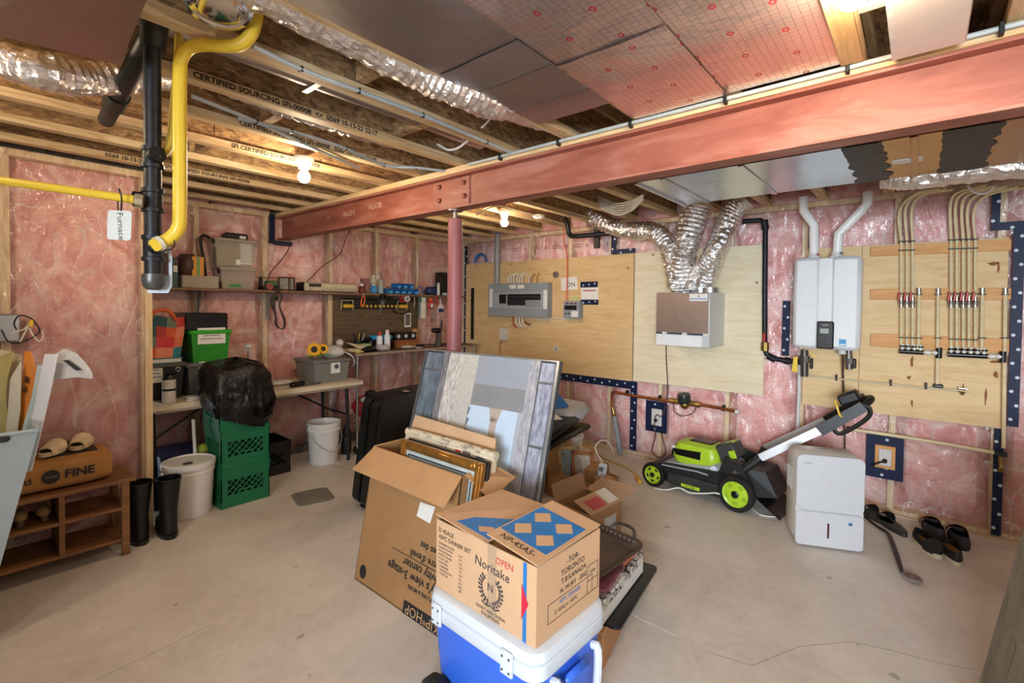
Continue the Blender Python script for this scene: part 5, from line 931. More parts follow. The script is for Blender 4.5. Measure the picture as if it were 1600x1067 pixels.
wbox('small_clamp', 'little dark clamp lying beside the crumpled rag', 'clamp', 657, .1, .04, .03, MBLACK, -4.3, .2); wbox('white_clips', 'pair of white clips lying at the front of the workbench', 'clips', 655, .09, .03, .012, MWHITE, -4.2)
gr = thing('grinder', 'upright steel and black rotary tool at the right end of the workbench', 'power tool', (-4.25, wy(685, -4.25), WT)); g0 = gr.location
build('body', MB().lathe([(.035, .001), (.036, .02), (.03, .15), (.034, .16)], g0, (.12, -.1, 1), 14), M('#7c7a78', .3, metal=.7), gr); build('motor_head', MB().box(g0 + V(.01, -.04, .185), (.07, .13, .055), None, .02), MBLK, gr); build('grip', MB().cyl(g0 + V(.02, .02, .18), g0 + V(.02, .03, .30), .018, 10, .01), MBLK, gr)
tubething('pencil', 'thin wooden rod lying across the workbench top', 'rod', [V(-4.22, wy(662, -4.22), WT + .008), V(-4.25, wy(678, -4.25), WT + .008)], .006, M('#8d6f4a', .6), 0, 6)
# under the workbench
rb = thing('red_bag', 'red bag with a black and white item on the wire shelf below the workbench', 'bag', (-4.3, U(565, 640, x=-4.3).y, .30)); p = V(-4.32, U(566, 640, x=-4.32).y + .05, .305); o = build('sack', MB().ball(p + V(0, 0, .11), .12, 16, 10, (.9, 1.3, .95)), M('#b3262b', .45), rb)
for v in o.data.vertices: v.co += V(0, 0, 0) + v.co.normalized() * .012 * noise.noise(v.co * 18)
build('black_item', MB().lathe([(.06, 0), (.07, .03), (.05, .06)], p + V(.03, .03, .20), (.6, -.2, .6), 16), MBLACK, rb); build('white_item', MB().box(p + V(.06, -.06, .19), (.05, .1, .05), (0, .5, .2), .015), M('#cfd6d6', .4), rb); build('pink_tag', MB().box(p + V(.11, .06, .06), (.006, .05, .06), None, .002), M('#d58b92', .6), rb)
build('black_canister', MB().lathe([(.045, .0005), (.05, .02), (.05, .20), (.025, .25), (.02, .28)], U(541, 708, z=0), seg=16), MBLACK, None, 'black bottle standing on the floor behind the open white bucket', 'bottle')
# ================================================================ FOLDING TABLE AND WHAT IS ON IT
TZ = .745
ft_ = thing('folding_table', 'cream plastic folding table with black folding legs against the pink wall', 'table', (-4.28, 1.7, 0)); MTB = M('#d9cbb2', .5, var=.04)
build('tabletop', MB().bb(XL + .03, -3.98, .885, 2.54, TZ - .05, TZ, .014), MTB, ft_); build('apron', MB().bb(XL + .06, -4.01, .92, 2.5, TZ - .062, TZ - .048, .004), MTB, ft_)
for y in (.915, 2.40):
    lg = build('leg', MB().tube([(-4.05, y, TZ - .06), (-4.05, y + .02, .02), (-4.05, y + .02, .0005)], .016, 10), MBLACK, ft_); build('leg', MB().tube([(-4.5, y, TZ - .06), (-4.5, y + .02, .02), (-4.5, y + .02, .0005)], .016, 10), MBLACK, ft_); build('cross_bar', MB().cyl((-4.05, y + .015, .22), (-4.5, y + .015, .22), .012, 8), MBLACK, ft_)
    s = 1 if y < 1.5 else -1; build('brace', MB().cyl((-4.27, y + .01, .42), (-4.27, y + s * .42, TZ - .07), .010, 8).cyl((-4.05, y + .01, .43), (-4.5, y + .01, .43), .01, 8), MBLACK, ft_)
T_ = lambda px, py, x: U(px, py, x=x)
def tote(label, px, xf, depth, z0, m, lidm, group='storage totes on the folding table', label_rect=None, lid=True, cat='storage tote', nm='storage_tote', h=None):
    y0, y1, a, b = lwb(*px, xf=xf); h = h or (b - a); t = thing(nm, label, cat, (xf - depth / 2, (y0 + y1) / 2, z0), group=group); x0 = max(xf - depth, XL + .03)
    tp = .018; mb = MB().hexa([V(x0 + tp, y0 + tp, z0 + .0006), V(xf - tp, y0 + tp, z0 + .0006), V(xf - tp, y1 - tp, z0 + .0006), V(x0 + tp, y1 - tp, z0 + .0006)], [V(x0, y0, z0 + h - .02), V(xf, y0, z0 + h - .02), V(xf, y1, z0 + h - .02), V(x0, y1, z0 + h - .02)])
    build('tub', mb, m, t); build('lid', MB().bb(x0 - .01, xf + .012, y0 - .012, y1 + .012, z0 + h - .032, z0 + h, .008), lidm, t)
    if label_rect:
        l0, l1, la, lb_ = lwb(*label_rect, xf=xf); L = build('paper_label', MB().bb(xf - .014, xf + .003, l0, l1, la, lb_), MPAPER, t)
        for k in range(3): zz = lb_ - (lb_ - la) * (.28 + .2 * k); w_ = (l1 - l0) * (.5, .62, .8)[k]; build('printed_line', MB().bb(xf + .0029, xf + .0036, (l0 + l1 - w_) / 2, (l0 + l1 + w_) / 2, zz - .004, zz + .004), M('#8b8a8a', .8), L)
    return t, z0 + h, (y0, y1)
MDG = M('#5b5a58', .5, var=.05)
t, zg, _ = tote('grey lidded tote under the green one on the folding table', (294, 364, 552, 604), -4.16, .36, TZ, MDG, M('#6b6a67', .5), label_rect=(311, 322, 565, 593))
build('handle_clip', MB().bb(-4.152, -4.14, U(328, 556, x=-4.15).y - .04, U(328, 556, x=-4.15).y + .04, zg - .05, zg - .004, .004), MBLACK, t)
t, zg2, _ = tote('bright green lidded tote with a white typed label, stacked on the grey tote', (299, 360, 501, 551), -4.17, .34, zg, M('#2f8f2c', .4), M('#35a32f', .35), label_rect=(309, 352, 512, 537))
build('black_case', MB().bb(-4.5, -4.19, U(290, 490, x=-4.19).y, U(356, 490, x=-4.19).y, zg2 + .0008, zg2 + .13, .006).bb(-4.505, -4.185, U(290, 490, x=-4.19).y - .004, U(356, 490, x=-4.19).y + .004, zg2 + .085, zg2 + .091, .001), MBLK, None, 'black flat case lying on top of the green tote', 'case')
t, zd, _ = tote('dark charcoal tote at the left end of the folding table behind the little extinguisher', (232, 288, 551, 608), -4.20, .36, TZ, M('#262427', .5), M('#5c5754', .5), label_rect=(233, 254, 570, 598))
tb = thing('teal_book', 'teal covered book lying on the dark charcoal tote', 'book', (-4.3, 1.05, zd)); y0, y1 = U(226, 545, x=-4.2).y, U(285, 545, x=-4.2).y
build('cover', MB().bb(-4.5, -4.19, y0, y1, zd + .0008, zd + .006).bb(-4.5, -4.19, y0, y1, zd + .034, zd + .04), M('#2b7f86', .4), tb); build('pages', MB().bb(-4.49, -4.195, y0 + .01, y1 - .008, zd + .0055, zd + .0345), MPAPER, tb)
# tote bag with a patchwork of colours
bg = thing('patterned_bag', 'open bag with an orange, red and dark teal geometric print on the teal book', 'bag', (-4.33, 1.05, zd + .04)); zb0 = zd + .0408; xf = -4.2; y0, y1 = U(229, 510, x=xf).y, U(281, 510, x=xf).y; hb = .30
cols = ['#d4562c', '#3f4a45', '#e0774f', '#6e7d6a', '#d9604a', '#e58a66', '#3c504c', '#df7b52', '#c93238', '#1f4f55', '#e2836a', '#b8332f', '#2f8f92', '#cf2b33', '#17474d', '#27808a']
ny, nz = 4, 4
for i in range(ny):
    for j in range(nz):
        f = lambda u, v: V(xf - .02 * v + .012 * math.sin(u * 3), y0 + (y1 - y0 + .05 * v) * u, zb0 + hb * v * (1 + .04 * math.sin(u * 7)))
        q = [f(i / ny, j / nz), f((i + 1) / ny, j / nz), f((i + 1) / ny, (j + 1) / nz), f(i / ny, (j + 1) / nz)]
        build('cloth_patch', MB().plate(q, .003), M(cols[(i * 5 + j * 3) % 16], .6), bg)
build('back_panel', MB().hexa([V(-4.48, y0, zb0), V(xf - .004, y0, zb0), V(xf - .004, y1, zb0), V(-4.48, y1, zb0)], [V(-4.46, y0, zb0 + hb * .8), V(xf - .03, y0, zb0 + hb * .8), V(xf - .03, y1 + .045, zb0 + hb * .8), V(-4.46, y1 + .045, zb0 + hb * .8)]), M('#c4572f', .7), bg)
build('handle', MB().tube([V(xf - .01, y0 + .02, zb0 + hb * .9), V(xf + .01, y0 + .04, zb0 + hb + .035), V(xf + .01, (y0 + y1) / 2, zb0 + hb + .05), V(xf + .01, y1 - .06, zb0 + hb + .03), V(xf - .01, y1 - .02, zb0 + hb * .9)], .014, 8, sub=4), M('#d2602f', .6), bg)
fe = thing('fire_extinguisher', 'small black and white kitchen extinguisher on the folding table', 'extinguisher', (-4.08, U(264, 600, x=-4.08).y, TZ)); e0 = fe.location
build('cylinder', MB().lathe([(.038, .001), (.042, .008), (.042, .085)], e0, seg=18), M('#e7e0da', .4), fe); build('upper_body', MB().lathe([(.042, .0855), (.042, .17), (.03, .195), (.015, .2)], e0, seg=18), MBLK, fe); build('paper_label', MB().lathe([(.0428, .10), (.0428, .165)], e0, seg=18, cap=False), M('#d9d4ce', .5, var=.25, scale=80), fe); build('valve_head', MB().box(e0 + V(0, .01, .215), (.03, .07, .03), None, .008), MBLK, fe); build('pin_ring', MB().tube([e0 + V(.02, .05 + .014 * math.cos(t), .235 + .014 * math.sin(t)) for t in [k * .7 for k in range(9)]], .003, 6, closed=True), MSTEEL, fe)
nk = build('napkins', MB().bb(-4.1, -4.0, U(293, 609, x=-4.0).y, U(315, 609, x=-4.0).y, TZ + .0006, TZ + .012, .003).bb(-4.11, -4.0, U(293, 609, x=-4.0).y + .005, U(315, 609, x=-4.0).y, TZ + .0135, TZ + .028, .004), MWHITE, None, 'folded white napkins near the front edge of the folding table', 'napkins')
kn = thing('white_finial', 'white knob on a thin rod behind the black bag', 'knob', T_(388, 545, -4.4)); p = T_(388, 541, -4.4); build('knob', MB().ball(p, .028, 12, 8, (1, 1.25, .8)), MWHITE, kn); build('rod', MB().cyl(V(p.x, p.y - .01, TZ + .001), p, .006, 8), MSTEEL, kn)
cl_ = build('white_cloth', MB().ball(V(-4.25, T_(438, 585, -4.25).y, TZ + .022), .07, 16, 8, (.9, 1.5, .3)), M('#dcdcd8', .8), None, 'crumpled white cloth on the folding table beside the black bag', 'cloth')
for v in cl_.data.vertices: v.co *= 1 + .2 * noise.noise(v.co * 26)
hg = thing('black_tool', 'black hand tool lying on the folding table in front of the grey tote', 'tool', (-4.06, T_(470, 592, -4.06).y, TZ)); y = hg.location.y; build('body', MB().box((-4.06, y - .03, TZ + .024), (.06, .14, .044), (0, 0, .2), .016), MBLK, hg); build('blade', MB().box((-4.05, y + .10, TZ + .013), (.02, .16, .012), (0, 0, .12), .004), MDGREY, hg); build('tip', MB().box((-4.08, y + .17, TZ + .012), (.05, .04, .014), (0, 0, -.2), .004), M('#b0a791', .4), hg)
t, zt2, yy = tote('grey tote with a red and white sticker, holding sunflowers, on the folding table', (491, 546, 554, 590), -4.07, .36, TZ, M('#7a7a76', .5, var=.05), M('#6f6f6b', .5), group=None)
y0, y1, a, b = lwb(517, 531, 562, 583, xf=-4.075); lb = build('sticker', MB().bb(-4.085, -4.068, y0, y1, a, b, .002), MPAPER, t); build('red_corner', MB().bb(-4.0685, -4.067, y0, y0 + .6 * (y1 - y0), b - .025, b), MRED, lb); build('dark_mark', MB().lathe([(.022, 0), (.022, .0012)], V(-4.068, (y0 + y1) / 2 + .008, (a + b) / 2), (1, 0, 0), 14), M('#45506b', .5), lb)
pw = build('plastic_bag', MB().ball(V(-4.22, T_(520, 550, -4.22).y, zt2 + .05), .085, 18, 10, (1, 1.4, .7)), clear('#e4e2df', 'clear_bag', .7), None, 'clear plastic bag wrapped round the sunflowers in the grey tote', 'plastic bag')
for v in pw.data.vertices: v.co *= 1 + .2 * noise.noise(v.co * 22)
for k, (px, py, r) in enumerate(((491, 546, .065), (505, 545, .05))):
    p = T_(px, py, -4.06); nrm = V(.85, -.45 + .3 * k, .15).normalized(); sf = thing('sunflower', ('larger yellow sunflower leaning over the grey tote', 'smaller yellow sunflower next to the larger one over the grey tote')[k], 'flower', p, group='artificial sunflowers'); Q = V(0, 0, 1).rotation_difference(nrm).to_matrix()
    build('flower_head', MB().lathe([(r * .42, -.008), (r * .42, .006), (r * .2, .012)], p, nrm, 16), M('#33211a', .8), sf); mb = MB()
    for i in range(20):
        a = 2 * math.pi * i / 20; d = V(math.cos(a), math.sin(a), 0); sdv = V(-math.sin(a), math.cos(a), 0); c = lambda rr, ss, hh: p + Q @ (d * rr + sdv * ss + V(0, 0, hh)); rr = r * (1 if i % 2 else .88)
        mb.add([c(r * .36, 0, 0), c(r * .7, r * .16, .004), c(rr * 1.08, 0, -.006), c(r * .7, -r * .16, .004), c(r * .7, 0, .01)], [(0, 3, 4), (0, 4, 1), (1, 4, 2), (4, 3, 2)])
    build('petals', mb, M('#f2b81f', .6), sf, kind='stuff', recalc=False); build('stem', MB().tube([p - nrm * .006, p + V(-.05, .01, -.03), V(-4.16, p.y + .02, zt2 + .005)], .006, 6, sub=3), M('#5b7a35', .6), sf)
    for s in (-1, 1): build('leaf', MB().plate([p + V(-.02, .01 * s, -.05), p + V(.0, .05 * s, -.07), p + V(-.0, .085 * s, -.062), p + V(-.01, .05 * s, -.05)], .002), M('#4f7a38', .6), sf)
tubething('white_hose', 'white cable looping from the workbench corner behind the grey tote', 'cable', [T_(541, 551, -4.25), T_(550, 556, -4.2), T_(554, 566, -4.2), T_(550, 573, -4.25)], .008, MCABLE, 6, 8)
# ================================================================ CRATES, BUCKETS, BOOTS
MCR = M('#166b45', .45, var=.06)
def crate(label, loc, m, w=.33, d=.33, h=.28, group=None, rz=0):
    t = thing('milk_crate', label, 'crate', loc, rz, group); b = .004
    def L(nm, mb): return build(nm, mb, m, t, local=True)
    mb = MB()
    for sx in (-1, 1):
        for sy in (-1, 1): mb.bb(sx * w / 2, sx * (w / 2 - .03), sy * d / 2, sy * (d / 2 - .006), .0, h); mb.bb(sx * w / 2, sx * (w / 2 - .006), sy * d / 2, sy * (d / 2 - .03), 0, h)
    mb.bb(-w / 2, w / 2, -d / 2, d / 2, 0, .008)
    L('shell', mb)
    mb = MB()
    for z0, z1 in ((0.0, .05), (h - .075, h - .004)):
        mb.bb(-w / 2 - .002, w / 2 + .002, -d / 2 - .002, -d / 2 + .004, z0, z1); mb.bb(-w / 2 - .002, w / 2 + .002, d / 2 - .004, d / 2 + .002, z0, z1); mb.bb(-w / 2 - .002, -w / 2 + .004, -d / 2, d / 2, z0, z1); mb.bb(w / 2 - .004, w / 2 + .002, -d / 2, d / 2, z0, z1)
    L('band', mb)
    mb = MB().bb(-w / 2 - .006, w / 2 + .006, -d / 2 - .006, -d / 2 + .004, h - .02, h - .001); mb.bb(-w / 2 - .006, w / 2 + .006, d / 2 - .004, d / 2 + .006, h - .02, h - .001); mb.bb(-w / 2 - .006, -w / 2 + .004, -d / 2, d / 2, h - .02, h - .001); mb.bb(w / 2 - .004, w / 2 + .006, -d / 2, d / 2, h - .02, h - .001); L('rim', mb)
    za, zb = .085, h - .085
    for face in range(4):
        mb = MB(Matrix.Rotation(face * math.pi / 2, 4, 'Z')); W = .12; X = (d if face % 2 else w) / 2 - .002; H = zb - za; n = int((2 * W + H) / .042)
        for s in (1, -1):
            for k in range(n + 1):
                c = -W - H + k * (2 * W + H) / n
                a0, a1 = max(-W, c), min(W, c + H)
                if a1 - a0 < .008: continue
                z0, z1 = za + (a0 - c), za + (a1 - c)
                if s < 0: a0, a1 = -a0, -a1
                p, q = V(X, a0, z0), V(X, a1, z1); mb.tube([p, q], .0036, 4, cap=False)
        L('lattice', mb)
        mb = MB(Matrix.Rotation(face * math.pi / 2, 4, 'Z')); E_ = (w if face % 2 else d) / 2 - .008; mb.bb(X - .003, X + .001, -E_, -W, .045, h - .07); mb.bb(X - .003, X + .001, W, E_, .045, h - .07); mb.bb(X - .003, X + .001, -W, W, .045, za + .002); mb.bb(X - .003, X + .001, -W, W, zb - .002, h - .07); L('side_panel', mb)
        mb = MB(Matrix.Rotation(face * math.pi / 2, 4, 'Z')); mb.bb(X - .003, X + .003, -.055, .055, za + .02, za + .03); L('label_bar', mb)
    return t
cy = (1.234 + 1.565) / 2; GCR = 'green milk crates in one stack'
crate('green milk crate at the bottom of the stack', (-3.885, cy, .001), MCR, group=GCR); crate('green milk crate in the middle of the stack', (-3.885, cy, .277), MCR, group=GCR); crate('green milk crate at the top of the stack, under the black bag', (-3.885, cy - .01, .553), MCR, group=GCR, h=.27)
crate('black milk crate on the floor behind the green stack', (-4.30, 1.75, .001), MBLACK, h=.28)
n = NT('black_bag_plastic'); f = n.noise(n.map((6, 6, 3)), 2.2, 5, .6, 1.4); n.set(col=srgb('#050506'), rough=.13, spec=.5); n.bump(f, .8, .025); MBAG = n.mat
bagc = V(-3.885, cy - .005, .70); mb = MB()
def bagf(u, v):
    a = 2 * math.pi * u; k = noise.noise(V(math.cos(a) * 2, math.sin(a) * 2, v * 3)); k2 = abs(noise.noise(V(math.cos(a) * 5, math.sin(a) * 5, v * 7 + 4)))
    sq = 1 / max(abs(math.cos(a)), abs(math.sin(a))) ** .55
    prof = [(0.0, .20), (.15, .215), (.35, .225), (.55, .225), (.75, .21), (.9, .17), (1.0, .0)]
    for (v0, r0), (v1, r1) in zip(prof, prof[1:]):
        if v <= v1: r = r0 + (r1 - r0) * (v - v0) / (v1 - v0); break
    z = .665 + .385 * v - (.05 + .08 * math.sin(a * 1.0 + .5) * (1 - v)) * (1 - v)
    r = r * sq * (1 + .10 * k - .10 * k2)
    return V(bagc.x + r * math.cos(a), bagc.y + r * math.sin(a), z + .03 * k * v)
mb.grid(bagf, 48, 26); build('garbage_bag', mb, MBAG, None, 'shiny black garbage bag pulled over the top green crate', 'bag', ang=80)
MBK = M('#e4e1dd', .35, var=.03)
b1 = V(-3.83, 1.07, 0); w1 = thing('lidded_bucket', 'white plastic bucket with a lid standing between boots and crates', 'bucket', b1)
build('pail', MB().lathe([(.13, .001), (.135, .01), (.150, .30), (.156, .30), (.156, .312), (.150, .315), (.156, .33), (.156, .34)], b1, seg=36), MBK, w1); build('lid', MB().lathe([(.160, .335), (.162, .345), (.162, .368), (.152, .372), (.146, .362), (.02, .360), (.006, .36)], b1, seg=36), MBK, w1); build('pour_spot', MB().lathe([(.03, .361), (.03, .366), (.02, .367)], b1 + V(.05, -.02, 0), seg=14), M('#4d4846', .5), w1); build('handle_ear', MB().box(b1 + V(.12, -.10, .26), (.03, .03, .05), (0, 0, -.7), .006), MBK, w1)
b2 = V(-4.17, 2.24, 0); w2 = thing('open_bucket', 'open white plastic bucket with a wire handle in front of the folding table', 'bucket', b2)
build('pail', MB().lathe([(.118, .001), (.122, .008), (.140, .30), (.148, .30), (.148, .315), (.142, .318), (.148, .34), (.150, .375), (.144, .376), (.134, .30), (.114, .012)], b2, seg=36), MBK, w2)
build('wire_handle', MB().tube([b2 + V(.02, -.15, .33), b2 + V(.10, -.13, .22), b2 + V(.155, -.03, .13), b2 + V(.155, .05, .13), b2 + V(.09, .13, .22), b2 + V(-.0, .152, .33)], .003, 6, sub=5), M('#b9bbbd', .35, metal=.4), w2)
for s in (-1, 1): build('handle_ear', MB().box(b2 + V(.01, s * .148, .33), (.03, .012, .045), None, .004), MBK, w2)
tubething('mop_stick', 'white mop handle sticking up behind the lidded bucket', 'handle', [U(305, 712, x=-3.98), U(302, 655, x=-4.02)], .012, MWHITE, 0, 10)
build('mop_bucket', MB().hexa([V(-4.35, 1.0, .001), V(-4.1, 1.0, .001), V(-4.1, 1.2, .001), V(-4.35, 1.2, .001)], [V(-4.4, .96, .36), V(-4.06, .96, .36), V(-4.06, 1.24, .36), V(-4.4, 1.24, .36)]), M('#2b2f5c', .5), None, 'dark blue bucket in the shade under the folding table', 'bucket')
build('green_ball', MB().ball(V(-4.03, U(317, 703, x=-4.03).y, .37 + .0), .045, 14, 10), M('#9fae3d', .6), None, 'yellow green ball sitting behind the lidded bucket', 'ball').location.z = .326
build('floor_drain', MB(Matrix.Translation(U(489, 776, z=0) - V(0, 0, .003)) @ Matrix.Rotation(R(-14), 4, 'Z')).prism(rrect(.142, .132, .05, 6), .008).prism(rrect(.128, .118, .045, 6), .0095), M('#7b746b', .75, var=.22, scale=30, bump=.3), None, 'round grey floor drain cover set in the concrete', 'drain cover')
def boot(label, c, rz):
    t = thing('rubber_boot', label, 'boot', c, rz, 'black rubber boots'); mb = MB()
    prof = [(0, .062, .045), (.06, .062, .046), (.14, .050, .046), (.22, .056, .054), (.30, .064, .062), (.345, .066, .064)]
    for z0, z1 in zip(prof, prof[1:]): pass
    vs = []; fs = []; sg = 20
    for z, rx, ry in prof:
        for k in range(sg): a = 2 * math.pi * k / sg; vs.append(V(rx * math.cos(a), ry * math.sin(a), z + .02))
    for i in range(len(prof) - 1):
        for k in range(sg): fs.append((i * sg + k, i * sg + (k + 1) % sg, (i + 1) * sg + (k + 1) % sg, (i + 1) * sg + k))
    mb.add(vs, fs); mb.ball(V(.09, 0, .06), .06, 16, 10, (1.9, .82, .75)); build('shaft', mb, M('#0d0c0c', .5), t, local=True)
    build('sole', MB().prism([(.2 * math.cos(a) * (.62 if math.cos(a) < 0 else 1) * .98 + .035, .052 * math.sin(a)) for a in [2 * math.pi * k / 20 for k in range(20)]], .026, Matrix.Translation((0, 0, .0005))), MBLK, t, local=True); build('top_band', MB().lathe([(.067, .345), (.069, .35), (.069, .365), (.064, .366), (.06, .30)], (0, 0, 0), seg=20, cap=False), MBLK, t, local=True)
boot('tall black rubber boot next to the wooden shoe bench', V(-3.60, .745, 0), R(180)); boot('tall black rubber boot next to the lidded bucket', V(-3.56, .885, 0), R(178))
# ================================================================ SHOE BENCH
BX, BY0, BY1, BZ = -3.457, -.45, .672, .447
MBN = wood('#8d5f36', '#6b4526', sc=(22, 1.6, 22), name='stained_pine')
bn = thing('shoe_bench', 'low brown wooden shoe bench with open cubbies against the pink wall', 'bench', (-3.6, .1, 0))
build('top', MB().bb(XN + .02, BX + .012, BY0, BY1 + .03, BZ - .022, BZ, .003), MBN, bn)
for y in (BY0 + .02, BY1 - .018):
    for x in (BX - .014, XN + .04): build('leg', MB().bb(x - .014, x + .014, y - .018, y + .018, .0005, BZ - .0225, .002), MBN, bn)
build('side_panel', MB().bb(XN + .055, BX - .03, BY1 - .03, BY1 - .018, .26, .28), MBN, bn)
for z in (.265, .085): build('shelf', MB().bb(XN + .03, BX - .004, BY0 + .03, BY1 - .03, z, z + .018, .002), MBN, bn)
for y in (.384, -.05): build('divider', MB().bb(XN + .04, BX - .002, y - .012, y + .012, .087, BZ - .023, .002), MBN, bn)
bgx = thing('flour_bag', 'brown paper bag printed FINE lying on the wooden shoe bench', 'bag', (-3.62, .3, BZ)); mb = MB(); by0, by1 = -.05, .60
def fb(u, v):
    a = 2 * math.pi * u; e = min(1, 6 * min(v, 1 - v)) ** .4; c, s = math.cos(a), math.sin(a); c = math.copysign(abs(c) ** .45, c); s = math.copysign(abs(s) ** .45, s)
    k = noise.noise(V(c * 1.5, s * 1.5, v * 5)); y = by0 + (by1 - by0) * v
    return V(-3.635 + .15 * c * (.94 + .06 * e) + .004 * k, y, BZ + .085 + (.083 * s) * (.8 + .2 * e) * (1 if s < 0 else 1 + .08 * k))
mb.grid(fb, 40, 30); mb.add([fb(u / 40, 1) for u in range(40)], [list(range(40))]); mb.add([fb(u / 40, 0) for u in range(40)], [list(range(40))])
build('paper_sack', mb, cardboard('#a97a45'), bgx, ang=60)
Tb = frame((-3.4815, .46, BZ + .085), (0, 1, 0), (0, 0, 1)); MBROWN = M('#241c1c', .7, var=0)
build('lettering', MB().text('FINE', .062, Tb @ Matrix.Translation((.0, .0, .004)), bold=.03).text('OGERS', .038, Tb @ Matrix.Translation((-.245, -.008, .004)), bold=.03), MBROWN, bgx, recalc=False); rd_ = build('printed_disc', MB().lathe([(.036, 0), (.036, .001)], Tb @ V(-.115, 0, .0035), (1, 0, 0), 24), MBROWN, bgx); build('lettering', MB().text('ROGERS', .013, Tb @ Matrix.Translation((-.115, 0, .006))), M('#9d8a78', .7), rd_, recalc=False)
build('printed_panel', MB().bb(-3.74, -3.56, .34, .55, BZ + .166, BZ + .1705, .002), M('#2b2422', .7), bgx)
def slipper(label, c, rz):
    t = thing('slide_slipper', label, 'slipper', c, rz, 'cream slippers on the paper bag')
    build('sole', MB().prism([(.125 * math.cos(a), .047 * math.sin(a) * (1 + .12 * math.cos(a))) for a in [2 * math.pi * k / 24 for k in range(24)]], .022), M('#cbb694', .7), t, local=True)
    build('insole', MB().prism([(.115 * math.cos(a), .04 * math.sin(a) * (1 + .12 * math.cos(a))) for a in [2 * math.pi * k / 24 for k in range(24)]], .002, Matrix.Translation((0, 0, .022))), M('#3a2c28', .8), t, local=True)
    mb = MB(); mb.grid(lambda u, v: V(.115 - .12 * v - .02 * math.sin(u * math.pi) * (1 - v), -.05 * math.cos(u * math.pi) * (1 - .25 * (1 - v)), .012 + (.03 + .03 * v) * math.sin(u * math.pi) ** .7), 14, 6); mb.grid(lambda u, v: V(.113 - .116 * v - .02 * math.sin(u * math.pi) * (1 - v), -.047 * math.cos(u * math.pi) * (1 - .25 * (1 - v)), .010 + (.028 + .029 * v) * math.sin(u * math.pi) ** .7), 14, 6); build('upper_strap', mb, M('#d9c5a3', .8), t, local=True)
slipper('cream slide slipper on the left of the paper bag', V(-3.655, .385, BZ + .178), R(-32)); slipper('cream slide slipper beside the dark printed panel of the paper bag', V(-3.70, .50, BZ + .178), R(-22))
for k, y in enumerate((.235, .325)):
    t = thing('heeled_shoe', ('pale heeled shoe deeper left in the upper cubby of the shoe bench', 'pale heeled shoe nearest the divider in the upper cubby of the shoe bench')[k], 'shoe', (-3.62, y, .284)); build('upper', MB().ball(V(-3.60, y, .325), .036, 14, 8, (2.0, .9, .8)), M('#a9895f', .6), t); build('heel', MB().cyl(V(-3.55, y, .2845), V(-3.55, y, .32), .016, 10), M('#6b533a', .6), t)
# ================================================================ BIN OF PAPERS AT THE LEFT
A = U(60, 672, z=.9); mb = MB()
top = [V(A.x - .55, A.y - .62, .9), V(A.x, A.y - .62, .9), V(A.x, A.y, .9), V(A.x - .55, A.y, .9)]; bot = [V(A.x - .50, A.y - .43, .001), V(A.x - .03, A.y - .43, .001), V(A.x - .03, A.y - .19, .001), V(A.x - .50, A.y - .19, .001)]
cx = sum((p for p in top), V(0, 0, 0)) / 4
bi = thing('recycling_bin', 'tall pale blue grey plastic bin tapering down, full of papers, at the left edge', 'bin', V(cx.x, cx.y, 0)); MBI = M('#a9bcc6', .35, var=.04)
for i in range(4):
    j = (i + 1) % 4; mb.plate([bot[i], bot[j], top[j], top[i]], -.006)
mb.plate(bot, .006); build('tub', mb, MBI, bi); mb = MB()
for i in range(4): mb.tube([top[i], top[(i + 1) % 4]], .009, 8)
build('rim', mb, MBI, bi); hh_ = U(2, 686, x=A.x + .003); build('handle_hole', MB().box(hh_, (.02, .05, .03), None, .008), M('#22282c', .5), bi)
def sheetpaper(name, label, pts_l, pts_r, m, th=.004, cat='paper', group='papers standing in the bin'):
    mb = MB(); n = len(pts_l); vs = []
    for l, r in zip(pts_l, pts_r): vs += [l, r, l + V(-.0, -th, -th), r + V(0, -th, -th)]
    fs = []
    for i in range(n - 1): a, b = 4 * i, 4 * i + 4; fs += [(a, a + 1, b + 1, b), (a + 2, b + 2, b + 3, a + 3), (a, b, b + 2, a + 2), (a + 1, a + 3, b + 3, b + 1)]
    fs += [(0, 2, 3, 1), (4 * n - 4, 4 * n - 3, 4 * n - 1, 4 * n - 2)]
    return build(name, mb.add(vs, fs), m, None, label, cat, group, ang=60)
D = lambda px, py, k: EYE + ray(px, py) * k
sheetpaper('magazine', 'white glossy magazine spine standing rolled in the bin', [D(34, 735, 2.25), D(48, 670, 2.25), D(60, 610, 2.25), D(71, 553, 2.25)], [D(50, 735, 2.25), D(66, 670, 2.25), D(80, 610, 2.25), D(91, 553, 2.25)], M('#dfe3ee', .4, var=.02))
nw = sheetpaper('newspaper_flyer', 'curled grey white newspaper flopping over beside the white magazine', [D(75, 575, 2.3), D(85, 553, 2.3), D(100, 545, 2.3), D(120, 552, 2.3), D(135, 568, 2.3), D(144, 582, 2.3)], [D(70, 625, 2.3), D(88, 592, 2.3), D(104, 590, 2.3), D(120, 588, 2.3), D(134, 589, 2.3), D(145, 590, 2.3)], M('#d5d5d8', .6, var=.08, scale=40)); build('printed_photo', MB().plate([D(98, 563, 2.285), D(106, 562, 2.285), D(128, 578, 2.285), D(119, 579, 2.285)], .002), M('#3a3a40', .5), nw)
of = sheetpaper('orange_folder', 'orange printed flyer standing in the bin', [D(24, 690, 2.32), D(32, 630, 2.32), D(38, 580, 2.32), D(40, 548, 2.32)], [D(38, 690, 2.32), D(46, 630, 2.32), D(58, 580, 2.32), D(49, 550, 2.32)], M('#e08a2d', .5)); 
for px, py in ((41, 593), (38, 608)): p = D(px, py, 2.305); build('printed_mark', MB().ball(p, .014, 10, 6, (1, .5, 1.3)), M('#4a3220', .7), of)
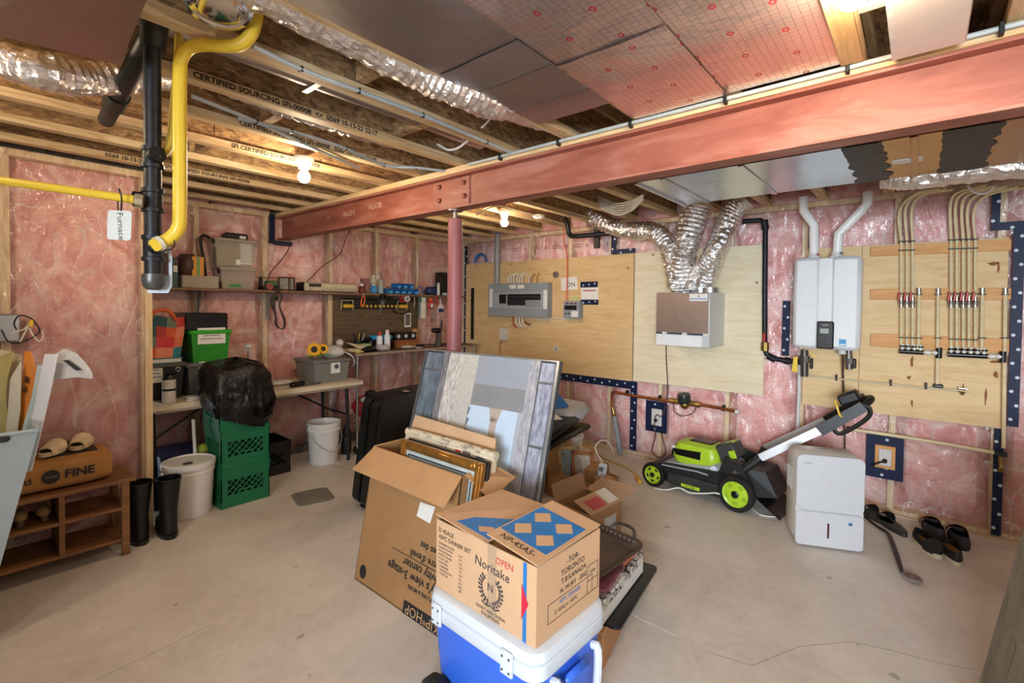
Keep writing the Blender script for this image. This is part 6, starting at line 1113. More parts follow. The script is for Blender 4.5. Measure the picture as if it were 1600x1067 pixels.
sheetpaper('blue_edged_flyer', 'pale flyer with a dark teal inside edge between the orange flyer and the magazine', [D(20, 735, 2.28), D(36, 670, 2.28), D(52, 615, 2.28), D(60, 570, 2.28)], [D(36, 735, 2.28), D(50, 670, 2.28), D(62, 615, 2.28), D(68, 570, 2.28)], M('#c6d6de', .4)); sheetpaper('dark_folder', 'dark teal folder edge behind the white magazine', [D(32, 735, 2.32), D(46, 660, 2.32), D(58, 600, 2.32)], [D(46, 735, 2.32), D(60, 660, 2.32), D(68, 600, 2.32)], M('#122a33', .5))
sheetpaper('flyer', 'cream newspaper page leaning at the left edge of the bin', [D(-30, 720, 2.36), D(-25, 640, 2.36), D(-20, 540, 2.36)], [D(22, 720, 2.36), D(32, 640, 2.36), D(34, 555, 2.36)], M('#cfc5a4', .7, var=.12, scale=12)); sheetpaper('flyer', 'yellowed folded page in front of the cream page in the bin', [D(-10, 700, 2.31), D(-5, 650, 2.31), D(0, 600, 2.31), D(2, 555, 2.31)], [D(14, 700, 2.31), D(12, 650, 2.31), D(8, 610, 2.31), D(22, 548, 2.31)], M('#b9ae76', .7, var=.1)); sheetpaper('flyer', 'white page with frayed edge upright left of the orange flyer', [D(8, 700, 2.29), D(14, 640, 2.29), D(18, 590, 2.29)], [D(24, 700, 2.29), D(32, 640, 2.29), D(33, 565, 2.29)], M('#d6d2c6', .7, var=.06))
# ================================================================ TALL GLAZED PANEL
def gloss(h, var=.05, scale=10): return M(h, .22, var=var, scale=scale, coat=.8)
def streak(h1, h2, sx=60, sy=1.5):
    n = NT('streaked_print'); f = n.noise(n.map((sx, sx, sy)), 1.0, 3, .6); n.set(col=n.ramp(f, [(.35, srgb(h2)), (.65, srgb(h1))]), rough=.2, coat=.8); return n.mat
MGUN = M('#6c7076', .3, metal=.4); MEDGE = M('#a3a8ad', .25, metal=.7)
mw, mh = .975, 1.222
TM = frame((-2.335, 1.615, .012), (math.cos(R(4)), math.sin(R(4)), 0), (0, .274, .962))
mr = thing('glazed_panel', 'large glazed panel with paned sides and pale blue centre leaning on the red post', 'panel', TM.translation)
def mp(nm, x0, x1, z0, z1, t0, t1, m, bev=.0, par=None):
    T = TM @ Matrix.Translation(((x0 + x1) / 2, (z0 + z1) / 2, (t0 + t1) / 2)); return build(nm, MB(T).box((0, 0, 0), (x1 - x0, z1 - z0, t1 - t0), None, bev), m, par or mr)
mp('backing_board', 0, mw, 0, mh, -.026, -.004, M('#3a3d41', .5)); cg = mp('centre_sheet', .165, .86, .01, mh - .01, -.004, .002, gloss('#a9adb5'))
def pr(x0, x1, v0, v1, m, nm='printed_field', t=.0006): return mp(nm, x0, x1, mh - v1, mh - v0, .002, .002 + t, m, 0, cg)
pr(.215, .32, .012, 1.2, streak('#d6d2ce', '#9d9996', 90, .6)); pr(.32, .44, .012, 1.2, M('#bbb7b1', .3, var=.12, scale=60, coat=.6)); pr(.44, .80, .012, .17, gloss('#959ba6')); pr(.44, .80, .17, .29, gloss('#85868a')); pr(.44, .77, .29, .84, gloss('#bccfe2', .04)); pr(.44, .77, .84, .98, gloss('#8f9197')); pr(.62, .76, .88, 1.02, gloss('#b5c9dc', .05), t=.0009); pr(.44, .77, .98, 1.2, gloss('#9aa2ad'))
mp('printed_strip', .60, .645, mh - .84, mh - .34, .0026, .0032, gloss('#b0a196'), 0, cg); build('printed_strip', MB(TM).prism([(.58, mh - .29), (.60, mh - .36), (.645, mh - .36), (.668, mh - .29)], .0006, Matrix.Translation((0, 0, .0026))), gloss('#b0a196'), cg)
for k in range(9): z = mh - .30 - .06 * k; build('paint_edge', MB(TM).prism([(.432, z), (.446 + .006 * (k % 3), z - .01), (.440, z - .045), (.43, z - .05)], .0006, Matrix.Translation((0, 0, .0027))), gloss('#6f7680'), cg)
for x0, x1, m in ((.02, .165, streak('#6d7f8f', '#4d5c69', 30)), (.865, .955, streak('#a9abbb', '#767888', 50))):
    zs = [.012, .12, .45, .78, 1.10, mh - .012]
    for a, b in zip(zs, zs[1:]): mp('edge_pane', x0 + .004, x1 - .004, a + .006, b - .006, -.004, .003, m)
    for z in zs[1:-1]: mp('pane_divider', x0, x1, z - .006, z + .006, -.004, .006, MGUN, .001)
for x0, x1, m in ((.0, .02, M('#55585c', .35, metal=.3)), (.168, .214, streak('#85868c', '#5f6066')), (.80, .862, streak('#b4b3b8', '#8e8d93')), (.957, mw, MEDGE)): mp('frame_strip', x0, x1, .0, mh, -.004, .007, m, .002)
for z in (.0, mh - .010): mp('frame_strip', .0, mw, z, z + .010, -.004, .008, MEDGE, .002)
# ================================================================ BIG BROWN BOX WITH FRAMES
KX0, KW, KD, KH, KS = -2.262, .69, .215, .685, .12
def K(u, v, w): return V(KX0 + u, 1.39 + v + KS * w / KH, w + .001)
kk_ = KS / KH
def UF(px, py, off=0.0):
    d = ray(px, py); t = (1.39 - off + EYE.z * kk_) / (d.y - kk_ * d.z); return EYE + d * t
bx_ = thing('cardboard_box', 'big leaning brown cardboard box with upside down print, holding picture frames', 'box', K(.35, .1, 0)); th = .006
MCB3 = cardboard('#9f7850')
build('front_wall', MB().hexa([K(0, 0, 0), K(KW, 0, 0), K(KW, th, 0), K(0, th, 0)], [K(0, 0, KH), K(KW, 0, KH), K(KW, th, KH), K(0, th, KH)]), MCB3, bx_)
build('back_wall', MB().hexa([K(0, KD - th, 0), K(KW, KD - th, 0), K(KW, KD, 0), K(0, KD, 0)], [K(0, KD - th, KH), K(KW, KD - th, KH), K(KW, KD, KH), K(0, KD, KH)]), MCB3, bx_)
for u in (0, KW - th): build('side_wall', MB().hexa([K(u, 0, 0), K(u + th, 0, 0), K(u + th, KD, 0), K(u, KD, 0)], [K(u, 0, KH), K(u + th, 0, KH), K(u + th, KD, KH), K(u, KD, KH)]), MCB3, bx_)
build('base', MB().hexa([K(0, 0, 0), K(KW, 0, 0), K(KW, KD, 0), K(0, KD, 0)], [K(0, 0, .008), K(KW, 0, .008), K(KW, KD, .008), K(0, KD, .008)]), MCB3, bx_)
h0, h1 = K(.0, 0, KH), K(KW, 0, KH)
build('front_flap', MB().plate([h0, h1, h1 + V(.02, -.125, -.10), h0 + V(-.02, -.125, -.10)], .005), MCB, bx_)
build('left_flap', MB().plate([K(0, 0, KH), K(0, KD, KH), K(0, KD, KH) + V(-.09, .0, -.075), K(0, 0, KH) + V(-.085, .01, -.085)], .005), MCB, bx_)
build('right_flap', MB().plate([K(KW, KD, KH), K(KW, .02, KH), K(KW, .02, KH) + V(.13, .03, -.09), K(KW, KD, KH) + V(.14, 0, -.03)], .005), MCB, bx_)
build('back_flap', MB().plate([K(0.02, KD, KH), K(KW, KD, KH), K(KW, KD, KH) + V(-.01, .028, .12), K(.02, KD, KH) + V(.03, .028, .14)], .005), MCB2, bx_)
pt = [UF(658, 788, .002), UF(678, 782, .002), UF(672, 822, .002), UF(651, 812, .002)]; sl = build('shipping_label', MB().plate([UF(657, 784, .003), UF(680, 792, .003), UF(672, 818, .003), UF(651, 806, .003)], -.001), MPAPER, bx_)
nf = (K(0, 0, 1) - K(0, 0, 0)).normalized()
def FT(px, py): return frame(UF(px, py, .0022), (-1, 0, 0), -nf)      # print turned upside down
bq = UF(632, 947, .001); e = UF(697, 1010, .001); cx_ = (UF(636, 951).x + 0)
bn_ = build('black_banner', MB().prism([(-.0, -.034), (.34, -.034), (.34, .034), (0, .034)], .001, frame(UF(630, 948, .0012), (1, 0, 0), nf)), MINK, bx_); build('lettering', MB().text('SKIP*HOP', .062, frame(UF(633, 949, .003), (-1, 0, 0), -nf), align='RIGHT'), M('#b99068', .8), bn_, recalc=False)
def upside(s, px, py, sz): build('lettering', MB().text(s, sz, FT(px, py), align='RIGHT', bold=.018), MINK, bx_, recalc=False)
upside('EXPLORE & MORE', 637, 915, .026); upside("baby's view 3-stage", 606, 880, .056); upside('activity center', 630, 876, .054); upside("centre d'eveil", 641, 862, .046); upside('3 etapes des', 657, 850, .044)
build('printed_line', MB().prism([(0, -.0015), (.36, -.0015), (.36, .0015), (0, .0015)], .0008, frame(UF(613, 855, .0015), (1, 0, 0), nf)), MINK, bx_)
ld = build('printed_disc', MB().prism([(.028 * math.cos(k * math.pi / 12), .034 * math.sin(k * math.pi / 12)) for k in range(24)], .001, frame(UF(567, 893, .0015), (1, 0, 0), nf)), MINK, bx_)
def framed(name, label, px0, px1, v, top, m_frame, m_pic, fw=.045, d=.03, mat_=None, h=None):
    a, b = U(*px0, y=1.39 + v + kk_ * top), U(*px1, y=1.39 + v + kk_ * top); T = frame(K(a.x - KX0, v, .03), (1, 0, 0), nf); w_, h_ = b.x - a.x, (top - .03) / nf.z
    t = thing(name, label, 'picture frame', T.translation, group='framed pictures in the big leaning box')
    for x0, x1, z0, z1 in ((0, fw, 0, h_), (w_ - fw, w_, 0, h_), (fw, w_ - fw, 0, fw), (fw, w_ - fw, h_ - fw, h_)):
        mb = MB(T); mb.bb(x0, x1, z0, z1, -d / 2, d / 2, .004); mb.bb(x0 + fw * .3, x1 - fw * .3, z0 + fw * .3 if z1 - z0 > fw * 1.5 else z0 + fw * .25, z1 - (fw * .3 if z1 - z0 > fw * 1.5 else fw * .25), -d / 2, d / 2 + .007, .004); build('frame_rail', mb, m_frame, t)
    build('picture_mount', MB(T).bb(fw * .9, w_ - fw * .9, fw * .9, h_ - fw * .9, -.006, .002), mat_ or MPAPER, t); iw = fw + .025
    build('dark_liner', MB(T).bb(iw - .006, w_ - iw + .006, iw - .006, h_ - iw + .006, .0015, .003), MINK, t); build('picture', MB(T).bb(iw, w_ - iw, iw, h_ - iw, .0028, .004), m_pic, t); return t
MGOLD = M('#b5813f', .28, metal=.75, var=.25, scale=18)
framed('picture_frame', 'gilt framed print with a pale sky sticking out of the big leaning box', (630, 689), (757, 733), .055, .745, MGOLD, M('#a9bec6', .3, var=.2, scale=5), mat_=M('#b9c2bd', .5))
framed('picture_frame', 'dark framed picture right behind the gilt frame in the leaning box', (640, 690), (766, 731), .10, .74, MBLACK, MPAPER, .02, .02)
n = NT('newsprint'); v1 = n.noise(n.map((4, 4, 4)), 2, 2); v2 = n.noise(n.map((14, 14, 160)), 1, 3, .7)
n.set(col=n.mix(n.math('MULTIPLY', n.ramp(v1, [(.45, (0, 0, 0)), (.5, (1, 1, 1))]), n.ramp(v2, [(.42, (1, 1, 1)), (.5, (0, 0, 0))])), srgb('#d3c6ab'), srgb('#8a7d6d')), rough=.8); MNEWS = n.mat
a, b = U(637, 678, y=1.68), U(775, 714, y=1.68); nwp = thing('wrapped_frame', 'flat frame wrapped in old newspaper behind the gilt frame in the leaning box', 'wrapped picture', K(.1, .15, .02))
T = frame(K(a.x - KX0, .155, .03), (1, 0, 0), nf); w_, h_ = b.x - a.x, .75
build('newspaper', MB(T).bb(0, w_, 0, h_ - .02, -.028, .016, .012), MNEWS, nwp); build('top_fold', MB(T).tube([(0, h_ - .02, -.006), (w_ * .5, h_ - .017, -.006), (w_, h_ - .02, -.006)], .022, 12), MNEWS, nwp)
for x0, x1, z0, z1, m in ((.62, .68, .66, .715, M('#c43a3a', .6)), (.70, .78, .66, .72, M('#6f6259', .6)), (.84, .92, .60, .71, M('#2c3d58', .6)), (.50, .58, .66, .69, M('#5a4c32', .6)), (.20, .46, .66, .685, M('#6a5e50', .6))): build('printed_patch', MB(T).bb(w_ * x0, w_ * x1, z0, z1, .0155, .0172), m, nwp)
# ================================================================ BLACK FOLDED TABLE CASE
Ld = V(-.14, .99, 0).normalized(); Nd = V(.99, .14, 0).normalized(); tilt = R(9)
up = (V(0, 0, 1) * math.cos(tilt) + Nd * math.sin(tilt)).normalized()
TC = frame(V(-2.93, 1.88, .0) , Ld, up); bc = thing('folded_table', 'black padded folding table standing folded on its edge behind the big box', 'folded table', TC.translation); n = NT('black_vinyl'); f = n.noise(n.co, 9, 4); n.set(col=srgb('#0c0c0d'), rough=.32, spec=.5); n.bump(f, .25, .01); MVIN = n.mat
for z in (.003, -.085): build('padded_half', loft(MB(TC), [rr2(.02, .90, .03, .80, .07, z - .078), rr2(0, .92, .01, .82, .08, z - .065), rr2(0, .92, .01, .82, .08, z - .012), rr2(.015, .905, .025, .805, .07, z)]), MVIN, bc)
build('edge_piping', MB(TC).tube([(.07, .04, .0), (.85, .04, .0), (.88, .10, 0), (.88, .73, .0), (.82, .79, .0), (.10, .79, 0), (.04, .73, 0), (.04, .10, 0)], .007, 8, closed=True), MBLACK, bc); build('clasp', MB(TC).box((.30, .828, -.045), (.05, .01, .05), None, .004), MSTEEL, bc)
for x in (.05, .86): build('foot', MB(TC).box((x, .012, -.04), (.05, .02, .10), None, .006), MBLACK, bc)
# ================================================================ STACK RIGHT OF THE GLAZED PANEL
zt = U(889, 688, x=-2.2).z
tb_ = build('cardboard_box', MB().bb(-2.72, -2.2, 2.78, 3.38, .001, zt, .006), MCB, None, 'tall closed brown box standing right behind the glazed panel, black cushions on top', 'box'); build('box_seam', MB().bb(-2.2005, -2.1985, 3.30, 3.31, .004, zt - .004), MCBD, tb_); build('box_seam', MB().bb(-2.2005, -2.1985, 2.96, 2.97, .004, zt - .004), MCBD, tb_)
def cushion(label, c, dims, rot, m=MVIN, cat='cushion', nm='black_cushion', bev=.02): return build(nm, MB().box(c, dims, rot, bev), m, None, label, cat)
cushion('lower black cushion on the tall closed box', (-2.36, 3.16, zt + .06), (.56, .70, .05), (R(5), R(-4), 0)); c2_ = cushion('upper black folded case with a white paper on it, on the tall closed box', (-2.37, 3.19, zt + .15), (.56, .70, .05), (R(8), R(-5), .1))
build('white_paper', MB().plate([U(856, 650, x=-2.24), U(868, 647, x=-2.24), U(880, 655, x=-2.2), U(868, 656, x=-2.2)], .002), MPAPER, c2_)
build('blue_sheet', MB().plate([U(838, 612, x=-2.32), U(852, 640, x=-2.32), U(889, 637, x=-2.24), U(876, 620, x=-2.28), U(862, 607, x=-2.32)], .012), M('#2a73b8', .4), None, 'bright blue plastic sheet slanting up behind the black cushions', 'sheet'); cushion('grey plastic bag top behind the blue sheet', (-2.30, 3.42, zt + .235), (.4, .26, .10), (R(14), R(4), .2), M('#a9a8a8', .35, var=.15, bump=.6, bs=20), 'bag', 'grey_bag', .04)
cw = build('plastic_bag', MB().ball(V(-2.22, 3.02, zt - .0), .07, 16, 8, (.6, 2.2, .6)), clear('#cfcac6', 'clear_sheet', .5), None, 'clear plastic hanging over the edge of the tall closed box', 'plastic')
for v in cw.data.vertices: v.co *= 1 + .2 * noise.noise(v.co * 24)
bk = U(899, 704, z=0); wb3 = build('small_pail', MB().lathe([(.10, .001), (.115, .25), (.125, .25), (.125, .27), (.11, .27), (.095, .02)], V(-2.45, 3.74, 0), seg=24), MBK, None, 'white pail on the floor behind the tall closed box', 'bucket')
# small open box
def open_box(label, c, yaw, w_, d_, h_, m):
    T = Matrix.Translation(c) @ Matrix.Rotation(yaw, 4, 'Z'); t = thing('cardboard_box', label, 'box', c, yaw)
    for nm, a in (('front_wall', (-w_ / 2, w_ / 2, -d_ / 2, -d_ / 2 + .005)), ('back_wall', (-w_ / 2, w_ / 2, d_ / 2 - .005, d_ / 2)), ('side_wall', (-w_ / 2, -w_ / 2 + .005, -d_ / 2, d_ / 2)), ('side_wall', (w_ / 2 - .005, w_ / 2, -d_ / 2, d_ / 2))): build(nm, MB(T).bb(*a, 0, h_), m, t)
    build('base', MB(T).bb(-w_ / 2, w_ / 2, -d_ / 2, d_ / 2, 0, .006), m, t); return t, T
MSB = cardboard('#ad8b69'); sw, sd2, shh = .27, .32, .25
sb, SB = open_box('small open box with red and white stickers on its folded flap', V(-1.545, 2.575, .001), R(-5), sw, sd2, shh, MSB)
def fl_(par, T, nm, q, m): return build(nm, MB(T).plate([V(*p) for p in q], .004), m, par)
fl_(sb, SB, 'left_flap', [(-sw / 2, sd2 / 2, shh), (-sw / 2, -sd2 / 2, shh), (-sw / 2 - .035, -sd2 / 2, shh + .10), (-sw / 2 - .035, sd2 / 2, shh + .10)], cardboard('#b5957a'))
fl_(sb, SB, 'back_flap', [(sw / 2, sd2 / 2, shh), (-sw / 2, sd2 / 2, shh), (-sw / 2 + .02, sd2 / 2 + .15, shh + .05), (sw / 2 + .02, sd2 / 2 + .15, shh + .05)], cardboard('#b5957a'))
fl_(sb, SB, 'front_flap', [(-sw / 2, -sd2 / 2, shh), (sw / 2, -sd2 / 2, shh), (sw / 2 - .02, -sd2 / 2 - .10, shh - .08), (-sw / 2 + .02, -sd2 / 2 - .10, shh - .08)], MSB)
rf_ = fl_(sb, SB, 'right_flap', [(sw / 2, -sd2 / 2, shh), (sw / 2, sd2 / 2, shh), (sw / 2 - .125, sd2 / 2 - .005, shh + .05), (sw / 2 - .125, -sd2 / 2 - .005, shh + .05)], cardboard('#c4a285'))
def onflap(u0, u1, v0, v1, m, nm, h=.0052): f = lambda u, v, e: V(sw / 2 - .125 * u, -sd2 / 2 + sd2 * v, shh + .05 * u + h + e); build(nm, MB(SB).hexa([f(u0, v0, 0), f(u0, v1, 0), f(u1, v1, 0), f(u1, v0, 0)], [f(u0, v0, .0008), f(u0, v1, .0008), f(u1, v1, .0008), f(u1, v0, .0008)]), m, rf_)
onflap(.12, .72, .16, .58, M('#c2525a', .6), 'red_sticker'); onflap(.12, .95, .64, .97, MPAPER, 'white_sticker')
build('white_label', MB(SB).bb(sw / 2, sw / 2 + .001, -.02, .10, .09, .19), M('#c9d3da', .6), sb)
sb2, SC = open_box('brown open box holding wooden frames, behind the small stickered box', V(-1.93, 3.12, .001), R(-8), .46, .30, .20, cardboard('#a9835c'))
for k, (x, yaw, lab, m) in enumerate(((-.13, 20, 'pale wooden picture frame at the left of the brown open box', M('#caa876', .5)), (.0, 12, 'reddish wooden picture frame in the middle of the brown open box', M('#b0764a', .5)))):
    T = SC @ Matrix.Translation((x, .02, .01)) @ Matrix.Rotation(R(yaw), 4, 'Z') @ Matrix.Rotation(R(80), 4, 'X') @ Matrix.Rotation(R(8), 4, 'Z'); t = thing('wooden_picture', lab, 'picture frame', T.translation, group='wooden frames in the brown open box')
    mb = MB(T); W, Hh = .19, .345 - .01 * k
    for a in ((-W / 2, -W / 2 + .03, 0, Hh), (W / 2 - .03, W / 2, 0, Hh), (-W / 2, W / 2, 0, .03), (-W / 2, W / 2, Hh - .03, Hh)): mb.bb(a[0], a[1], a[2], a[3], -.01, .01, .003)
    build('frame', mb, m, t); build('picture', MB(T).bb(-W / 2 + .025, W / 2 - .025, .025, Hh - .025, -.005, .003), M('#9fb0b4' if k == 0 else '#d9d0c2', .4, var=.3, scale=20), t)
build('brown_packet', MB(SC).box((.13, .03, .145), (.12, .18, .27), (R(4), R(-6), .2), .006), MCBD, None, 'dark brown packet tucked into the brown open box', 'packet')
ap = U(941, 735, y=3.02); chg = thing('white_adapter', 'white and silver adapter with a thin white cord beside the brown open box', 'adapter', ap); build('housing', MB().box(ap, (.06, .04, .10), (0, R(8), .3), .008), M('#d3d5d8', .25, metal=.3), chg); build('screen', MB().box(ap + V(.002, -.021, .015), (.03, .004, .03), (0, R(8), .3), .001), M('#5a626a', .2), chg); build('support_block', MB().bb(ap.x - .05, ap.x + .05, ap.y - .02, ap.y + .08, .001, ap.z - .052, .004), MCB, chg); build('cord', MB().tube([U(941, 722, y=3.02), U(930, 700, y=3.1), U(940, 688, y=3.2), U(952, 692, y=3.3), U(958, 706, y=3.4)], .004, 6, sub=5), MCABLE, chg)
tubething('extension_cord', 'thin yellow extension cord trailing over the floor from the small open box', 'cord', [U(907, 694, z=.006), U(925, 701, z=.006), U(942, 715, z=.006), U(962, 724, z=.006), U(980, 731, z=.006), U(992, 741, z=.006), U(997, 749, z=.008)], .006, M('#c99a3a', .5), 5, 8); build('cord_end', MB().cyl(U(994, 744, z=.018), U(1000, 753, z=.018), .017, 10), M('#d9a63a', .5), None, 'yellow socket end of the extension cord beside the mower', 'socket')
# ================================================================ COOLER AND DINNERWARE BOX
ca, cw2, cdp = R(-2), .50, .40
TCo = Matrix.Translation((-.842, 1.117, 0)) @ Matrix.Rotation(ca, 4, 'Z'); MCB_L = M('#2f63cf', .35, var=.04); MCW = M('#ccd2d9', .4, var=.02)
co = thing('rolling_cooler', 'bright blue wheeled cooler with a white lid under the printed dinnerware box', 'cooler', (-1.08, 1.3, 0)); CT = .452
x0, x1, y0, y1 = -cw2 + .01, .028, -.03, cdp - .03
mb = MB(TCo); ins = .03
build('body', loft(MB(TCo), [rr2(x0 + .05, x1 - .05, y0 + .04, y1 - .04, .05, .03), rr2(x0 + .035, x1 - .03, y0 + .03, y1 - .03, .05, .06), rr2(x0 + .012, x1 - .012, y0 + .012, y1 - .012, .05, .36)]), MCB_L, co)
build('white_rim', loft(MB(TCo), [rr2(x0 + .006, x1 - .006, y0 + .006, y1 - .006, .055, .357), rr2(x0, x1, y0, y1, .055, .365), rr2(x0, x1, y0, y1, .055, .405), rr2(x0 + .005, x1 - .005, y0 + .005, y1 - .005, .055, .409)]), MCW, co)
build('lid', loft(MB(TCo), [rr2(x0 + .004, x1 - .004, y0 + .004, y1 - .004, .055, .41), rr2(x0, x1, y0, y1, .055, .418), rr2(x0 + .006, x1 - .006, y0 + .006, y1 - .006, .05, .445), rr2(x0 + .02, x1 - .02, y0 + .02, y1 - .02, .04, CT - .001)]), MCW, co)
for x in (-.42, -.085):
    hg = build('hinge', MB(TCo).box((x, y0 - .004, .385), (.05, .012, .075), None, .004), MCW, co)
    for dx, dz in ((-.014, .02), (.014, .02), (-.014, -.022), (.014, -.022)): build('screw', MB(TCo).lathe([(.004, 0), (.004, .002)], (x + dx, y0 - .0098, .385 + dz), (0, -1, 0), 8), MDGREY, hg)
wl = []
for y in (y0 - .005, y1 + .005):
    w_ = build('wheel', MB(TCo).lathe([(.02, -.025), (.07, -.025), (.084, -.015), (.084, .015), (.07, .025), (.02, .025)], (x0 + .085, y, .085), (0, 1, 0), 28), MBLACK, co); build('hub', MB(TCo).lathe([(.012, -.029), (.04, -.027), (.04, .027), (.012, .029)], (x0 + .085, y, .085), (0, 1, 0), 16), MDGREY, w_)
for y in (y0 + .09, y1 - .09): build('handle_bar', MB(TCo).tube([(x1 - .010, y, .33), (x1 + .012, y, .325), (x1 + .010, y, .20), (x1 - .01, y, .06)], .014, 8, sub=3), MCW, co)
build('blue_grip', MB(TCo).box((x1 + .002, (y0 + y1) / 2, .30), (.03, .12, .05), None, .014), MCB_L, co)
# printed box
a, bwid, bdep, bhh = R(-2), .466, .346, .247
TD = Matrix.Translation((-.842, 1.117, CT)) @ Matrix.Rotation(a, 4, 'Z')
dn = thing('dinnerware_box', 'tan dinnerware carton with blue lattice print on its flaps, standing on the blue cooler', 'box', TD.translation, a); MTANB = cardboard('#c6a07c', .05)
Rm_, Lm_ = 0, -bwid
for nm, q in (('front_wall', (Lm_, 0, 0, .005)), ('back_wall', (Lm_, 0, bdep - .005, bdep)), ('side_wall', (Lm_, Lm_ + .005, 0.005, bdep - .005)), ('side_wall', (-.005, 0, .005, bdep - .005))): build(nm, MB(TD).bb(*q, 0, bhh - .002), MTANB, dn)
build('base', MB(TD).bb(Lm_ + .005, -.005, .005, bdep - .005, 0, .005), MTANB, dn); build('inner_flap', MB(TD).bb(Lm_ + .006, -.006, .006, bdep - .006, bhh - .014, bhh - .009), MCBD, dn)
MBLU = M('#1c6fb2', .55, var=.18, scale=9)
def flapbox(nm, quad):
    """top flap as a quad in local coordinates, blue print and four pale diamonds on it"""
    q = [V(*p) for p in quad]; o = build(nm, MB(TD).plate(q, .004), MTANB, dn)
    nrm = (q[1] - q[0]).cross(q[3] - q[0]).normalized()
    def bl(u, v, h): return q[0] * (1 - u) * (1 - v) + q[1] * u * (1 - v) + q[2] * u * v + q[3] * (1 - u) * v + nrm * (.0042 + h)
    return o, bl
fa, bla = flapbox('top_flap', [(Lm_ - .004, 0, bhh + .012), (Lm_ + .255, -.004, bhh - .004), (Lm_ + .255, bdep, bhh + .006), (Lm_ - .004, bdep, bhh + .004)])
fb_, blb = flapbox('top_flap', [(-.205, -.006, bhh + .030), (.012, -.012, bhh + .010), (.006, bdep * .98, bhh + .012), (-.205, bdep * .98, bhh + .036)])
def lattice(o, bl, u0, u1, v0, v1):
    def quad(us, h, m, nm): build(nm, MB(TD).add([bl(u, v, h) for u, v in us] + [bl(u, v, h + .0005) for u, v in us], [[3, 2, 1, 0], [4, 5, 6, 7], [0, 1, 5, 4], [1, 2, 6, 5], [2, 3, 7, 6], [3, 0, 4, 7]]), m, o)
    quad([(u0, v0), (u1, v0), (u1, v1), (u0, v1)], 0, MBLU, 'blue_print')
    uc, vc = (u0 + u1) / 2, (v0 + v1) / 2; du, dv = (u1 - u0) * .24, (v1 - v0) * .24
    for su, sv in ((-1, -1), (1, -1), (1, 1), (-1, 1)):
        c = (uc + su * du * 1.0, vc + sv * dv * 1.0); a_, b_ = du * .80, dv * .80
        quad([(c[0] - a_, c[1]), (c[0], c[1] - b_), (c[0] + a_, c[1]), (c[0], c[1] + b_)], .0006, MTANB, 'printed_diamond')
lattice(fa, bla, .12, .97, .06, .56); lattice(fb_, blb, .03, .93, .17, .80)
p0, p1, p2 = blb(.5, .09, .0008), blb(.9, .09, .0008), blb(.5, .2, .0008); Tn = TD @ frame(p0, (p1 - p0), (p2 - p0)); build('lettering', MB().text('NP-45AS-', .036, Tn), MINK, fb_, recalc=False)
p0, p1, p2 = bla(.62, .80, .0008), bla(.9, .80, .0008), bla(.62, .95, .0008); build('lettering', MB().text('Noritake', .022, TD @ frame(p0, (p1 - p0), (p2 - p0))), MINK, fa, recalc=False)
tp_ = build('orange_scribble', MB(TD).tube([bla(.97, .62, .002), bla(.99, .72, .002), bla(.96, .80, .002), bla(.99, .93, .002)], .004, 6, sub=3), M('#d9622e', .7), fa)
def fr(x, z, s, sz, m=MINK, al='CENTER', rot=0): build('lettering', MB().text(s, sz, TD @ Matrix.Translation((x, -.0018, z)) @ Matrix.Rotation(R(90), 4, 'X') @ Matrix.Rotation(rot, 4, 'Z'), align=al), m, dn, recalc=False)
MFI = M('#3d3437', .7, var=0)
fr(-.452, .212, 'D 45ALE', .022, al='LEFT'); fr(-.452, .188, '45PC DINNER SET', .021, al='LEFT'); fr(-.185, .170, 'Noritake', .043, MFI, rot=R(-3)); fr(-.13, .205, 'OPEN', .030, M('#c23b43', .7)); fr(-.19, .026, 'NORITAKE CHINA', .016, MFI); fr(-.19, .010, 'PHILIPPINES', .016, MFI)
for k in range(9): fr(-.452, .165 - .0135 * k, ('8 DINNER PLATES', '8 SALAD PLATES', '8 SOUP BOWLS', '8 FRUIT DISHES', '8 TEA CUPS', '8 SAUCERS', '1 CREAMER', '1 SUGAR BOWL', '1 PLATTER')[k], .0105, MFI, 'LEFT')
for k in range(10): fr(-.335, .155 - .0135 * k, ('26.5', '19.0', '15.2', '13.8', '9.5', '14.6', '35.1', '24.2', '45PC', 'SET')[k], .0105, MFI)
mb = MB(TD)
for s in (-1, 1):
    pts = [V(-.19 + s * .045 * math.sin(t), -.001, .10 - .045 * math.cos(t)) for t in [k * 2.6 / 10 for k in range(11)]]; mb.tube(pts, .0012, 4)
    for i in range(1, 10):
        c = pts[i]; d = (pts[i] - V(-.19, -.001, .10)).normalized(); tt = V(-d.z, 0, d.x) * s
        for e_, l_ in ((d, .014), (-d, .010)): mb.add([c, c + e_ * l_ * .5 + tt * .008, c + e_ * l_ + tt * .004, c + e_ * l_ * .6 - tt * .002], [(0, 1, 2, 3)])
mb.tube([(-.23, -.001, .05), (-.21, -.001, .042), (-.19, -.001, .047), (-.17, -.001, .042), (-.15, -.001, .05)], .0022, 4, sub=3)
build('wreath_emblem', mb, MFI, dn, recalc=False); fr(-.19, .105, 'N', .038, MFI)
build('blue_stripe', MB(TD).bb(-.052, -.038, -.0012, 0, 0, bhh - .004), MBLU, dn); build('red_diamond', MB(TD).prism([(-.056, -.055), (-.03, .0), (-.056, .055)], .001, Matrix.Translation((0, -.0014, .12)) @ Matrix.Rotation(R(90), 4, 'X')), M('#c2203a', .5), dn)
def sr(y, z, s, sz, m=MINK): build('lettering', MB().text(s, sz, TD @ frame((.0018, y, z), (0, 1, 0), (0, 0, 1))), m, dn, recalc=False)
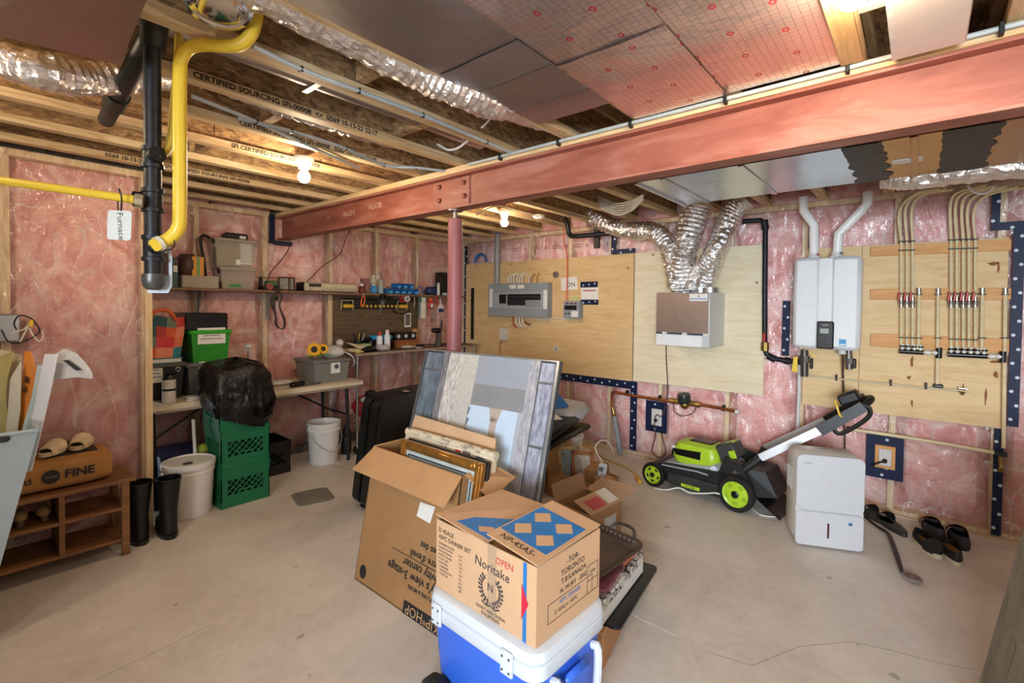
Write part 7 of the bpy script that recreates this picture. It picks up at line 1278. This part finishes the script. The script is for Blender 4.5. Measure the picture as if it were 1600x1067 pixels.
sr(.185, .205, '-TOR-', .026); sr(.185, .177, 'TORONTO', .026); sr(.19, .150, 'T.B.KANADA', .024); sr(.19, .122, 'N. MURY  -3002', .022); sr(.17, .090, '45PC DINNER', .019, MBLU); sr(.15, .067, 'D 45ALA / 45PC', .018, MFI); sr(.30, .115, '-34080-', .013, MFI)
mb = MB(TD)
for y0_, y1_, z0_, z1_ in ((.055, .30, .045, .105), (.27, .335, .045, .14), (.27, .335, .045, .088)):
    for q in ((y0_, y1_, z0_, z0_ + .0016), (y0_, y1_, z1_ - .0016, z1_), (y0_, y0_ + .0016, z0_, z1_), (y1_ - .0016, y1_, z0_, z1_)): mb.bb(0, .001, *q)
build('printed_outline', mb, MFI, dn)
build('clear_tape', MB(TD).bb(-.205, -.165, -.0008, 0, .0, bhh - .004), clear('#d5b795', 'packing_tape', .5), dn)
# ================================================================ STACK BEHIND THE COOLER
c1_ = build('cardboard_carton', MB(Matrix.Translation((-1.02, 2.085, .001)) @ Matrix.Rotation(R(12), 4, 'Z')).box((-.21, -.20, .075), (.42, .40, .148), None, .004), cardboard('#b98a62'), None, 'low brown carton on the floor at the bottom of the pile behind the cooler', 'carton')
TBk = Matrix.Translation((-.972, 2.305, .151)) @ Matrix.Rotation(R(8), 4, 'Z')
build('baking_sheet', MB(TBk).prism([(p[0] - .22, p[1] - .28) for p in rrect(.22, .28, .03)], .012), MBLK, None, 'flat black sheet with rounded corners sticking out of the pile behind the cooler', 'sheet')
TPt = Matrix.Translation((-1.005, 2.20, .165)) @ Matrix.Rotation(R(6), 4, 'Z'); n = NT('marbled_print'); f = n.noise(n.map((12, 12, 18)), 2.0, 4, .6, 1.5); n.set(col=n.ramp(f, [(.42, srgb('#2e2a28')), (.50, srgb('#cfc8bd')), (.8, srgb('#e2ddd5'))]), rough=.6)
pz = build('printed_carton', MB(TPt).box((-.2, -.25, .05), (.40, .50, .098), None, .004), MPAPER, None, 'white carton with a black scribbled pattern in the pile behind the cooler', 'carton'); build('patterned_band', MB(TPt).box((-.2, -.25, .079), (.404, .504, .042), None, .004), n.mat, pz)
ob = build('orange_book', MB(TPt).box((-.21, -.26, .111), (.36, .46, .02), (0, 0, R(-3)), .004), M('#d8734f', .5), None, 'orange paperback under the brown tray in the pile behind the cooler', 'book'); ob2 = build('maroon_cloth', MB(TPt).box((-.16, -.36, .130), (.32, .24, .016), (0, 0, R(4)), .007), M('#7a4350', .7, var=.4, scale=40), None, 'maroon patterned cloth under the near edge of the brown tray', 'cloth')
TT = Matrix.Translation((-1.215, 1.94, .315)) @ Matrix.Rotation(R(-8), 4, 'Z') @ Matrix.Rotation(R(4), 4, 'X'); MTR = M('#4a3d38', .42, metal=.35, var=.18, scale=20, bump=.15, bs=40)
ty = thing('brown_tray', 'dark brown metal serving tray with a scalloped rim and looped handle', 'tray', TT.translation); tw, tdp = .245, .215
def rrz(w, h, r, z): return [V(x, y, z) for x, y in rrect(w, h, r, 6)]
build('pan', loft(MB(TT), [rrz(tw - .05, tdp - .05, .05, 0), rrz(tw - .035, tdp - .035, .05, .004), rrz(tw - .012, tdp - .012, .06, .022), rrz(tw, tdp, .065, .024), rrz(tw, tdp, .065, .029), rrz(tw - .014, tdp - .014, .06, .028), rrz(tw - .036, tdp - .036, .05, .011), rrz(tw - .05, tdp - .05, .05, .006)]), MTR, ty)
mb = MB(TT)
for k in range(-7, 8):
    for s in (-1, 1): mb.box((k * .026, s * (tdp - .022), .021), (.008, .026, .010), (R(-35 * s), 0, 0), .003)
build('scalloped_rim', mb, M('#a59c96', .3, metal=.7), ty, kind='stuff')
for s in (1, -1): build('handle', MB(TT).tube([(-.07 + .1, s * (tdp - .005), .026), (-.05 + .1, s * (tdp + .022), .05), (0 + .1, s * (tdp + .03), .055), (.05 + .1, s * (tdp + .022), .05), (.07 + .1, s * (tdp - .005), .026)], .008, 8, sub=4), M('#5b4d45', .4, metal=.5, var=.3, scale=60, bump=.4), ty)
# ================================================================ MOWER
TMw = frame((-.976, 3.665, 0), (-.995, .10, 0), (-.10, -.995, 0)); MLIME = M('#a9c92a', .35, var=.05); MMB = M('#1a1b1c', .5, var=.2)
mo = thing('lawn_mower', 'lime green and black battery lawn mower parked along the pink wall', 'lawn mower', TMw.translation); m_ = lambda: MB(TMw)
def wheel(x, y, r, w):
    t = build('wheel', m_().lathe([(r * .72, -w / 2), (r * .93, -w / 2), (r, -w * .3), (r, w * .3), (r * .93, w / 2), (r * .72, w / 2), (r * .72, -w / 2)], (x, y, r + .001), (0, 1, 0), 32, cap=False), MBLACK, mo)
    build('lime_rim', m_().lathe([(.02, w / 2 - .004), (r * .30, w / 2 - .003), (r * .62, w / 2 - .012), (r * .73, w / 2 - .002), (r * .75, w / 2 - .002), (r * .75, -w / 2 + .004), (.02, -w / 2 + .004)], (x, y, r + .001), (0, 1, 0), 32), MLIME, t)
    for k in range(5):
        a = 2 * math.pi * k / 5 + .3; build('rim_slot', MB(TMw @ Matrix.Translation((x, y + w / 2 - .006, r + .001)) @ Matrix.Rotation(a, 4, 'Y')).box((r * .5, 0, 0), (r * .16, .008, r * .26), None, .003), MBLK if r < .11 else M('#93b024', .4), t)
    build('hub_cap', m_().lathe([(r * .2, 0), (r * .2, .012), (r * .14, .016)], (x, y + w / 2 - .006, r + .001), (0, 1, 0), 18), MBLK, t)
for y in (0, -.46): wheel(0, y, .128, .05); wheel(.655, y, .098, .045)
dk_ = [(-.06, .10), (.06, .06), (.56, .06), (.72, .10), (.74, .15), (.66, .19), (.52, .205), (.10, .245), (-.08, .23)]
build('deck', m_().prism([(x, z) for x, z in dk_], .40, Matrix.Translation((0, -.03, 0)) @ Matrix.Rotation(R(90), 4, 'X')), MMB, mo)
build('deck_skirt', m_().bb(.10, .54, -.035, -.005, .055, .15, .012), M('#2b2c2d', .55, var=.3), mo)
build('grey_shroud', loft(m_(), [[V(x, y, z) for x, y, z in ((.66, -.38, .17), (.66, -.07, .17), (.10, -.045, .20), (.06, -.40, .20))], [V(x, y, z) for x, y, z in ((.60, -.36, .20), (.60, -.09, .20), (.12, -.06, .268), (.08, -.39, .268))], [V(x, y, z) for x, y, z in ((.46, -.33, .235), (.46, -.12, .235), (.14, -.09, .29), (.10, -.36, .29))]]), M('#a2a5a8', .4), mo)
mt_ = build('motor_cover', loft(m_(), [rr2(.20, .53, -.36, -.08, .06, .225), rr2(.17, .55, -.37, -.07, .07, .27), rr2(.17, .55, -.37, -.07, .07, .32), rr2(.19, .52, -.35, -.09, .07, .375), rr2(.23, .46, -.31, -.13, .06, .395)]), MLIME, mo)
build('black_grille', m_().hexa([V(.30, -.064, .285), V(.50, -.064, .285), V(.53, -.064, .33), V(.30, -.064, .345)], [V(.30, -.10, .285), V(.50, -.10, .285), V(.53, -.10, .33), V(.30, -.10, .345)]).hexa([V(.556, -.30, .27), V(.556, -.10, .27), V(.54, -.10, .345), V(.54, -.30, .345)], [V(.50, -.30, .27), V(.50, -.10, .27), V(.50, -.10, .345), V(.50, -.30, .345)]), MBLK, mt_)
build('headlight', m_().ball(V(.535, -.09, .335), .022, 12, 8, (1, .8, .8)), M('#c7c9bf', .15), mt_); build('top_panel', m_().box((.34, -.22, .398), (.18, .14, .012), None, .005), MBLK, mt_)
bt_ = build('battery', m_().box((.125, -.20, .375), (.15, .17, .13), (0, R(22), 0), .018), M('#3a3c3c', .45), mo); build('lime_patch', m_().box((.115, -.20, .445), (.06, .12, .012), (0, R(22), 0), .004).box((.075, -.112, .37), (.05, .008, .06), (0, R(22), 0), .003), MLIME, bt_)
build('round_sticker', m_().lathe([(.024, 0), (.024, .002)], (.19, -.058, .245), (0, 1, .25), 18), M('#cfd6e6', .4), mo); build('lime_plate', m_().bb(.27, .42, -.0055, .002, .066, .092, .003), MLIME, mo); build('lettering', MB().text('RYOBI', .026, TMw @ frame((.345, .003, .079), (-1, 0, 0), (0, 0, 1))), MINK, mo, recalc=False)
build('grey_trim', m_().tube([(.60, -.028, .185), (.30, -.026, .205), (.22, -.026, .20)], .006, 6), M('#9ea3a6', .4), mo)
for y in (-.05, -.40): build('side_bracket', m_().hexa([V(.16, y - .02, .20), V(-.10, y - .02, .18), V(-.10, y + .02, .18), V(.16, y + .02, .20)], [V(.10, y - .02, .36), V(-.02, y - .02, .34), V(-.02, y + .02, .34), V(.10, y + .02, .36)]), MMB, mo); build('pivot_bolt', m_().cyl((.02, y - .02, .27), (.02, y + .03, .27), .018, 12), MSTEEL, mo)
build('rear_chute', m_().hexa([V(-.04, -.38, .10), V(-.24, -.36, .14), V(-.24, -.10, .14), V(-.04, -.07, .10)], [V(-.02, -.38, .30), V(-.16, -.36, .30), V(-.16, -.10, .30), V(-.02, -.07, .30)]), MBLACK, mo); build('rear_flap', m_().plate([V(-.10, -.40, .17), V(-.10, -.06, .12), V(-.27, -.06, .006), V(-.27, -.40, .006)], .005), MBLK, mo)
h1 = U(1188, 715, y=3.74); h2 = U(1292, 667, y=3.80); h3 = U(1340, 640, y=3.82); g1 = U(1196, 700, y=4.10); g2 = U(1300, 652, y=4.06); g3 = U(1342, 628, y=4.02); p_ = TMw @ V(.0, -.05, .27); q_ = TMw @ V(.0, -.40, .27)
for a, b in ((p_, h1), (q_, g1)): build('handle_base', MB().tube([a, a.lerp(b, .5), b], [.026, .03, .03], 10), MMB, mo)
def bar(a, b, w, h):
    d = (b - a).normalized(); s_ = V(0, 1, 0); s_ = (s_ - d * s_.dot(d)).normalized(); u = d.cross(s_); return [a + s_ * x + u * y for x, y in ((-w, -h), (w, -h), (w, h), (-w, h))], [b + s_ * x + u * y for x, y in ((-w, -h), (w, -h), (w, h), (-w, h))]
for a, b in ((h1, h2), (g1, g2)):
    A_, B_ = bar(a, b, .012, .026); build('handle_bar', MB().hexa(A_, B_), M('#d4d6d8', .3, metal=.5, var=.03), mo)
A_, B_ = bar(h2 - (h3 - h2) * .25, h3 + (h3 - h2) * .2, .022, .034); build('black_grip', MB().hexa(A_, B_), MBLACK, mo); A_, B_ = bar(g2 - (g3 - g2) * .2, g3 + (g3 - g2) * .25, .022, .034); build('black_grip', MB().hexa(A_, B_), MBLACK, mo)
build('switch_bar', MB().tube([h3, h3.lerp(g3, .3) + V(.06, 0, .05), h3.lerp(g3, .7) + V(.06, 0, .05), g3], .022, 10, sub=4), MBLACK, mo); build('switch_box', MB().box(h3.lerp(g3, .5) + V(-.05, 0, .05), (.12, .12, .07), (0, R(-28), 0), .012), MBLACK, mo); build('lever_loop', MB().tube([h3 + V(.0, .0, .03), h3 + V(.06, -.0, .02), h3 + V(.05, 0, -.05), h2 + V(.08, 0, -.03), h2 + V(.03, 0, .0)], .014, 8, sub=4), MBLACK, mo)
build('yellow_tie', MB().tube([U(1305, 626, y=3.8), U(1308, 636, y=3.78), U(1312, 648, y=3.78), U(1315, 651, y=3.79)], .006, 6, sub=4), MYEL, mo)
tubething('white_cable', 'white cable slung across the near side of the mower and down to the floor', 'cable', [TMw @ V(*p) for p in ((.62, .045, .006), (.52, .05, .02), (.42, .03, .06), (.33, .035, .05), (.22, .03, .075), (.14, .04, .105), (.10, .045, .11))], .006, MCABLE, 5, 8)
tubething('white_cable', 'thin white cable on the floor behind the mower wheel', 'cable', [U(1172, 790, z=.008), U(1182, 800, z=.006), U(1195, 806, z=.006), U(1225, 808, z=.006)], .005, MCABLE, 5, 6)
# ================================================================ DEHUMIDIFIER
dw, dd2, dh = .372, .25, .578; TDh = Matrix.Translation((-.218, 3.532, 0)) @ Matrix.Rotation(.422, 4, 'Z'); MDW = M('#c0c1c4', .36, var=.02)
dhm = thing('dehumidifier', 'white boxy dehumidifier standing on the concrete in front of the pink wall', 'dehumidifier', TDh.translation, .422); d_ = lambda: MB(TDh)
def vr(x0, x1, z0, z1, r, y): return [V(p.x, y, p.y) for p in rr2(x0, x1, z0, z1, r, 0)]
build('body', loft(d_(), [vr(-dw + .006, -.006, .014, dh - .006, .05, .012), vr(-dw, 0, .012, dh, .055, .03), vr(-dw, 0, .012, dh, .055, dd2 - .05), vr(-dw + .02, -.02, .02, dh - .02, .05, dd2)]), M('#c9c5bf', .42, var=.02), dhm)
build('front_panel', loft(d_(), [vr(-dw + .008, -.008, .235, dh - .008, .035, .0), vr(-dw + .004, -.004, .231, dh - .004, .038, .005), vr(-dw + .004, -.004, .231, dh - .004, .038, .016)]), MDW, dhm)
tk = build('water_tank', loft(d_(), [vr(-dw + .008, -.008, .018, .222, .022, .0), vr(-dw + .004, -.004, .014, .226, .024, .005), vr(-dw + .004, -.004, .014, .226, .024, .016)]), MDW, dhm)
build('level_window', d_().bb(-dw * .53, -dw * .53 + .012, -.0015, .004, .072, .165, .002), M('#4a1d22', .2), tk); build('blue_sticker', d_().bb(-.085, -.066, -.001, .002, .165, .183, .001), M('#2d5f8f', .5), tk)
def dft(x, z, s, sz, m): build('lettering', MB().text(s, sz, TDh @ Matrix.Translation((x, -.0016, z)) @ Matrix.Rotation(R(90), 4, 'X')), m, dhm, recalc=False)
dft(-.31, dh - .055, 'TOSHIBA', .011, MDGREY); dft(-.285, .175, 'TANK FULL', .012, M('#d5b3ae', .7)); dft(-.285, .163, 'EMPTY WATER', .010, M('#d5b3ae', .7))
mb = d_()
for k in range(9): mb.bb(-dw - .0015, -dw + .004, .075 + .014 * k, .082 + .014 * k, .32, dh - .12)
build('side_grille', mb, M('#bdbab5', .5), dhm)
for x in (-dw + .05, -.05):
    for y in (.05, dd2 - .05): build('castor', d_().cyl((x - .01, y, .0085), (x + .01, y, .0085), .008, 10), MBLACK, dhm)
build('top_handle', d_().box((-dw / 2, dd2 / 2, dh - .003), (.12, .035, .008), None, .003), M('#c9c6c1', .5), dhm)
# ================================================================ SHOES, SCRUBBER, CONCRETE BLOCK
def shoe(label, cat, c, rz, m_up, m_sole, m_in, L=.27, W=.095, kind='slip', group=None):
    t = thing('slip_on_shoe' if kind == 'slip' else ('work_shoe' if kind == 'shoe' else 'slide_sandal'), label, cat, c, rz, group)
    def outl(k, n=28): return [(L / 2 * k * math.cos(a), W / 2 * k * math.sin(a) * (1 + .16 * math.cos(a))) for a in [2 * math.pi * i / n for i in range(n)]]
    build('sole', MB().prism(outl(1), .026, Matrix.Translation((0, 0, .0006))), m_sole, t, local=True); build('insole', MB().prism(outl(.9), .004, Matrix.Translation((0, 0, .0255))), m_in, t, local=True)
    mb = MB(); H = .075
    def wall(u, v):
        a = 2 * math.pi * u; c_, s_ = math.cos(a), math.sin(a); hgt = (.5 + .5 * (1 - c_) / 2) * H * .75; k = 1 - .16 * v * v
        return V(L / 2 * k * c_ * .98, W / 2 * k * s_ * (1 + .16 * c_) * .98, .02 + hgt * v)
    def vamp(u, v): return V(L / 2 * (.96 - .52 * v), -W / 2 * math.cos(u * math.pi) * (1.1 - .12 * (1 - v)) * (.62 + .38 * min(1, v * 2 + .1)), .022 + (.022 + .045 * v) * math.sin(u * math.pi) ** .6)
    if kind != 'slide': mb.grid(wall, 28, 5)
    mb.grid(vamp, 14, 7); build('upper', mb, m_up, t, local=True, recalc=False)
    if kind == 'shoe': build('tongue', MB().box((.02, 0, .075), (.10, .04, .02), (0, R(18), 0), .008), m_up, t, local=True)
    return t
MDK = M('#18161a', .6, var=.2); MSOLE = M('#cdbfa6', .6); MINS = M('#9a6a35', .7)
shoe('black slide sandal beside the dehumidifier, toe towards the wall', 'sandal', V(-.105, 4.10, 0), R(122), MDK, M('#2a2a2c', .6), M('#4a4438', .7), kind='slide')
shoe('black slide sandal half hidden by the other one next to the dehumidifier', 'sandal', V(-.185, 4.19, 0), R(132), MDK, M('#2a2a2c', .6), M('#4a4438', .7), kind='slide')
shoe('black slip on shoe with cream sole lying angled, toe forward', 'shoe', V(.065, 3.90, 0), R(-66), MDK, MSOLE, MINS, .29); shoe('black slip on shoe with cream sole turned heel forward', 'shoe', V(.178, 3.86, 0), R(100), MDK, MSOLE, MINS, .27)
shoe('dark charcoal shoe against the pink wall, left one of the rear pair', 'shoe', V(.105, 4.19, 0), R(105), M('#232227', .7, var=.2), M('#1c1b1d', .6), MDK, .28, .1, 'shoe'); shoe('dark charcoal shoe against the pink wall, right one of the rear pair', 'shoe', V(.225, 4.14, 0), R(98), M('#232227', .7, var=.2), M('#1c1b1d', .6), MDK, .28, .1, 'shoe')
sw_ = thing('floor_scrubber', 'dark long handled tool with a pierced oval head lying on the concrete', 'tool', U(1408, 880, z=0))
build('pole', MB().tube([U(1352, 808, z=.016), U(1370, 822, z=.016), U(1386, 832, z=.018), U(1392, 842, z=.022), U(1402, 870, z=.026), U(1409, 893, z=.03)], [.008, .009, .010, .012, .013, .010], 10, sub=3), M('#2c2a2a', .35, metal=.5), sw_)
hc_ = U(1425, 902, z=.022); a_, b_ = U(1409, 894, z=.022), U(1440, 909, z=.022); Th = frame(hc_, (b_ - a_), V(0, 0, 1).cross(b_ - a_)); Lh = (b_ - a_).length / 2
mb = MB(Th @ Matrix.Translation((0, 0, -.006)))
build('oval_head', mb.prism([(Lh * math.cos(t), Lh * .78 * math.sin(t)) for t in [2 * math.pi * k / 28 for k in range(28)]], .012), M('#8b7b78', .4, metal=.3), sw_)
for k in range(8): a = 2 * math.pi * k / 8; build('slot', MB(Th @ Matrix.Translation((Lh * .52 * math.cos(a), Lh * .42 * math.sin(a), .0055)) @ Matrix.Rotation(a, 4, 'Z')).box((0, 0, 0), (Lh * .4, .010, .002), None, .0008), MBLK, sw_)
q0 = V(.213, 2.62, 0); q1 = U(1598, 830, y=2.62); dx = (q1.x - q0.x) / q1.z
build('concrete_pier', MB().prism([(q0.x, 0.001), (q0.x + dx * .9, .9), (1.0, .9), (1.0, 0.001)], .62, Matrix.Translation((0, 2.62, 0)) @ Matrix.Rotation(R(90), 4, 'X')), concrete_rough(), None, 'stained grey concrete block with a slanting side at the right edge of the floor', 'concrete block')
